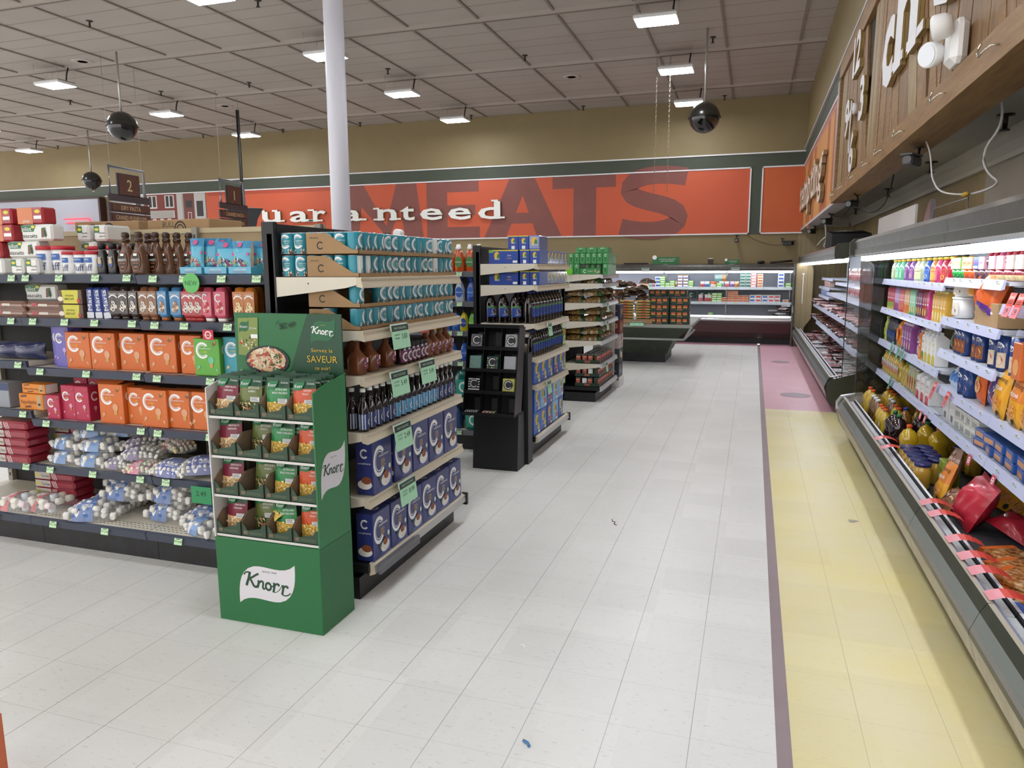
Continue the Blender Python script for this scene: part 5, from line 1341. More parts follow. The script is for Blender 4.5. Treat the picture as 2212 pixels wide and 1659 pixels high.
# ---- fifth shelf and deck
tv = boxpack('tea_biscuit_pack', 'biscuits', .34, .16, .052, mat('8E2032', .28, coat=.4), [('rect', -.16, .004, -.03, .048, mat('B9B2A8', .3)), G_([('ell', -.14, .026, .018, .01, mat('C9B838', .4)), ('text', 'Tea Vees', -.07, .026, .02, M_ink, .07)] + [('line', [(.0 + .014 * k, .004), (-.015 + .014 * k, .048)], .004, Wt) for k in range(3)])], ch=.012, partname='wrapper')
for i in range(5): tv.put((-4.44 + .01 * (i % 2), YF + .0, .52 + .054 * i), 'crimson tea biscuit pack, fifth shelf stack, %s from the bottom' % nth(i), rr.uniform(-.02, .02), 'crimson tea biscuit packs')
for i in range(4): tv.put((-4.15, YF + .22, .52 + .054 * i), 'crimson tea biscuit pack in the rear stack, %s from the bottom' % nth(i), 0, 'crimson tea biscuit packs')
for i in range(5): tv.put((-4.28, YF + .16, .21 + .054 * i), 'crimson biscuit pack on the bottom deck, %s from the bottom' % nth(i), 0, 'crimson tea biscuit packs')
def mallow_bag(L_, W_, H_, s_, band, seed, cols=None, mini=False, txt='C', bandpos=-.12, bw=.45):
    """bag of marshmallows lying down: long axis x"""
    r = random.Random(seed); cols = cols or [mat('DEDCD8', .6), mat('E6E4E0', .6)]
    a = MB(); q = s_
    for gx in [x for x in frange(-L_ / 2 + q, L_ / 2 - q * .5, q * 1.55)]:
        for gy in frange(-W_ / 2 + q * .6, W_ / 2 - q * .4, q * 1.45):
            e = (1 - (2 * gx / L_) ** 2) ** .5 * (1 - (2 * gy / W_) ** 4) ** .5 if abs(2 * gx / L_) < 1 and abs(2 * gy / W_) < 1 else 0
            top = H_ * e
            for z in ([top - q * .4] + ([top * .45] if abs(gy) > W_ * .3 or abs(gx) > L_ * .3 else [])):
                if z < q * .3: z = q * .35
                ax = r.choice('xyz'); m = cols[r.randrange(len(cols))]
                pr = [(q * .38, -q * .5), (q * .5, -q * .4), (q * .5, q * .4), (q * .38, q * .5)]
                a.lathe(pr, m, 8, (gx + r.uniform(-.2, .2) * q, gy + r.uniform(-.2, .2) * q, z + q * .1), ax)
    b = MB(); n1, n2 = 12, 10
    def surf(u, t, k=1.03):
        x = u * L_
        e = max(0.03, 1 - (2 * u) ** 2) ** .5 if abs(u) < .5 else .03
        w2 = W_ / 2 * (.35 + .65 * e) * k
        return (x, -w2 * math.cos(t), (.004 + H_ * e * k * math.sin(t) ** .8 if 0 < t < PI else .004))
    for i in range(n1):
        u0, u1 = bandpos + (i / n1 - .5) * bw, bandpos + ((i + 1) / n1 - .5) * bw
        for j in range(n2):
            t0, t1 = PI * j / n2, PI * (j + 1) / n2
            b.mesh_in([surf(u0, t0, 1.06), surf(u1, t0, 1.06), surf(u1, t1, 1.06), surf(u0, t1, 1.06)], [(0, 1, 2, 3)], band, True)
    def FB(u, v, L): p = surf(bandpos + u, v, 1.06 + .004 * L); return p
    c = MB()
    art(c, lambda u, v, L: FB(u / L_ * 1.0, .9 + v * 8 / (W_ * 10) * 8, L), [G_([('arc', -L_ * .1, 0, .016, .022, 38, 322, Wt), ('text', 'marshmallows' if txt == 'C' else txt, L_ * .06, 0.0, .012, Wt, L_ * .2)])])
    f = MB()      # clear film with crimped ends
    fm = mat('FFFFFF', .08, alpha=.16, coat=1.0)
    for i in range(14):
        u0, u1 = -.56 + 1.12 * i / 14, -.56 + 1.12 * (i + 1) / 14
        for j in range(8):
            t0, t1 = PI * j / 8, PI * (j + 1) / 8
            w0 = 1.09 + r.uniform(-.02, .03)
            f.mesh_in([surf(u0, t0, w0), surf(u1, t0, w0), surf(u1, t1, w0), surf(u0, t1, w0)], [(0, 1, 2, 3)], fm, True)
    return Proto('marshmallow_bag', 'bag of marshmallows', [('marshmallow_filling', a), ('label_band', b), ('label_print', c), ('clear_film', f)])
def frange(a, b, s_):
    out = []
    while a <= b: out.append(a); a += s_
    return out
blb = mat('3D7FC0', .3, coat=.3); blb2 = mat('2E62A8', .3, coat=.3); pur = mat('5A3A80', .3, coat=.3); pnk = mat('C24A7A', .3, coat=.3)
mix_ = [mat('E6DCC0', .6), mat('E0C4C0', .6), mat('CFDCC0', .6), mat('E4D4A0', .6)]
mS = mallow_bag(.27, .15, .08, .034, blb, 1); mP = mallow_bag(.27, .16, .075, .02, pur, 2, bw=.35, bandpos=-.2); mK = mallow_bag(.26, .16, .07, .02, pnk, 3, mix_, bw=.35, bandpos=-.2); mL = mallow_bag(.34, .2, .11, .036, blb2, 4, bw=.4); mC = mallow_bag(.3, .17, .09, .02, mat('3A4E9C', .3), 5, txt='Campfire', bw=.5, bandpos=0)
z5 = .52
k = 0
for P_, x, y, z, rz, l in ((mS, -4.08, YF + .06, 0, .05, 'blue labelled marshmallow bag, bottom left of the fifth shelf'), (mS, -4.10, YF + .09, .085, -.05, 'blue labelled marshmallow bag, middle left of the fifth shelf'), (mS, -3.84, YF + .05, 0, .1, 'blue labelled marshmallow bag, bottom centre of the fifth shelf'), (mS, -3.86, YF + .1, .085, .15, 'blue labelled marshmallow bag, middle centre of the fifth shelf'),
    (mS, -3.98, YF + .18, .15, .5, 'blue labelled marshmallow bag, top of the left heap'), (mS, -3.80, YF + .26, .15, .3, 'blue labelled marshmallow bag at the back of the heap'),
    (mP, -3.63, YF + .06, 0, .1, 'purple banded mini marshmallow bag, bottom one'), (mP, -3.50, YF + .07, .07, .35, 'purple banded mini marshmallow bag, resting on the pink one'), (mP, -3.62, YF + .2, .09, .5, 'purple banded mini marshmallow bag, behind and above'), (mK, -3.43, YF + .02, 0, .15, 'pink banded pastel marshmallow bag in front'), (mK, -3.35, YF + .2, .1, -.4, 'pink banded pastel marshmallow bag at the back'), (mP, -3.42, YF + .28, .15, .2, 'purple banded marshmallow bag high at the back'),
    (mC, -3.22, YF + .02, 0, -.05, 'white and blue Campfire marshmallow bag, left'), (mC, -3.05, YF + .06, .02, .5, 'white and blue Campfire marshmallow bag, right')):
    P_.put((x, y, z5 + z), l, rz, 'marshmallow bags on the fifth shelf')
a0 = mallow_bag(.34, .22, .09, .045, mat('C84A50', .3), 8, [mat('E6D8DC', .6), mat('D8E0EA', .6), mat('E8E4D8', .6)], txt='mega', bw=.2, bandpos=-.15)
boxpack('biscuit_pack', 'biscuits', .22, .2, .098, wrap, partname='wrapper').put((-3.88, YF + .28, 1.702), 'plain white biscuit pack under the endways ones', 0, 'biscuit packs')
a0.put((-4.42, YF - .02, .21), 'clear bag of large pastel marshmallows at the left of the deck', .05); a0.put((-4.22, YF + .02, .21), 'clear bag of twisted pastel marshmallows on the deck', -.1)
for P_, x, y, z, rz, l in ((mL, -3.86, YF + .16, 0, .1, 'large blue marshmallow bag at the left of the deck heap'), (mL, -3.82, YF - .02, 0, .35, 'large blue marshmallow bag lying nearest the rail'), (mL, -3.68, YF + .12, .1, .1, 'large blue marshmallow bag on top of the deck heap'), (mL, -3.35, YF + .12, 0, 0, 'large blue marshmallow bag, lower of the right pair'), (mL, -3.33, YF + .14, .11, .05, 'large blue marshmallow bag, upper of the right pair'), (mL, -3.85, YF + .3, .1, 0, 'large blue marshmallow bag at the back of the deck, left'), (mL, -3.55, YF + .32, .08, 0, 'large blue marshmallow bag at the back of the deck, centre'), (mL, -3.05, YF + .1, 0, .3, 'large blue marshmallow bag beside the green display'), (mS, -2.98, YF - .04, 0, -.3, 'small marshmallow bag half hidden by the green display')):
    P_.put((x, y, .207 + z), l, rz, 'marshmallow bags on the deck')
# ================================================================ SECOND AND THIRD END UNITS, NAPKIN RACK, BUNKER
rr = random.Random(31)
XF2 = -1.86
teab = mat('24459A', .38); teay = mat('D8C93A', .4)
def sun(cx, cy, r): return [G_([('ell', cx, cy, r, r, mat('E0B83A', .4)), ('poly', [(cx - r * .1, cy - r * .9), (cx + r * 1.1, cy - r * .8), (cx + r * 1.0, cy + r * .3), (cx + r * .3, cy + r * .5)], mat('2F7A3E', .4)), ('text', 'NESTEA', cx + r * .1, cy - r * .85, r * .42, Wt, r * 2.0, .2)])]
tb_w = boxpack('iced_tea_case', 'case of drinks', .40, .13, .125, teab, [('rect', -.2, .115, .2, .125, teay), ('poly', [(-.2, .1), (-.13, .1), (-.15, .124), (-.2, .124)], mat('6FAF4A', .4))] + sun(-.09, .075, .035) + [('text', 'LEMON', .08, .075, .012, Wt, .05), ('text', 'CITRON', .08, .05, .012, mat('D8A05A', .4), .06), ('rect', .13, .01, .19, .03, Wt)])
tb_n = boxpack('iced_tea_case', 'case of drinks', .13, .40, .125, teab, [('rect', -.065, .117, .065, .125, teay)] + sun(0, .08, .025) + [('rect', -.02, .006, .022, .035, Wt)])
def wrapbox(w_, d_, h_, col, nm='iced_tea_case'):
    return boxpack(nm, 'case of drinks', w_, d_, h_, col, sun(0, h_ * .6, w_ * .28), ch=.008)
shr = mat('7C88B8', .15, coat=.8); tsh = wrapbox(.13, .40, .125, shr)
# boxes whose long side shows face -Y; the rest show their ends to +X
z = 1.771
def tea_row(z, sn):
    tb_w.put((-2.165, 6.42, z), 'blue iced tea case with long side showing, %s of the second unit' % sn, 0, 'iced tea cases', scale=(.7, 1, 1))
    for i in range(2): tb_n.put((-1.965 + .095 * i, 6.40 + .1, z), 'blue iced tea case with narrow end showing, %s, %s from left' % (sn, nth(i)), 0, 'iced tea cases', scale=(.7, .7, 1))
    for i in range(6): tsh.put((-1.95, 6.73 + .13 * i, z), 'film wrapped iced tea case facing the aisle, %s, %s from near end' % (sn, nth(i)), F90, 'iced tea cases', scale=(.95, .55, 1))
tea_row(z, 'top shelf')
for i in range(3): (tb_n if i < 2 else tsh).put((-2.09 + .1 * i, 6.55, z + .127), 'iced tea case stacked on top of the others, %s from left' % nth(i), 0, 'iced tea cases', scale=(.75, .7, 1))
z = 1.58
tea_row(z, 'second shelf')
tead = mat('140B0A', .1, coat=.8)
def tea_bottle(h_, r):
    a = MB(); a.lathe([(r * .8, 0), (r, h_ * .05), (r * .94, h_ * .12), (r, h_ * .17), (r, h_ * .55), (r * .96, h_ * .6), (r * .98, h_ * .64), (r * .6, h_ * .82), (r * .3, h_ * .88), (r * .3, h_ * .94)], tead, 14)
    b = MB(); b.lathe([(r * .36, h_ * .93), (r * .36, h_), (r * .3, h_)], mat('20306E', .4), 12)
    c = MB(); art(c, cyl(r + .0006, -60), [('rect', -r * 1.3, h_ * .2, r * 1.3, h_ * .54, teab, 1), ('rect', -r * 1.3, h_ * .48, r * 1.3, h_ * .54, mat('4F8A4A', .4), 1), G_([('ell', 0, h_ * .38, r * .45, r * .5, mat('E0B83A', .4)), ('text', 'NESTEA', 0, h_ * .27, h_ * .04, Wt, r * 1.3)])])
    return Proto('iced_tea_bottle', 'bottle', [('bottle_body', a), ('cap', b), ('label', c)])
T2 = tea_bottle(.29, .053); T1 = tea_bottle(.24, .036)
for i in range(10): T2.put((-1.92, 6.36 + .112 * i, 1.235), 'large dark iced tea bottle, front row of the third shelf, %s from near end' % nth(i), F90, 'large iced tea bottles')
for i in range(3): T2.put((-2.05 - .12 * i, 6.36, 1.235), 'large dark iced tea bottle along the near end, %s behind the corner' % nth(i), .4, 'large iced tea bottles')
for i in range(6): T2.put((-2.04, 6.47 + .18 * i, 1.235), 'large dark iced tea bottle, second row back, %s from near end' % nth(i), F90, 'large iced tea bottles')
for i in range(14): T1.put((-1.90, 6.36 + .079 * i, .93), 'smaller dark iced tea bottle on the fourth shelf, %s from near end' % nth(i), F90, 'smaller iced tea bottles')
bx_l = mat('2E5FB8', .4); bx_l2 = mat('7FB0DC', .4)
def teabox(w_, h_, col, fruit):
    return boxpack('iced_tea_box', 'box', w_, .14, h_, col, sun(-.01, h_ * .66, w_ * .24) + [G_([('ell', w_ * .2, h_ * .3, w_ * .16, h_ * .12, fruit), ('rect', w_ * .15, .01, w_ * .4, .035, Wt), ('text', 'ICED TEA', -.02, h_ * .3, .012, Wt, w_ * .4)])], [('text', 'NESTEA', 0, h_ * .6, .02, Wt, .1), ('ell', 0, h_ * .35, .03, .03, fruit)], side_sgn=-1)
q1 = teabox(.2, .215, bx_l, mat('D8C03A', .4)); q2 = teabox(.2, .215, bx_l2, mat('D0603A', .4)); q3 = teabox(.2, .215, mat('2A3F8C', .4), mat('C84A5A', .4))
for i in range(5): (q1, q1, q1, q3, q1)[i].put((-1.93, 6.42 + .225 * i, .675), 'blue iced tea box on the upper box shelf, %s from the near end' % nth(i), F90 + rr.uniform(-.05, .05), 'blue iced tea boxes')
for r_ in range(2):
    for i in range(5): ((q1, q2, q3, q2, q2), (q1, q1, q3, q2, q1))[1 - r_][i].put((-1.93, 6.42 + .22 * i, .195 + .217 * r_), 'blue iced tea box, %s row of the base, %s from the near end' % (('lower', 'upper')[r_], nth(i)), F90 + rr.uniform(-.05, .05), 'blue iced tea boxes')
# ---- third unit
gbx = mat('3C8F4A', .4)
gs = boxpack('lasagna_box', 'box', .07, .28, .135, gbx, [G_(c_logo(0, .105, .016)), ('rect', -.012, .03, .012, .08, mat('2A6A38', .4))])
gl = boxpack('lasagna_box', 'box', .27, .1, .07, gbx, [G_(c_logo(-.07, .035, .022)), ('text', 'LASAGNE', .0, .035, .012, Wt, .06)] + specks(.09, .035, .035, .02, [cream, mat('A8603A', .4)], 16, 2, .3))
n = 0
for r_ in range(2):
    for i in range(7):
        if r_ == 0 and i in (2, 3, 4, 5): continue
        gs.put((-2.25 + .075 * i, 9.46, 1.655 + .137 * r_ - (.0)), 'upright green lasagna box facing the near end, %s row, %s from left' % (('lower', 'upper')[r_], nth(i)), 0, 'green lasagna boxes')
for i in range(3): gs.put((-2.06 + .075 * i, 9.56, 1.655), 'upright green lasagna box behind the flat one, %s from left' % nth(i), 0, 'green lasagna boxes')
gl.put((-2.0, 9.38, 1.66), 'green lasagna box lying flat in front of the upright ones')
for i, x in enumerate((-2.12, -1.98, -1.84)): gs.put((x, 9.46, 1.93), 'green lasagna box laid on top of the stack, %s from left' % nth(i), 0, 'green lasagna boxes', ry=0, scale=(1.9, 1, .5))
for r_ in range(2):
    for i in range(3): gl.put((-1.89, 9.72 + .24 * i, 1.655 + .075 * 0 + .14 * r_), 'green lasagna box facing the aisle, %s row, %s from near end' % (('lower', 'upper')[r_], nth(i)), F90, 'green lasagna boxes', scale=(.85, 1, 1.9))
def bagfill(base, dark, seed, cap_=None):
    r = random.Random(seed); a = MB(); n1, n2 = 12, 8
    L_, W_, H_ = .3, .19, .085
    V = []
    for i in range(n1 + 1):
        u = i / n1 - .5; e = max(.05, 1 - (2 * u) ** 2) ** .5
        for j in range(n2 + 1):
            t = PI * j / n2
            k = 1 + r.uniform(-.06, .06)
            V.append((u * L_, -W_ / 2 * (.4 + .6 * e) * math.cos(t) * k, .003 + H_ * e * math.sin(t) ** .8 * k if 0 < j < n2 else .003))
    for i in range(n1):
        for j in range(n2):
            q = i * (n2 + 1) + j
            a.mesh_in([V[q], V[q + n2 + 1], V[q + n2 + 2], V[q + 1]], [(0, 1, 2, 3)], dark if i > n1 - 4 else base, True)
    return Proto('pasta_bag', 'bag', [('pasta_bag', a)])
def pastam(name, c1, c2, c3):
    m, nt, b = nmat(name, .18, coat=.8)
    tc = N(nt, 'ShaderNodeTexCoord')
    v = N(nt, 'ShaderNodeTexVoronoi'); v.inputs['Scale'].default_value = 55
    nt.links.new(tc.outputs['Object'], v.inputs['Vector'])
    nt.links.new(ramp(nt, v.outputs['Distance'], [(.1, c1), (.4, c2), (.7, c3)]), b.inputs['Base Color'])
    return m
pm = pastam('dry_pasta_in_film', 'B4935A', '8E6E3C', '4A3418'); pg_ = pastam('green_film', '2E5A34', '1F4026', '3E6A40'); pdk = pastam('dark_pasta_film', '4A3A2C', '2A2018', '6A5440')
B1 = bagfill(pm, pg_, 1); B2 = bagfill(pm, pg_, 2); B3 = bagfill(pdk, pdk, 3); B4 = bagfill(pg_, pm, 4)
for si, z in enumerate((1.54, 1.29, 1.05, .80)):
    lay = 1 if si == 0 else 2
    for r_ in range(lay):
        for i in range(4):
            P_ = (B1, B2, B3 if si == 0 and i > 0 else B2, B3 if si < 2 and i > 1 else B1)[i]
            y = 9.42 + .30 * i + rr.uniform(-.03, .03)
            P_.put((-1.98 + rr.uniform(-.02, .03), y, z + .089 * r_), 'green and clear pasta bag, %s bag shelf, %s layer, %s from near end' % (nth(si), nth(r_), nth(i)), F90 * (i > 0) + rr.uniform(-.2, .2), 'pasta bags on the third unit')
        if si > 0: B2.put((-2.2, 9.42, z + .089 * r_), 'pasta bag along the near end, %s bag shelf, %s layer' % (nth(si), nth(r_)), rr.uniform(-.1, .1), 'pasta bags on the third unit')
# canned tomatoes in printed trays
ct = mat('1F3A2C', .4)
canT = can_proto(.037, .11, ct, [('rect', -.036, .03, .036, .095, mat('C8582E', .4), 1), ('rect', -.036, .012, .036, .03, mat('D8C040', .4), 1), G_([('text', 'PRIMO', 0, .08, .015, Wt, .05), ('ell', 0, .05, .02, .014, mat('3A6AA0', .4)), ('poly', [(-.02, .02), (.02, .02), (.0, .035)], mat('3E8A3E', .4))])], name='tomato_can', seg=12)
canW = can_proto(.037, .11, ct, [('rect', -.036, .012, .036, .1, Wt, 1)], name='tomato_can', seg=12)
a = MB()
for q in ((-.16, .16, -.24, -.237, 0, .045), (-.16, .16, .237, .24, 0, .045), (-.16, -.157, -.24, .24, 0, .045), (.157, .16, -.24, .24, 0, .045), (-.16, .16, -.24, .24, 0, .004)): a.box(*q, mat('22382C', .5))
art(a, front(-.24), [G_([('rect', -.035, .012, .035, .038, mat('A8604A', .5)), ('text', 'PRIMO', 0, .025, .014, mat('5A2A20', .5), .05)])])
art(a, side(.16, 1), [G_([('rect', -.035 + .12 * k, .012, .035 + .12 * k, .038, mat('A8604A', .5)) for k in (-1, 1)])])
trT = Proto('can_tray', 'tray', [('tray', a)])
k = 0
for z, n_ in ((.50, 1), (.195, 2)):
    for r_ in range(n_):
        zz = z + .130 * r_
        for i in range(3):
            trT.put((-2.02, 9.47 + .323 * i, zz), 'dark green tray of tomato cans, %s, %s from near end' % ('upper can shelf' if z > .3 else ('base, %s layer' % ('lower', 'upper')[r_]), nth(i)), 0, 'dark green can trays', scale=(1, .67, 1))
        nn = 0
        for i in range(12):
            canT.put((-1.9, 9.35 + .078 * i, zz + .008), 'tomato can facing the aisle, %s, %s from near end' % ('upper can shelf' if z > .3 else ('base, %s layer' % ('lower', 'upper')[r_]), nth(i)), F90 + rr.uniform(-.5, .5), 'tomato cans on the third unit')
        for i in range(3):
            (canW if (r_ + i) % 3 == 1 and z < .3 else canT).put((-1.98 - .08 * i, 9.35, zz + .008), 'tomato can facing the near end, %s, %s behind the corner' % ('upper can shelf' if z > .3 else ('base, %s layer' % ('lower', 'upper')[r_]), nth(i)), rr.uniform(-.3, .3), 'tomato cans on the third unit')
        for i in range(12):
            for j in range(2): canT.put((-1.98 - .08 * j, 9.43 + .078 * i, zz + .008), 'tomato can in row %s back, %s, %s from near end' % (('two', 'three')[j], 'upper can shelf' if z > .3 else ('base, ' + ('lower', 'upper')[r_]), nth(i)), 0, 'tomato cans on the third unit')
# white side display with printed panels
t = thing('side_display', 'narrow white side display with stacked picture panels past the third unit', 'display stand', (0, 0, 0))
MB().box(-2.2, -1.885, 10.52, 10.56, 0, 1.28, M_offwhite).build('divider_panel', t)
MB().box(-2.2, -1.80, 10.56, 10.92, 0, .14, M_offwhite, .004).build('base', t)
for i, (c_, f_) in enumerate(((mat('2E2A34', .5), [mat('8A8A90', .5)]), (mat('34383A', .5), [mat('C8A83A', .5), Wt]), (mat('B8A8A4', .5), [mat('D8C8C0', .5), mat('8A5A4A', .5)]), (mat('6A1E22', .5), [mat('C8A070', .5), mat('8A5A3A', .5)]), (mat('1F2A4A', .5), [mat('C8903A', .5), mat('A8702A', .5)]))):
    a = MB(); a.box(-2.18, -1.82, 10.58, 10.90, .14 + .215 * i, .35 + .215 * i, c_, .003)
    art(a, side(-1.82, 1), specks(10.74, .25 + .215 * i, .10, .06, f_, 16, i + 3, .35)); art(a, front(10.58), specks(-1.93, .25 + .215 * i, .08, .06, f_, 12, i + 3, .35)); a.build('picture_panel', t)
# ---- black napkin rack
t = thing('napkin_rack', 'black cardboard napkin rack with twelve pockets and a slanted face', 'display stand', (0, 0, 0))
RX0, RX1 = -2.33, -1.86
def rackY(z): return 5.72 + (z - .5) * .22       # slanted face of the pocket part
a = MB(); a.prism([(5.80, 0), (5.84, .5), (6.0, .5), (6.12, 0)], 'x', -2.27, -1.86, M_black, M_black); a.build('lower_box', t)
a = MB(); a.prism([(6.05, 0), (6.05, .0), (6.18, 0), (6.16, 1.0), (6.03, 1.0)], 'x', -2.27, -1.835, M_black, mat('2C2A2E', .5)); a.build('rear_support', t)
zt_ = [.50, .685, .87, 1.055, 1.24]
for x in (RX0, RX1 - .004):
    a = MB(); a.prism([(rackY(.49), .49), (rackY(1.25), 1.25), (rackY(1.25) + .16, 1.23), (rackY(.49) + .2, .49)], 'x', x, x + .004, M_black, mat('3A3336', .5) if x > -2 else M_black); a.build('side_panel', t)
a = MB(); a.prism([(rackY(.49) + .11, .49), (rackY(1.25) + .11, 1.25), (rackY(1.25) + .115, 1.25), (rackY(.49) + .115, .49)], 'x', RX0, RX1, M_black); a.build('back_panel', t)
cw = (RX1 - RX0) / 3
for i in (1, 2):
    x = RX0 + cw * i
    a = MB(); a.prism([(rackY(.49), .49), (rackY(1.25), 1.25), (rackY(1.25) + .11, 1.25), (rackY(.49) + .11, .49)], 'x', x - .002, x + .002, M_black); a.build('divider', t)
for z in zt_:
    a = MB(); a.box(RX0, RX1, rackY(z) - .005, rackY(z) + .12, z - .005, z, M_black); a.box(RX0, RX1, rackY(z) - .008, rackY(z) - .004, z - .012, z + .018, M_black); a.build('pocket_floor', t)
for r_ in range(4):
    for c_ in range(3):
        x = RX0 + cw * c_
        a = MB(); a.box(x + cw * .5, x + cw * .93, rackY(zt_[r_]) + .098, rackY(zt_[r_]) + .10, zt_[r_] + .01, zt_[r_] + .13, mat('3A3A3E', .6)); a.build('pocket_liner', t)
def napkin(base, pat, logo=True):
    a = MB(); a.box(-.055, .055, -.02, .02, 0, .115, base, .006)
    it = [G_(pat)]
    if logo: it += [('ell', 0, .06, .042, .042, mat('3A3A3E', .4)), G_([('arc', 0, .06, .026, .034, 40, 320, Wt)])]
    return Proto('napkin_pack', 'napkins', [('napkin_stack', a), ('print', art(MB(), front(-.02), it))])
dots = [('ell', -.05 + .0125 * i, .006 + .0125 * j, .0035, .0035, M_ink) for i in range(9) for j in range(9)]
dia = [('line', [(-.052, .005 + .02 * j), (.052, .012 + .02 * ((j * 3) % 5))], .002, Wt) for j in range(5)] + [('arc', -.04 + .02 * i, .02 + .02 * j, .005, .007, 0, 360, Wt) for i in range(5) for j in range(5)]
tri = [('poly', [(-.05 + .02 * i, .008 + .02 * j), (-.034 + .02 * i, .008 + .02 * j), (-.042 + .02 * i, .022 + .02 * j)], (mat('C8A83A', .4), mat('5A8A78', .4), Wt)[(i + j * 2) % 3]) for i in range(5) for j in range(5)]
strp = [('rect', -.052, .006 + .022 * j, .052, .016 + .022 * j, Wt) for j in range(5)]
lin_ = [('rect', -.052, .006 + .011 * j, .052, .008 + .011 * j, Wt) for j in range(10)]
NP = {(3, 0): (napkin(mat('2E2E32', .4), dia), 'black and white medallion patterned'), (3, 2): (napkin(mat('D0D0D4', .4), dots), 'white with black trellis dots'), (2, 0): (napkin(mat('4F8A80', .4), lin_, False), 'teal checked'), (2, 1): (napkin(mat('1F4A4A', .4), tri), 'dark teal with gold triangles'), (2, 2): (napkin(mat('B0B2BA', .4), lin_, False), 'silver grey striped'), (1, 0): (napkin(mat('1C1C20', .4), strp), 'black and white striped'), (1, 2): (napkin(mat('C9C860', .4), [('arc', -.04 + .02 * i, .02 + .02 * j, .004, .006, 0, 360, Wt) for i in range(5) for j in range(5)]), 'yellow green with round logo')}
for (r_, c_), (P_, nm) in NP.items():
    P_.put((RX0 + cw * (c_ + .5), rackY(zt_[r_]) + .05, zt_[r_] + .003), '%s napkin pack in the black rack' % nm, 0, None, rx=-.2)
for i, (c_, cols_) in enumerate(((0, ['D8D8DC', '1C1C20']), (1, ['D84A5A', 'E8E8E8', '3E8A3E']))):
    a = MB()
    for k in range(12): a.box(-.06 + .01 * k, -.05 + .01 * k, -.03, .03, 0, .022, mat(cols_[k % len(cols_)], .5))
    Proto('napkin_pack', 'napkins', [('napkin_pack', a)]).put((RX0 + cw * (c_ + .5), rackY(.5) + .04, .50), ('black and white', 'red and green')[i] + ' striped napkins low in the black rack')
# ---- soap aisle glimpsed between the units
def bott(w_, h_, col, lc, capc, nm, trig=False, fm=None):
    lv = [(w_ * .42, .025, 0, 3), (w_ * .5, .03, .015, 2.6), (w_ * .5, .03, h_ * .45, 2.4), (w_ * .34, .025, h_ * .66, 2.2), (w_ * .16, .016, h_ * .8, 2)]
    parts = [('bottle_body', lofted(lv, col)), ('label', art(MB(), front(-.031), [('ell', 0, h_ * .36, w_ * .36, h_ * .2, lc), G_([('text', fm or 'Palmolive', 0, h_ * .36, h_ * .05, Wt, w_ * .6)])]))]
    if trig:
        a = MB(); a.lathe([(w_ * .2, h_ * .78), (w_ * .2, h_ * .9)], capc, 10); a.box(-w_ * .45, w_ * .25, -.02, .02, h_ * .88, h_, capc, .006); a.tube([(-w_ * .3, 0, h_ * .9), (-w_ * .42, 0, h_ * .78)], .006, capc, 6); parts.append(('trigger', a))
    else:
        parts.append(('cap', MB().lathe([(w_ * .2, h_ * .8), (w_ * .2, h_ * .9), (w_ * .12, h_ * .92), (w_ * .12, h_)], capc, 10)))
    return Proto(nm, 'bottle', parts)
so = bott(.1, .26, mat('B84A14', .12, coat=.6), mat('3E7A3A', .4), Wt, 'dish_soap_bottle'); sr = bott(.1, .26, mat('8A1A2A', .12, coat=.6), mat('B83A4A', .4), Wt, 'dish_soap_bottle')
for i, x in enumerate((-2.92, -2.84, -2.76)): (sr if i < 2 else so).put((x, 6.52, 1.70), 'red dish soap bottle on the second run, %s from left' % nth(i) if i < 2 else 'orange dish soap bottle beside the red ones', 0, 'dish soap bottles')
for i, x in enumerate((-2.66, -2.56, -2.48)): so.put((x, 6.52 + .03 * i, 1.70), 'orange dish soap bottle beside the second end post, %s from left' % nth(i), 0, 'dish soap bottles')
for i, x in enumerate((-2.88, -2.72, -2.60, -2.51)): so.put((x, 6.62, 1.70), 'orange dish soap bottle in the back row, %s from left' % nth(i), 0, 'dish soap bottles')
sp = bott(.1, .25, mat('2A4A9A', .2, coat=.5), mat('3A6AC0', .4), mat('2450A8', .4), 'spray_bottle', True, 'Dawn'); spw = bott(.1, .25, mat('A8B4C8', .15, coat=.5), mat('2A5AB0', .4), mat('2450A8', .4), 'spray_bottle', True, 'Dawn')
for i, x in enumerate((-2.9, -2.78, -2.66, -2.54)): (sp, sp, spw, sp)[i].put((x, 6.52, 1.42), 'blue trigger spray bottle on the second run, %s from left' % nth(i), 0, 'spray bottles')
sy = bott(.09, .22, mat('C8B81E', .15, coat=.5), mat('2A4A9A', .4), M_ink, 'dish_soap_bottle', fm='Dawn'); sg = bott(.09, .22, mat('4A9A2A', .15, coat=.5), mat('7AC04A', .4), M_ink, 'dish_soap_bottle', fm='Dawn'); sb = bott(.09, .22, mat('2A5AB0', .15, coat=.5), mat('3A6AC0', .4), M_ink, 'dish_soap_bottle', fm='Dawn')
for i, x in enumerate((-2.9, -2.8, -2.7, -2.62, -2.53)): (sy, sb, sb, sy, sg)[i].put((x, 6.52, 1.14), '%s dish soap bottle below the sprayers, %s from left' % (('yellow', 'blue', 'blue', 'yellow', 'green')[i], nth(i)), 0, 'dish soap bottles')
for i, x in enumerate((-2.85, -2.74, -2.62)): sb.put((x, 6.52, .85), 'blue soap bottle low on the second run, %s from left' % nth(i), 0, 'dish soap bottles')
a = MB(); lv = [(.07, .05, 0, 3.5), (.08, .055, .015, 3.5), (.08, .055, .14, 3.5), (.06, .045, .19, 3), (.025, .025, .22, 2)]
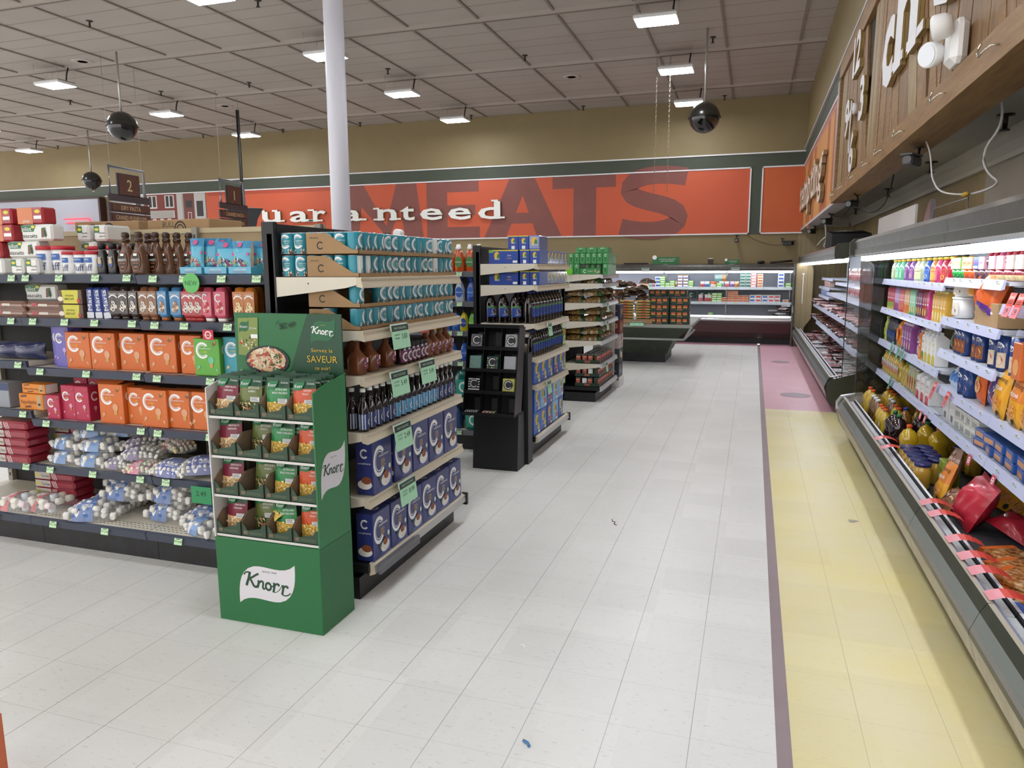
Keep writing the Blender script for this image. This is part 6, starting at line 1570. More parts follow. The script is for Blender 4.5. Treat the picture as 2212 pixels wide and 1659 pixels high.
jg = Proto('detergent_jug', 'jug', [('jug_body', lofted(lv, mat('2A4A7A', .2, coat=.4))), ('handle', MB().tube([(-.05, 0, .2), (-.09, 0, .19), (-.095, 0, .1), (-.075, 0, .06)], .012, mat('2A4A7A', .2, coat=.4), 8)), ('cap', MB().lathe([(.026, .22), (.026, .245)], Wt, 12))])
jg.put((-2.72, 6.50, .19), 'blue detergent jug on the bottom deck behind the rice boxes')
jh = Proto('detergent_jug', 'jug', [('jug_body', lofted([(.09, .05, 0, 3.5), (.1, .055, .015, 3.5), (.1, .055, .2, 3.5), (.07, .045, .25, 3), (.025, .025, .27, 2)], mat('14605A', .2, coat=.4))), ('label', art(MB(), front(-.056), [('rect', -.07, .03, .07, .17, mat('2E9A86', .4)), G_(c_logo(0, .1, .05))])), ('cap', MB().lathe([(.026, .27), (.026, .295)], Wt, 12))])
jh.put((-2.50, 6.47, .19), 'teal detergent jug with white C behind the napkin rack')
jh.put((-2.62, 6.52, .50), 'teal detergent jug on the shelf above the bottom deck')
# hanging green snack bags
gp = Proto('snack_bag', 'bag', [('bag', pillow(.16, .24, .05, mat('7FAE2A', .25, coat=.5), 6)), ('print', art(MB(), on_pillow(.16, .24, .05), [G_([('ell', 0, .15, .04, .03, Wt), ('ell', 0, .08, .045, .03, mat('B8904A', .4))])]))])
for i in range(3): gp.put((-1.92, 7.56, .50 + .24 * i), 'bright green snack bag hanging behind the second unit, %s from bottom' % nth(i), F90 - .3, 'hanging snack bags')
MB()
a = MB(); a.box(-1.96, -1.95, 7.485, 7.60, .35, 1.72, M_black); tag(a.build('clip_strip'), 'thin dark strip that holds the green snack bags', 'clip strip')
a = MB(); a.box(-2.265, -2.255, 9.252, 9.256, 1.55, 1.7, M_offwhite); a.lathe([(.05, 0), (.05, .003)], mat('6FC02A', .4), 16, (-2.26, 9.25, 1.70), 'y'); tag(a.build('shelf_flag'), 'round bright green flag at the top of the third unit', 'shelf flag')
# ---- bunker freezer table
t = thing('bunker_case', 'olive green bunker case piled with canned goods, centre back', 'display case', (0, 0, 0))
bx0, bx1, by0, by1 = -2.85, -.98, 13.0, 15.3
a = MB()
def frus(a, x0, x1, y0, y1, z0, X0, X1, Y0, Y1, z1, m):
    a.convex([(x0, y0, z0), (x1, y0, z0), (x1, y1, z0), (x0, y1, z0), (X0, Y0, z1), (X1, Y0, z1), (X1, Y1, z1), (X0, Y1, z1)], [(3, 2, 1, 0), (4, 5, 6, 7), (0, 1, 5, 4), (1, 2, 6, 5), (2, 3, 7, 6), (3, 0, 4, 7)], m)
frus(a, -2.7, -1.25, 13.35, 15.0, .48, bx0 + .02, bx1 - .02, by0 + .02, by1, .70, M_olive_b); a.build('upper_body', t)
a = MB(); frus(a, -2.6, -1.47, 13.7, 14.85, .16, -2.7, -1.32, 13.4, 15.0, .48, M_olive_b); a.build('lower_body', t)
MB().box(-2.58, -1.5, 13.72, 14.85, 0, .16, M_kick).build('plinth', t)
MB().box(bx0, bx1, by0, by1, .70, .76, mat('8E9088', .35), .006).build('rim', t)
a = MB(); a.tube([(bx0, by0 + .12, .49), (bx1 - .14, by0 + .12, .49), (bx1 + .0, by0 + .0, .72)], .022, mat('9A9C98', .35, .3), 8); a.tube([(bx1 - .14, by0 + .12, .49), (bx1 - .12, by1, .49)], .022, mat('9A9C98', .35, .3), 8); a.build('bumper_rail', t)
price_card(-1.93, by0 - .01, .80, 0, '2.99', 'PASTA', 'SAUCE', 'pale green price card on the rim of the bunker case', .24, .07)
a = MB(); a.box(-.165, .165, -.12, .12, 0, .115, mat('22382C', .5), .003)
its = [G_([('rect', -.16, .04, .16, .1, mat('101A14', .5))] + [('rect', -.145 + .1 * k, .045, -.065 + .1 * k, .1, ct) for k in range(3)] + [('rect', -.14 + .1 * k, .055, -.07 + .1 * k, .09, mat('C8582E', .4)) for k in range(3)] + [('rect', -.14 + .1 * k, .046, -.07 + .1 * k, .055, mat('D8C040', .4)) for k in range(3)] + [('rect', -.045, .008, .045, .032, mat('A8604A', .5)), ('text', 'PRIMO', 0, .02, .014, mat('5A2A20', .5), .06)])]
cc_ = Proto('can_case', 'case of cans', [('case_tray', a), ('front_print', art(MB(), front(-.12), its)), ('side_print', art(MB(), side(.165, 1), [G_([('rect', -.1 + .07 * k, .045, -.045 + .07 * k, .1, mat('A8603A', .4)) for k in range(3)])])), ('can_lids', art(MB(), topf(.115), [G_([('ell', -.1 + .1 * i, -.06 + .1 * j, .038, .038, mat('8E9098', .3, .7)) for i in range(3) for j in range(2)])]))])
for r_ in range(4):
    for i, x in enumerate((-1.55, -1.20)):
        cc_.put((x, by0 + .17, .762 + .118 * r_), 'dark green case of cans at the bunker front, %s column, %s from bottom' % (('left', 'right')[i], nth(r_)), 0, 'cases of cans on the bunker')
    cc_.put((-2.42, by0 + .17, .762 + .118 * r_), 'dark green case of cans, left of the pasta packs, %s from bottom' % nth(r_), 0, 'cases of cans on the bunker')
for r_ in range(5):
    for i, x in enumerate((-1.3, -1.65, -2.45)):
        cc_.put((x, by0 + .75, .762 + .118 * r_), 'dark green case of cans, second row of the bunker, %s from right, %s from bottom' % (nth(i), nth(r_)), 0, 'cases of cans on the bunker')
bk_ = mat('2A3A2C', .2, coat=.7); gd = mat('B89A5A', .25, coat=.6)
a = MB(); a.box(-.14, .14, -.09, .09, 0, .045, gd, .015); art(a, front(-.09), [G_([('rect', -.12, .004, .12, .016, bk_), ('rect', -.04, .018, .04, .034, mat('B83A2A', .4))])])
sp_ = Proto('pasta_pack', 'pasta', [('pasta_pack', a)])
for c_, x in enumerate((-2.14, -1.82)):
    for k in range(8): sp_.put((x + rr.uniform(-.01, .01), by0 + .15, .80 + .047 * k), 'gold and green spaghetti pack, %s pile on the bunker, %s from bottom' % (('left', 'right')[c_], nth(k)), rr.uniform(-.05, .05), 'spaghetti packs')
    a = MB(); a.box(-.15, .15, -.11, .11, 0, .04, M_card, .002); a.box(-.15, .15, -.11, -.108, .04, .08, M_card); Proto('cardboard_tray', 'tray', [('cardboard_tray', a)]).put((x, by0 + .15, .762), 'cardboard tray under the %s spaghetti pile' % ('left', 'right')[c_])
for k in range(12):
    B3.put((-2.1 + rr.uniform(-.22, .3), by0 + .25 + rr.uniform(0, .25), 1.16 + .028 * k), 'shiny dark pasta bag heaped on the bunker, %s from bottom' % nth(k), rr.uniform(0, 3), 'dark pasta bags')
# ================================================================ REFRIGERATED CASES
rr = random.Random(77)
M_tube = mat('F6FAFF', .4, emit=CASE)
M_lin = mat('C4C8D0', .4)
M_glass = mat('1A1D1A', .04, alpha=.55, coat=1.0)
M_clear = mat('DDE6EA', .03, alpha=.10, coat=1.0)
M_rail = mat('B9BEDC', .3, coat=.3)
M_canopy = plastic_wear('canopy_metal', '54524E', '62605B', .35)
M_canopy.node_tree.nodes['Principled BSDF'].inputs['Metallic'].default_value = .55
M_chrome = mat('C8C8C8', .18, .9)
BUMP = [(1.02, .0), (1.02, .085), (.955, .09), (.905, .17), (.885, .25), (.872, .285), (.872, .31), (.88, .33), (.90, .385), (.925, .428), (.945, .43), (.97, .41), (.97, .38), (1.025, .37), (1.03, .405), (1.045, .405), (1.05, .30), (2.0, .30), (2.0, 0)]
def bump_m():
    k = M_black
    return [k, k, mat('A59C86', .6), M_bumper, M_bumper, mat('3A3C42', .3, .5), M_steel, mat('6E7472', .35), M_olive, mat('A89E8A', .4), M_rail, M_black, M_black, M_black, M_white, M_lin, mat('26262A', .6), M_lin, k, k]
def case_run(lab, y0, y1, modw, zs_of, endname, inner_dark=False):
    t = thing('refrigerated_case', lab, 'refrigerated case', (0, 0, 0))
    n = round((y1 - y0) / modw)
    MB().prism([(1.04, 0), (1.04, .10), (2.0, .10), (2.0, 0)], 'y', y0, y1, M_kick).build('plinth', t)
    for i in range(n):
        a0, a1 = y0 + i * modw + .002, y0 + (i + 1) * modw - .002
        a = MB(); a.prism(BUMP[1:-1] + [(2.0, .1)], 'y', a0, a1, bump_m()[1:]); a.build('front_bumper', t)
        a = MB()
        for k in range(int(modw / .012)): a.box(.975, 1.02, a0 + .012 * k, a0 + .012 * k + .005, .381, .387, M_white)
        a.build('air_grille', t)
        a = MB(); a.prism([(.93, 1.85), (.925, 1.90), (.94, 1.905), (.93, 1.97), (.96, 2.0), (1.2, 2.03), (2.0, 2.03), (2.0, 1.98), (1.12, 1.93), (1.02, 1.86), (.95, 1.835)], 'y', a0, a1, [M_olive, M_silver, M_canopy, M_steel, M_canopy, M_canopy] + [M_lin] * 5, M_canopy); a.build('canopy', t)
        a = MB(); a.prism([(1.0, 1.835), (1.0, 1.80), (1.045, 1.79), (1.06, 1.84)], 'y', a0 + .01, a1 - .01, M_tube); a.build('light_tube', t)
    MB().box(1.93, 2.0, y0, y1, .3, 1.98, M_lin if not inner_dark else mat('B9BCC4', .4)).build('back_wall', t)
    MB().box(2.0, 2.05, y0, y1, .0, 2.03, M_olive).build('rear_shell', t)
    for i in range(n):
        a0, a1 = y0 + i * modw, y0 + (i + 1) * modw
        for z, xf in zs_of(i):
            a = MB(); a.box(xf + .02, 1.93, a0 + .006, a1 - .006, z - .022, z, M_lin)
            sh = a.build('shelf', t)
            MB().prism([(xf - .018, z - .045), (xf - .004, z + .008), (xf + .006, z + .008), (xf + .0, z - .04)], 'y', a0 + .003, a1 - .003, M_rail).build('price_rail', sh)
            for k in range(5):
                yy = a0 + .12 + .22 * k + rr.uniform(-.04, .04)
                b = put_tag(sh, rr.choice(ptag), xf - .0125, yy, z + .003, -F90, rx=.26, col=mat('DCE6E4', .4))
            a = MB(); a.prism([(xf + .03, z - .025), (1.92, z - .025), (1.92, z - .10), (xf + .2, z - .04)], 'y', a0 + .008, a0 + .013, M_lin); a.build('bracket', sh)
    return t
def zs1(i):      # modules counted from the near end; 5 and 6 are the two farthest
    if i >= 5: return [(1.612, 1.22), (1.34, 1.22), (1.03, 1.22), (.73, 1.22)]
    if i == 4: return [(1.65, 1.22), (1.397, 1.22), (1.18, 1.22), (.945, 1.22), (.72, 1.22)]
    if i == 3: return [(1.53, 1.22), (1.40, 1.3), (1.18, 1.3), (.945, 1.22), (.72, 1.22)]
    return [(1.65, 1.22), (1.397, 1.22), (1.18, 1.22), (.945, 1.22), (.72, 1.22)]
t = case_run('long open refrigerated dairy and juice case along the right side, nearer one', -.54, 8.0, 1.22, zs1, 'far')
low_end = [(1.02, .0), (1.0, .08), (.95, .085), (.895, .17), (.868, .28), (.865, .36), (.90, .42), (1.09, .47), (2.0, .47), (2.0, 0)]
MB().prism(low_end, 'y', 8.0, 8.03, M_bumper).build('end_panel', t)
MB().prism([(.86, .30), (.86, .38), (.90, .44), (1.1, .485), (1.1, .47), (.905, .42), (.875, .37), (.875, .30)], 'y', 7.985, 8.035, M_chrome).build('end_trim', t)
MB().prism([(1.03, .47), (1.0, 1.85), (2.0, 1.98), (2.0, .47)], 'y', 8.0, 8.012, M_glass).build('end_glass', t)
a = MB(); a.prism([(.905, 1.83), (.895, 1.86), (.895, 1.97), (.93, 2.01), (1.3, 2.05), (1.3, 1.93), (1.12, 1.90), (1.0, 1.83)], 'y', 7.99, 8.06, M_olive, M_olive); a.build('canopy_end_cap', t)
def zs2(i):
    return [(1.46, 1.5), (1.27, 1.36), (1.0, 1.22), (.72, 1.2)] if i < 5 else [(1.52, 1.45), (1.34, 1.4), (1.16, 1.4), (.95, 1.3), (.70, 1.3)]
t = case_run('open refrigerated meat case beyond the juice case, farther one', 9.45, 17.6, 1.164, zs2, 'near', True)
MB().prism([(1.02, .0), (1.0, .08), (.955, .085), (.91, .17), (.895, .28), (.90, .36), (.95, .40), (1.32, .52), (2.0, .52), (2.0, 0)], 'y', 9.42, 9.45, M_olive).build('end_panel', t)
MB().prism([(1.33, .52), (1.33, 1.75), (1.2, 1.88), (2.0, 1.98), (2.0, .52)], 'y', 9.43, 9.45, M_olive).build('rear_end_panel', t)
MB().prism([(1.06, .43), (1.04, 1.86), (1.2, 1.86), (1.31, 1.75), (1.32, .56), (1.29, .515)], 'y', 9.435, 9.441, M_clear).build('end_glass', t)
MB().box(1.052, 1.06, 9.43, 9.445, .43, 1.85, M_black).build('glass_edge', t)
MB().prism([(.93, .42), (1.29, .525), (1.33, .57), (1.335, 1.75), (1.325, 1.75), (1.32, .575), (1.285, .535), (.93, .43)], 'y', 9.425, 9.452, M_chrome).build('end_trim', t)
a = MB(); a.prism([(.90, 1.83), (.89, 1.86), (.89, 1.97), (.93, 2.01), (1.3, 2.05), (1.3, 1.93), (1.12, 1.90), (1.0, 1.83)], 'y', 9.40, 9.45, M_olive, M_olive); a.build('canopy_end_cap', t)
MB().prism([(.90, .0), (.90, 1.84), (1.2, 1.84), (1.26, 1.7), (1.26, .62), (1.12, .42), (1.12, 0)], 'y', 17.56, 17.6, M_bead).build('far_divider', t)
a = MB(); a.box(1.045, 1.06, 17.55, 17.558, .95, 1.6, Wt); a.box(1.03, 1.075, 17.55, 17.558, 1.59, 1.62, Wt); tag(a.build('thermometer_strip'), 'long white strip on the tan divider at the far end of the meat case', 'strip')
# ---- case on the far wall
t = thing('refrigerated_case', 'far wall refrigerated case with dark red base and two white shelves', 'refrigerated case', (0, 0, 0))
FX0, FX1 = -6.4, .84
a = MB(); prf = [(17.8, 0), (17.8, .13), (17.62, .15), (17.50, .28), (17.44, .5), (17.44, .535), (18.35, .535), (18.35, 0)]
a.prism(prf, 'x', FX0, FX1, [M_black, M_black, mat('3A2C28', .4), mat('3E1A18', .35), mat('3A2C28', .4), M_steel, M_black, M_black]); a.build('base', t)
a = MB(); a.prism([(17.43, .535), (17.40, .56), (17.40, .59), (17.42, .60), (17.42, .63), (17.47, .67), (17.50, .66), (17.50, .535)], 'x', FX0, FX1, M_chrome); a.build('front_bumper', t)
MB().box(FX0, FX1, 17.5, 18.3, .535, .56, mat('9A9DA4', .4)).build('bin_floor', t)
a = MB(); a.box(FX0, FX1, 18.30, 18.36, .5, 1.75, mat('A8ACB8', .4)); a.build('back_wall', t)
for k in range(5):
    MB().box(FX1 - 1.42 * k - .03, FX1 - 1.42 * k - .01, 18.285, 18.3, .6, 1.7, M_steel).build('upright', t)
a = MB(); a.prism([(17.50, 1.68), (17.47, 1.72), (17.47, 1.76), (17.5, 1.77), (17.52, 1.815), (17.7, 1.84), (18.36, 1.84), (18.36, 1.72), (17.72, 1.70), (17.6, 1.66)], 'x', FX0, FX1, [M_canopy] * 6 + [M_lin] * 4); a.build('canopy', t)
for k in range(5): MB().prism([(17.56, 1.672), (17.56, 1.64), (17.6, 1.63), (17.62, 1.67)], 'x', FX1 - 1.42 * (k + 1) + .02, FX1 - 1.42 * k - .02, M_tube).build('light_tube', t)
for x in (FX0, FX1):
    MB().prism([(17.40, .54), (17.42, .0), (18.36, 0), (18.36, 1.84), (17.5, 1.84), (17.47, 1.6), (17.5, .9), (17.40, .75)], 'x', x, x + .04, M_canopy if x > 0 else M_olive).build('end_panel', t)
for z, yf in ((1.30, 17.72), (.965, 17.68)):
    for k in range(4):
        x1 = FX1 - 1.42 * k - .004; x0 = x1 - 1.412
        if z > 1.2 or k < 3:
            a = MB(); a.box(x0, x1, yf, 18.3, z - .03, z, M_lin); sh = a.build('shelf', t)
            MB().box(x0, x1, yf - .012, yf, z - .055, z + .008, mat('C9D2D8', .4)).build('price_rail', sh)
            for q in range(4): put_tag(sh, rr.choice(ptag), x0 + .2 + .3 * q, yf - .013, z, 0, 0, col=mat('CFE4CF', .5))
def fx(px): return (px - 1630) * .00996
def simple(nm, cat, w_, d_, h_, col, col2=None, lid=None):
    a = MB(); a.box(-w_ / 2, w_ / 2, -d_ / 2, d_ / 2, 0, h_ * (.86 if lid else 1), col, min(w_, h_) * .08)
    parts = [('pack', a)]
    if col2: parts.append(('label', art(MB(), front(-d_ / 2), [('rect', -w_ * .38, h_ * .2, w_ * .38, h_ * .7, col2)])))
    if lid: parts.append(('lid', MB().box(-w_ * .52, w_ * .52, -d_ * .52, d_ * .52, h_ * .86, h_, lid, .002)))
    return Proto(nm, cat, parts, h_)
C_ = lambda h: mat(h, .35, coat=.3)
gtub = simple('plastic_tub', 'tub', .125, .12, .05, C_('5EA03E'), C_('D8E8C8'), C_('9ACB6A')); ctub = simple('plastic_tub', 'tub', .12, .12, .06, C_('D8CDB4'), C_('C46A3A'), C_('E0DAD0')); otub = simple('plastic_tub', 'tub', .12, .12, .05, C_('C88A50'), C_('B8503A'), C_('D8D4CC'))
btub = simple('plastic_tub', 'tub', .13, .12, .08, C_('D8DADF'), C_('2F5AA8'), C_('E0DCC8')); rtub = simple('plastic_tub', 'tub', .13, .12, .08, C_('D8DADF'), C_('B83038'), C_('E0DCC8')); ttub = simple('plastic_tub', 'tub', .115, .12, .07, C_('8FA8A0'), C_('2F6A60'), C_('D8DCD8')); ytub = simple('plastic_tub', 'tub', .14, .12, .07, C_('2F4A9A'), Wt, C_('D8A038'))
rwt = simple('plastic_tub', 'tub', .13, .12, .065, C_('D0484A'), Wt, C_('D8D8D4'))
names_ = {id(gtub): 'green', id(ctub): 'cream', id(otub): 'orange', id(btub): 'blue labelled', id(rtub): 'red labelled', id(ttub): 'teal', id(ytub): 'navy and yellow', id(rwt): 'red and white'}
def fstack(P_, px, z, n, y=17.82, where=''):
    for k in range(n):
        P_.put((fx(px), y + rr.uniform(-.01, .01), z + P_.h * 1.01 * k), '%s tub, %s, %.1f m left of divider, %s from bottom' % (names_[id(P_)], where, .95 - fx(px), nth(k)), rr.uniform(-.06, .06), 'tubs in the far case')
U, L2 = 'upper far shelf', 'lower far shelf'
for px, P_, n in ((1413, btub, 3), (1424, gtub, 5), (1436, gtub, 2), (1447, gtub, 3), (1465, ytub, 4), (1478, ytub, 4), (1490, gtub, 3), (1607, ttub, 5), (1619, ttub, 5), (1631, rwt, 5), (1645, ctub, 5), (1690, btub, 4), (1706, gtub, 2), (1555, gtub, 2)):
    fstack(P_, px, 1.30, n, where=U)
for px, P_, n in ((1545, gtub, 4), (1556, gtub, 4), (1567, otub, 2), (1580, otub, 5), (1592, otub, 5), (1604, otub, 3), (1616, otub, 3), (1630, btub, 2), (1643, rtub, 2), (1657, btub, 2), (1671, rtub, 2), (1684, rtub, 2), (1702, ctub, 1)):
    fstack(P_, px, .965, n, where=L2)
pch = [Proto('food_pouch', 'pouch', [('pouch', pillow(.11, .16, .04, [C_(a_), C_(b_)], 5))], .16) for a_, b_ in (('D8D4CC', 'C4622E'), ('CDBE8A', '8A3A2A'), ('6FA0A8', 'B8D0D0'), ('C8606A', 'D8C0C0'), ('7A5A9A', 'C8B8D8'), ('C47A40', 'D8B890'), ('B8484A', 'CFCBC8'), ('3E6A9A', 'C8CCD8'))]
for i, px in enumerate((1380, 1387, 1395, 1402, 1407, 1456, 1517, 1527, 1540, 1548, 1560, 1572, 1584, 1594)): pch[i % 8].put((fx(px), 17.8, 1.305), 'small standing food pouch on the upper far shelf, %.1f m left of the divider' % (.95 - fx(px)), rr.uniform(-.3, .3), 'pouches in the far case', scale=(1, 1, .8))
for i, px in enumerate((1549, 1556, 1563)): pch[(2, 2, 5)[i]].put((fx(px), 17.95, 1.40), 'hanging teal pack high on the upper far shelf, %s' % nth(i), 0, 'pouches in the far case', scale=(1.2, 1, 1.2))
dgb = boxpack('gift_box', 'box', .2, .1, .17, mat('20463C', .4), [G_(c_logo(0, .08, .045))])
for i, px in enumerate((1490, 1515, 1532)): dgb.put((fx(px), 18.05, 1.03 if i else 1.03), 'dark green box with white C on the lower far shelf, %s from left' % nth(i), 0, 'dark green boxes')
for i, px in enumerate((1514, 1528, 1536)): pch[(3, 6, 6)[i]].put((fx(px), 17.8, .97), 'red and white snack pouch on the lower far shelf, %s from left' % nth(i), .2, 'pouches in the far case')
# packs of meat: a tray with film and a label
def meat_pack(w_, d_, h_, c1, lab_=None, tr=None):
    a = MB(); a.box(-w_ / 2, w_ / 2, -d_ / 2, d_ / 2, 0, h_ * .6, tr or M_black, .006)
    b = MB(); b.box(-w_ * .45, w_ * .45, -d_ * .45, d_ * .45, h_ * .4, h_, c1, .008)
    pr = [('tray', a), ('meat', b)]
    if lab_: pr.append(('label', art(MB(), topf(h_), [('rect', -w_ * .35, -d_ * .3, w_ * .05, d_ * .2, lab_), G_([('rect', -w_ * .3, d_ * (.12 - .1 * k), -w_ * .02, d_ * (.14 - .1 * k), M_ink) for k in range(3)])])))
    return Proto('meat_pack', 'meat', pr, h_)
def meatm(name, c1, c2, c3):
    m, nt, b = nmat(name, .15, coat=.9)
    tc = N(nt, 'ShaderNodeTexCoord')
    nt.links.new(ramp(nt, noise(nt, tc.outputs['Object'], 30, 4), [(.35, c1), (.5, c2), (.65, c3)]), b.inputs['Base Color'])
    return m
mt1 = meatm('red_meat', '8A2A32', 'B85058', 'D8A8A8'); mt2 = meatm('pale_meat', 'C88A8A', 'D8B0AC', 'E0CCC8'); mt3 = meatm('brown_meat', '5A2A22', '8A4A3A', 'B07A60'); mt4 = meatm('white_pack', 'B8B8BE', 'CFCFD4', '8A5A5E')
blu_ = C_('4A7AB8'); MP = [meat_pack(.2, .14, .035, mt1, Wt), meat_pack(.22, .15, .04, mt2, C_('B83A4A')), meat_pack(.18, .14, .035, mt3), meat_pack(.22, .13, .03, mt2, blu_, Wt), meat_pack(.2, .15, .04, mt4, Wt, Wt)]
MN = ['red meat tray', 'pale meat tray with red label', 'dark sausage tray', 'sliced ham pack with blue label', 'white wrapped meat pack']
for k in range(26):
    px = 1560 + 5.9 * k
    q = k % 5
    MP[q].put((fx(px), 17.66 + .12 * (k % 3), .562 + (.035 if k % 3 == 1 and k else 0)), '%s in the far bin, %.1f m left of divider' % (MN[q], .95 - fx(px)), rr.uniform(-.1, .1), 'meat packs in the far case bin', scale=.8)
for k in range(10): MP[(1, 4)[k % 2]].put((fx(1690) + rr.uniform(-.15, .15), 17.75 + .1 * (k % 3), .60 + .03 * k), '%s heaped right in the far bin, %s from bottom' % (MN[(1, 4)[k % 2]], nth(k)), rr.uniform(-.6, .6), 'meat packs in the far case bin')
for k in range(3): gtub.put((fx(1538), 17.7, .562 + .051 * k), 'green tub in the bin of the far case, %s from bottom' % nth(k), 0, 'tubs in the far case')
for k in range(8): MP[(1, 0, 3)[k % 3]].put((fx(1300 + 10 * k), 17.82 + .02 * (k % 2), 1.303), '%s, upper far shelf, left part, %s from left' % (MN[(1, 0, 3)[k % 3]], nth(k)), .2, 'meat packs on the upper far shelf', rx=.5)
# signs and odds on top of the far case
for x, w_, h_, l, tx in ((fx(1432), .62, .17, 'larger green sign on top of the far case', 'NUTRITIOUS, DELICIOUS'), (fx(1582), .32, .1, 'smaller green sign on top of the far case', 'NUTRITIOUS')):
    a = MB(); a.box(x - w_ / 2, x + w_ / 2, 17.6, 17.606, 1.83, 1.83 + h_, mat('2A6A3A', .5), .001); a.lathe([(h_ * .3, 0), (h_ * .3, .006)], Wt, 18, (x - w_ * .42, 17.595, 1.83 + h_ * .95), 'y')
    art(a, front(17.6), [G_([('text', tx, x + w_ * .05, 1.83 + h_ * .7, h_ * .15, Wt, w_ * .6), ('text', 'AND FARM FRESH', x + w_ * .05, 1.83 + h_ * .45, h_ * .14, Wt, w_ * .5)])])
    a.box(x - .05, x + .05, 17.6, 17.68, 1.825, 1.832, Wt); tag(a.build('case_sign'), l, 'sign')
a = MB(); a.box(fx(1534) - .06, fx(1534) + .06, 17.6, 17.68, 1.84, 1.95, mat('3A2A26', .5), .004); a.box(fx(1534) - .05, fx(1534) + .05, 17.6, 17.61, 1.95, 1.965, Wt); tag(a.build('small_box'), 'small brown and white box on top of the far case', 'box')
a = MB(); a.ball((fx(1645), 17.7, 1.87), (.09, .06, .035), M_black); tag(a.build('black_bundle'), 'small black bundle on top of the far case', 'bundle')
a = MB(); a.tube([(fx(1665), 17.75, 1.86), (fx(1712), 17.75, 1.895)], .022, M_black, 8); tag(a.build('black_rod'), 'long black rod lying on top of the far case at right', 'rod')
a = MB(); a.box(fx(1330), fx(1388), 17.75, 17.9, 1.84, 1.87, M_black, .01); tag(a.build('black_tray'), 'flat black tray on top of the far case at left', 'tray')
for x, l in ((fx(1387), 'left'), (fx(1590), 'right')):
    a = MB(); a.box(x - .09, x + .09, 17.455, 17.46, 1.67, 1.76, mat('A8ACA8', .4)); a.box(x - .08, x + .08, 17.452, 17.456, 1.73, 1.75, mat('4A7A5A', .5)); tag(a.build('notice_card'), 'small grey notice card on the far case canopy, ' + l + ' one', 'card', 'notice cards')
# ---- meat case products
mi = 0
MS = ['red meat tray', 'red labelled meat tray', 'dark sausage tray', 'blue labelled meat pack', 'white meat pack']
for row, (z, x0) in enumerate(((.303, 1.16), (.303, 1.36), (.303, 1.56), (.723, 1.32), (.723, 1.50), (1.003, 1.34), (1.003, 1.52))):
    for k in range(38 if row < 3 else 34):
        y = 9.6 + .25 * k + rr.uniform(-.03, .03)
        if y > 17.3: break
        q = rr.choice((0, 1, 3, 4)) if row < 3 else (rr.choice((2, 2, 0)) if row in (3, 4) else rr.choice((1, 0, 3)))
        nst = 2 if rr.random() < .22 else 1
        for s_ in range(nst):
            MP[q].put((x0 + rr.uniform(-.02, .02), y, z + .046 * s_), '%s, %s, %.1f m past the glass' % (MS[q], ('bin front', 'bin middle', 'bin back', 'low shelf front', 'low shelf back', 'middle shelf', 'middle shelf back')[row] + ('', ', on top', ', topmost')[s_], y - 9.45), rr.uniform(-.22, .22), 'meat packs in the meat case', scale=.9)
bk = boxpack('cheese_box', 'box', .12, .1, .12, mat('C8502E', .4), [('ell', 0, .06, .03, .03, M_ink)])
for i in range(4): bk.put((1.42, 10.6 + .14 * (i % 2), 1.27 + .122 * (i // 2)), 'bright orange box on the upper meat case shelf, %s' % ('lower left', 'lower right', 'upper left', 'upper right')[i], -F90, 'orange boxes')
hp = Proto('hanging_pack', 'meat', [('hanging_pack', pillow(.1, .2, .03, [mt1, mt2], 8))])
for k in range(34): hp.put((1.52, 11.0 + .155 * (k // 2), 1.52 if k % 2 else 1.28), 'hanging sliced meat pack, %s row, %s beyond the glass end' % (('lower', 'upper')[k % 2], nth(k // 2)), -F90 + rr.uniform(-.3, .3), 'hanging meat packs')
mug = Proto('tin', 'can', [('tin', MB().lathe([(.045, 0), (.045, .12, Wt), (.04, .125)], C_('8FA8D0'), 14))])
for k in range(7): mug.put((1.46, 16.2 + .18 * k, 1.17), 'pale blue tin on the far end shelf of the meat case, %s' % nth(k), 0, 'pale blue tins')
jr2 = Proto('pickle_jar', 'jar', [('jar_body', MB().lathe([(.04, 0), (.045, .01), (.045, .11), (.035, .125)], C_('8FA890'), 12)), ('lid', MB().lathe([(.038, .125), (.038, .145)], C_('6A5A9A'), 12))])
for k in range(9): jr2.put((1.55, 9.65 + .13 * k, 1.46), 'jar with purple lid behind the glass end, %s from the glass' % nth(k), 0, 'purple lidded jars')
jb = simple('mushroom_box', 'box', .12, .1, .11, C_('C8A8A0'), C_('7A2A3A'))
for k in range(5): jb.put((1.50, 16.0 + .25 * k, 1.35), 'small carton on the far black shelf of the meat case, %s' % nth(k), -F90, 'small cartons')
a = MB()
for k in range(12): a.box(1.1, 1.65, 12.2 + .09 * k, 12.23 + .09 * k, 2.035, 2.24 + .008 * k, M_black, .004)
tag(a.build('stacked_tray'), 'stack of ribbed black trays standing on top of the meat case', 'trays')
a = MB(); a.box(1.5, 1.52, 8.3, 10.6, 2.05, 2.35, Wt); a.box(1.3, 1.34, 9.6, 9.9, 2.05, 2.09, mat('B82A2E', .4)); tag(a.build('white_board'), 'white board lying behind the canopy where the two cases meet', 'board')
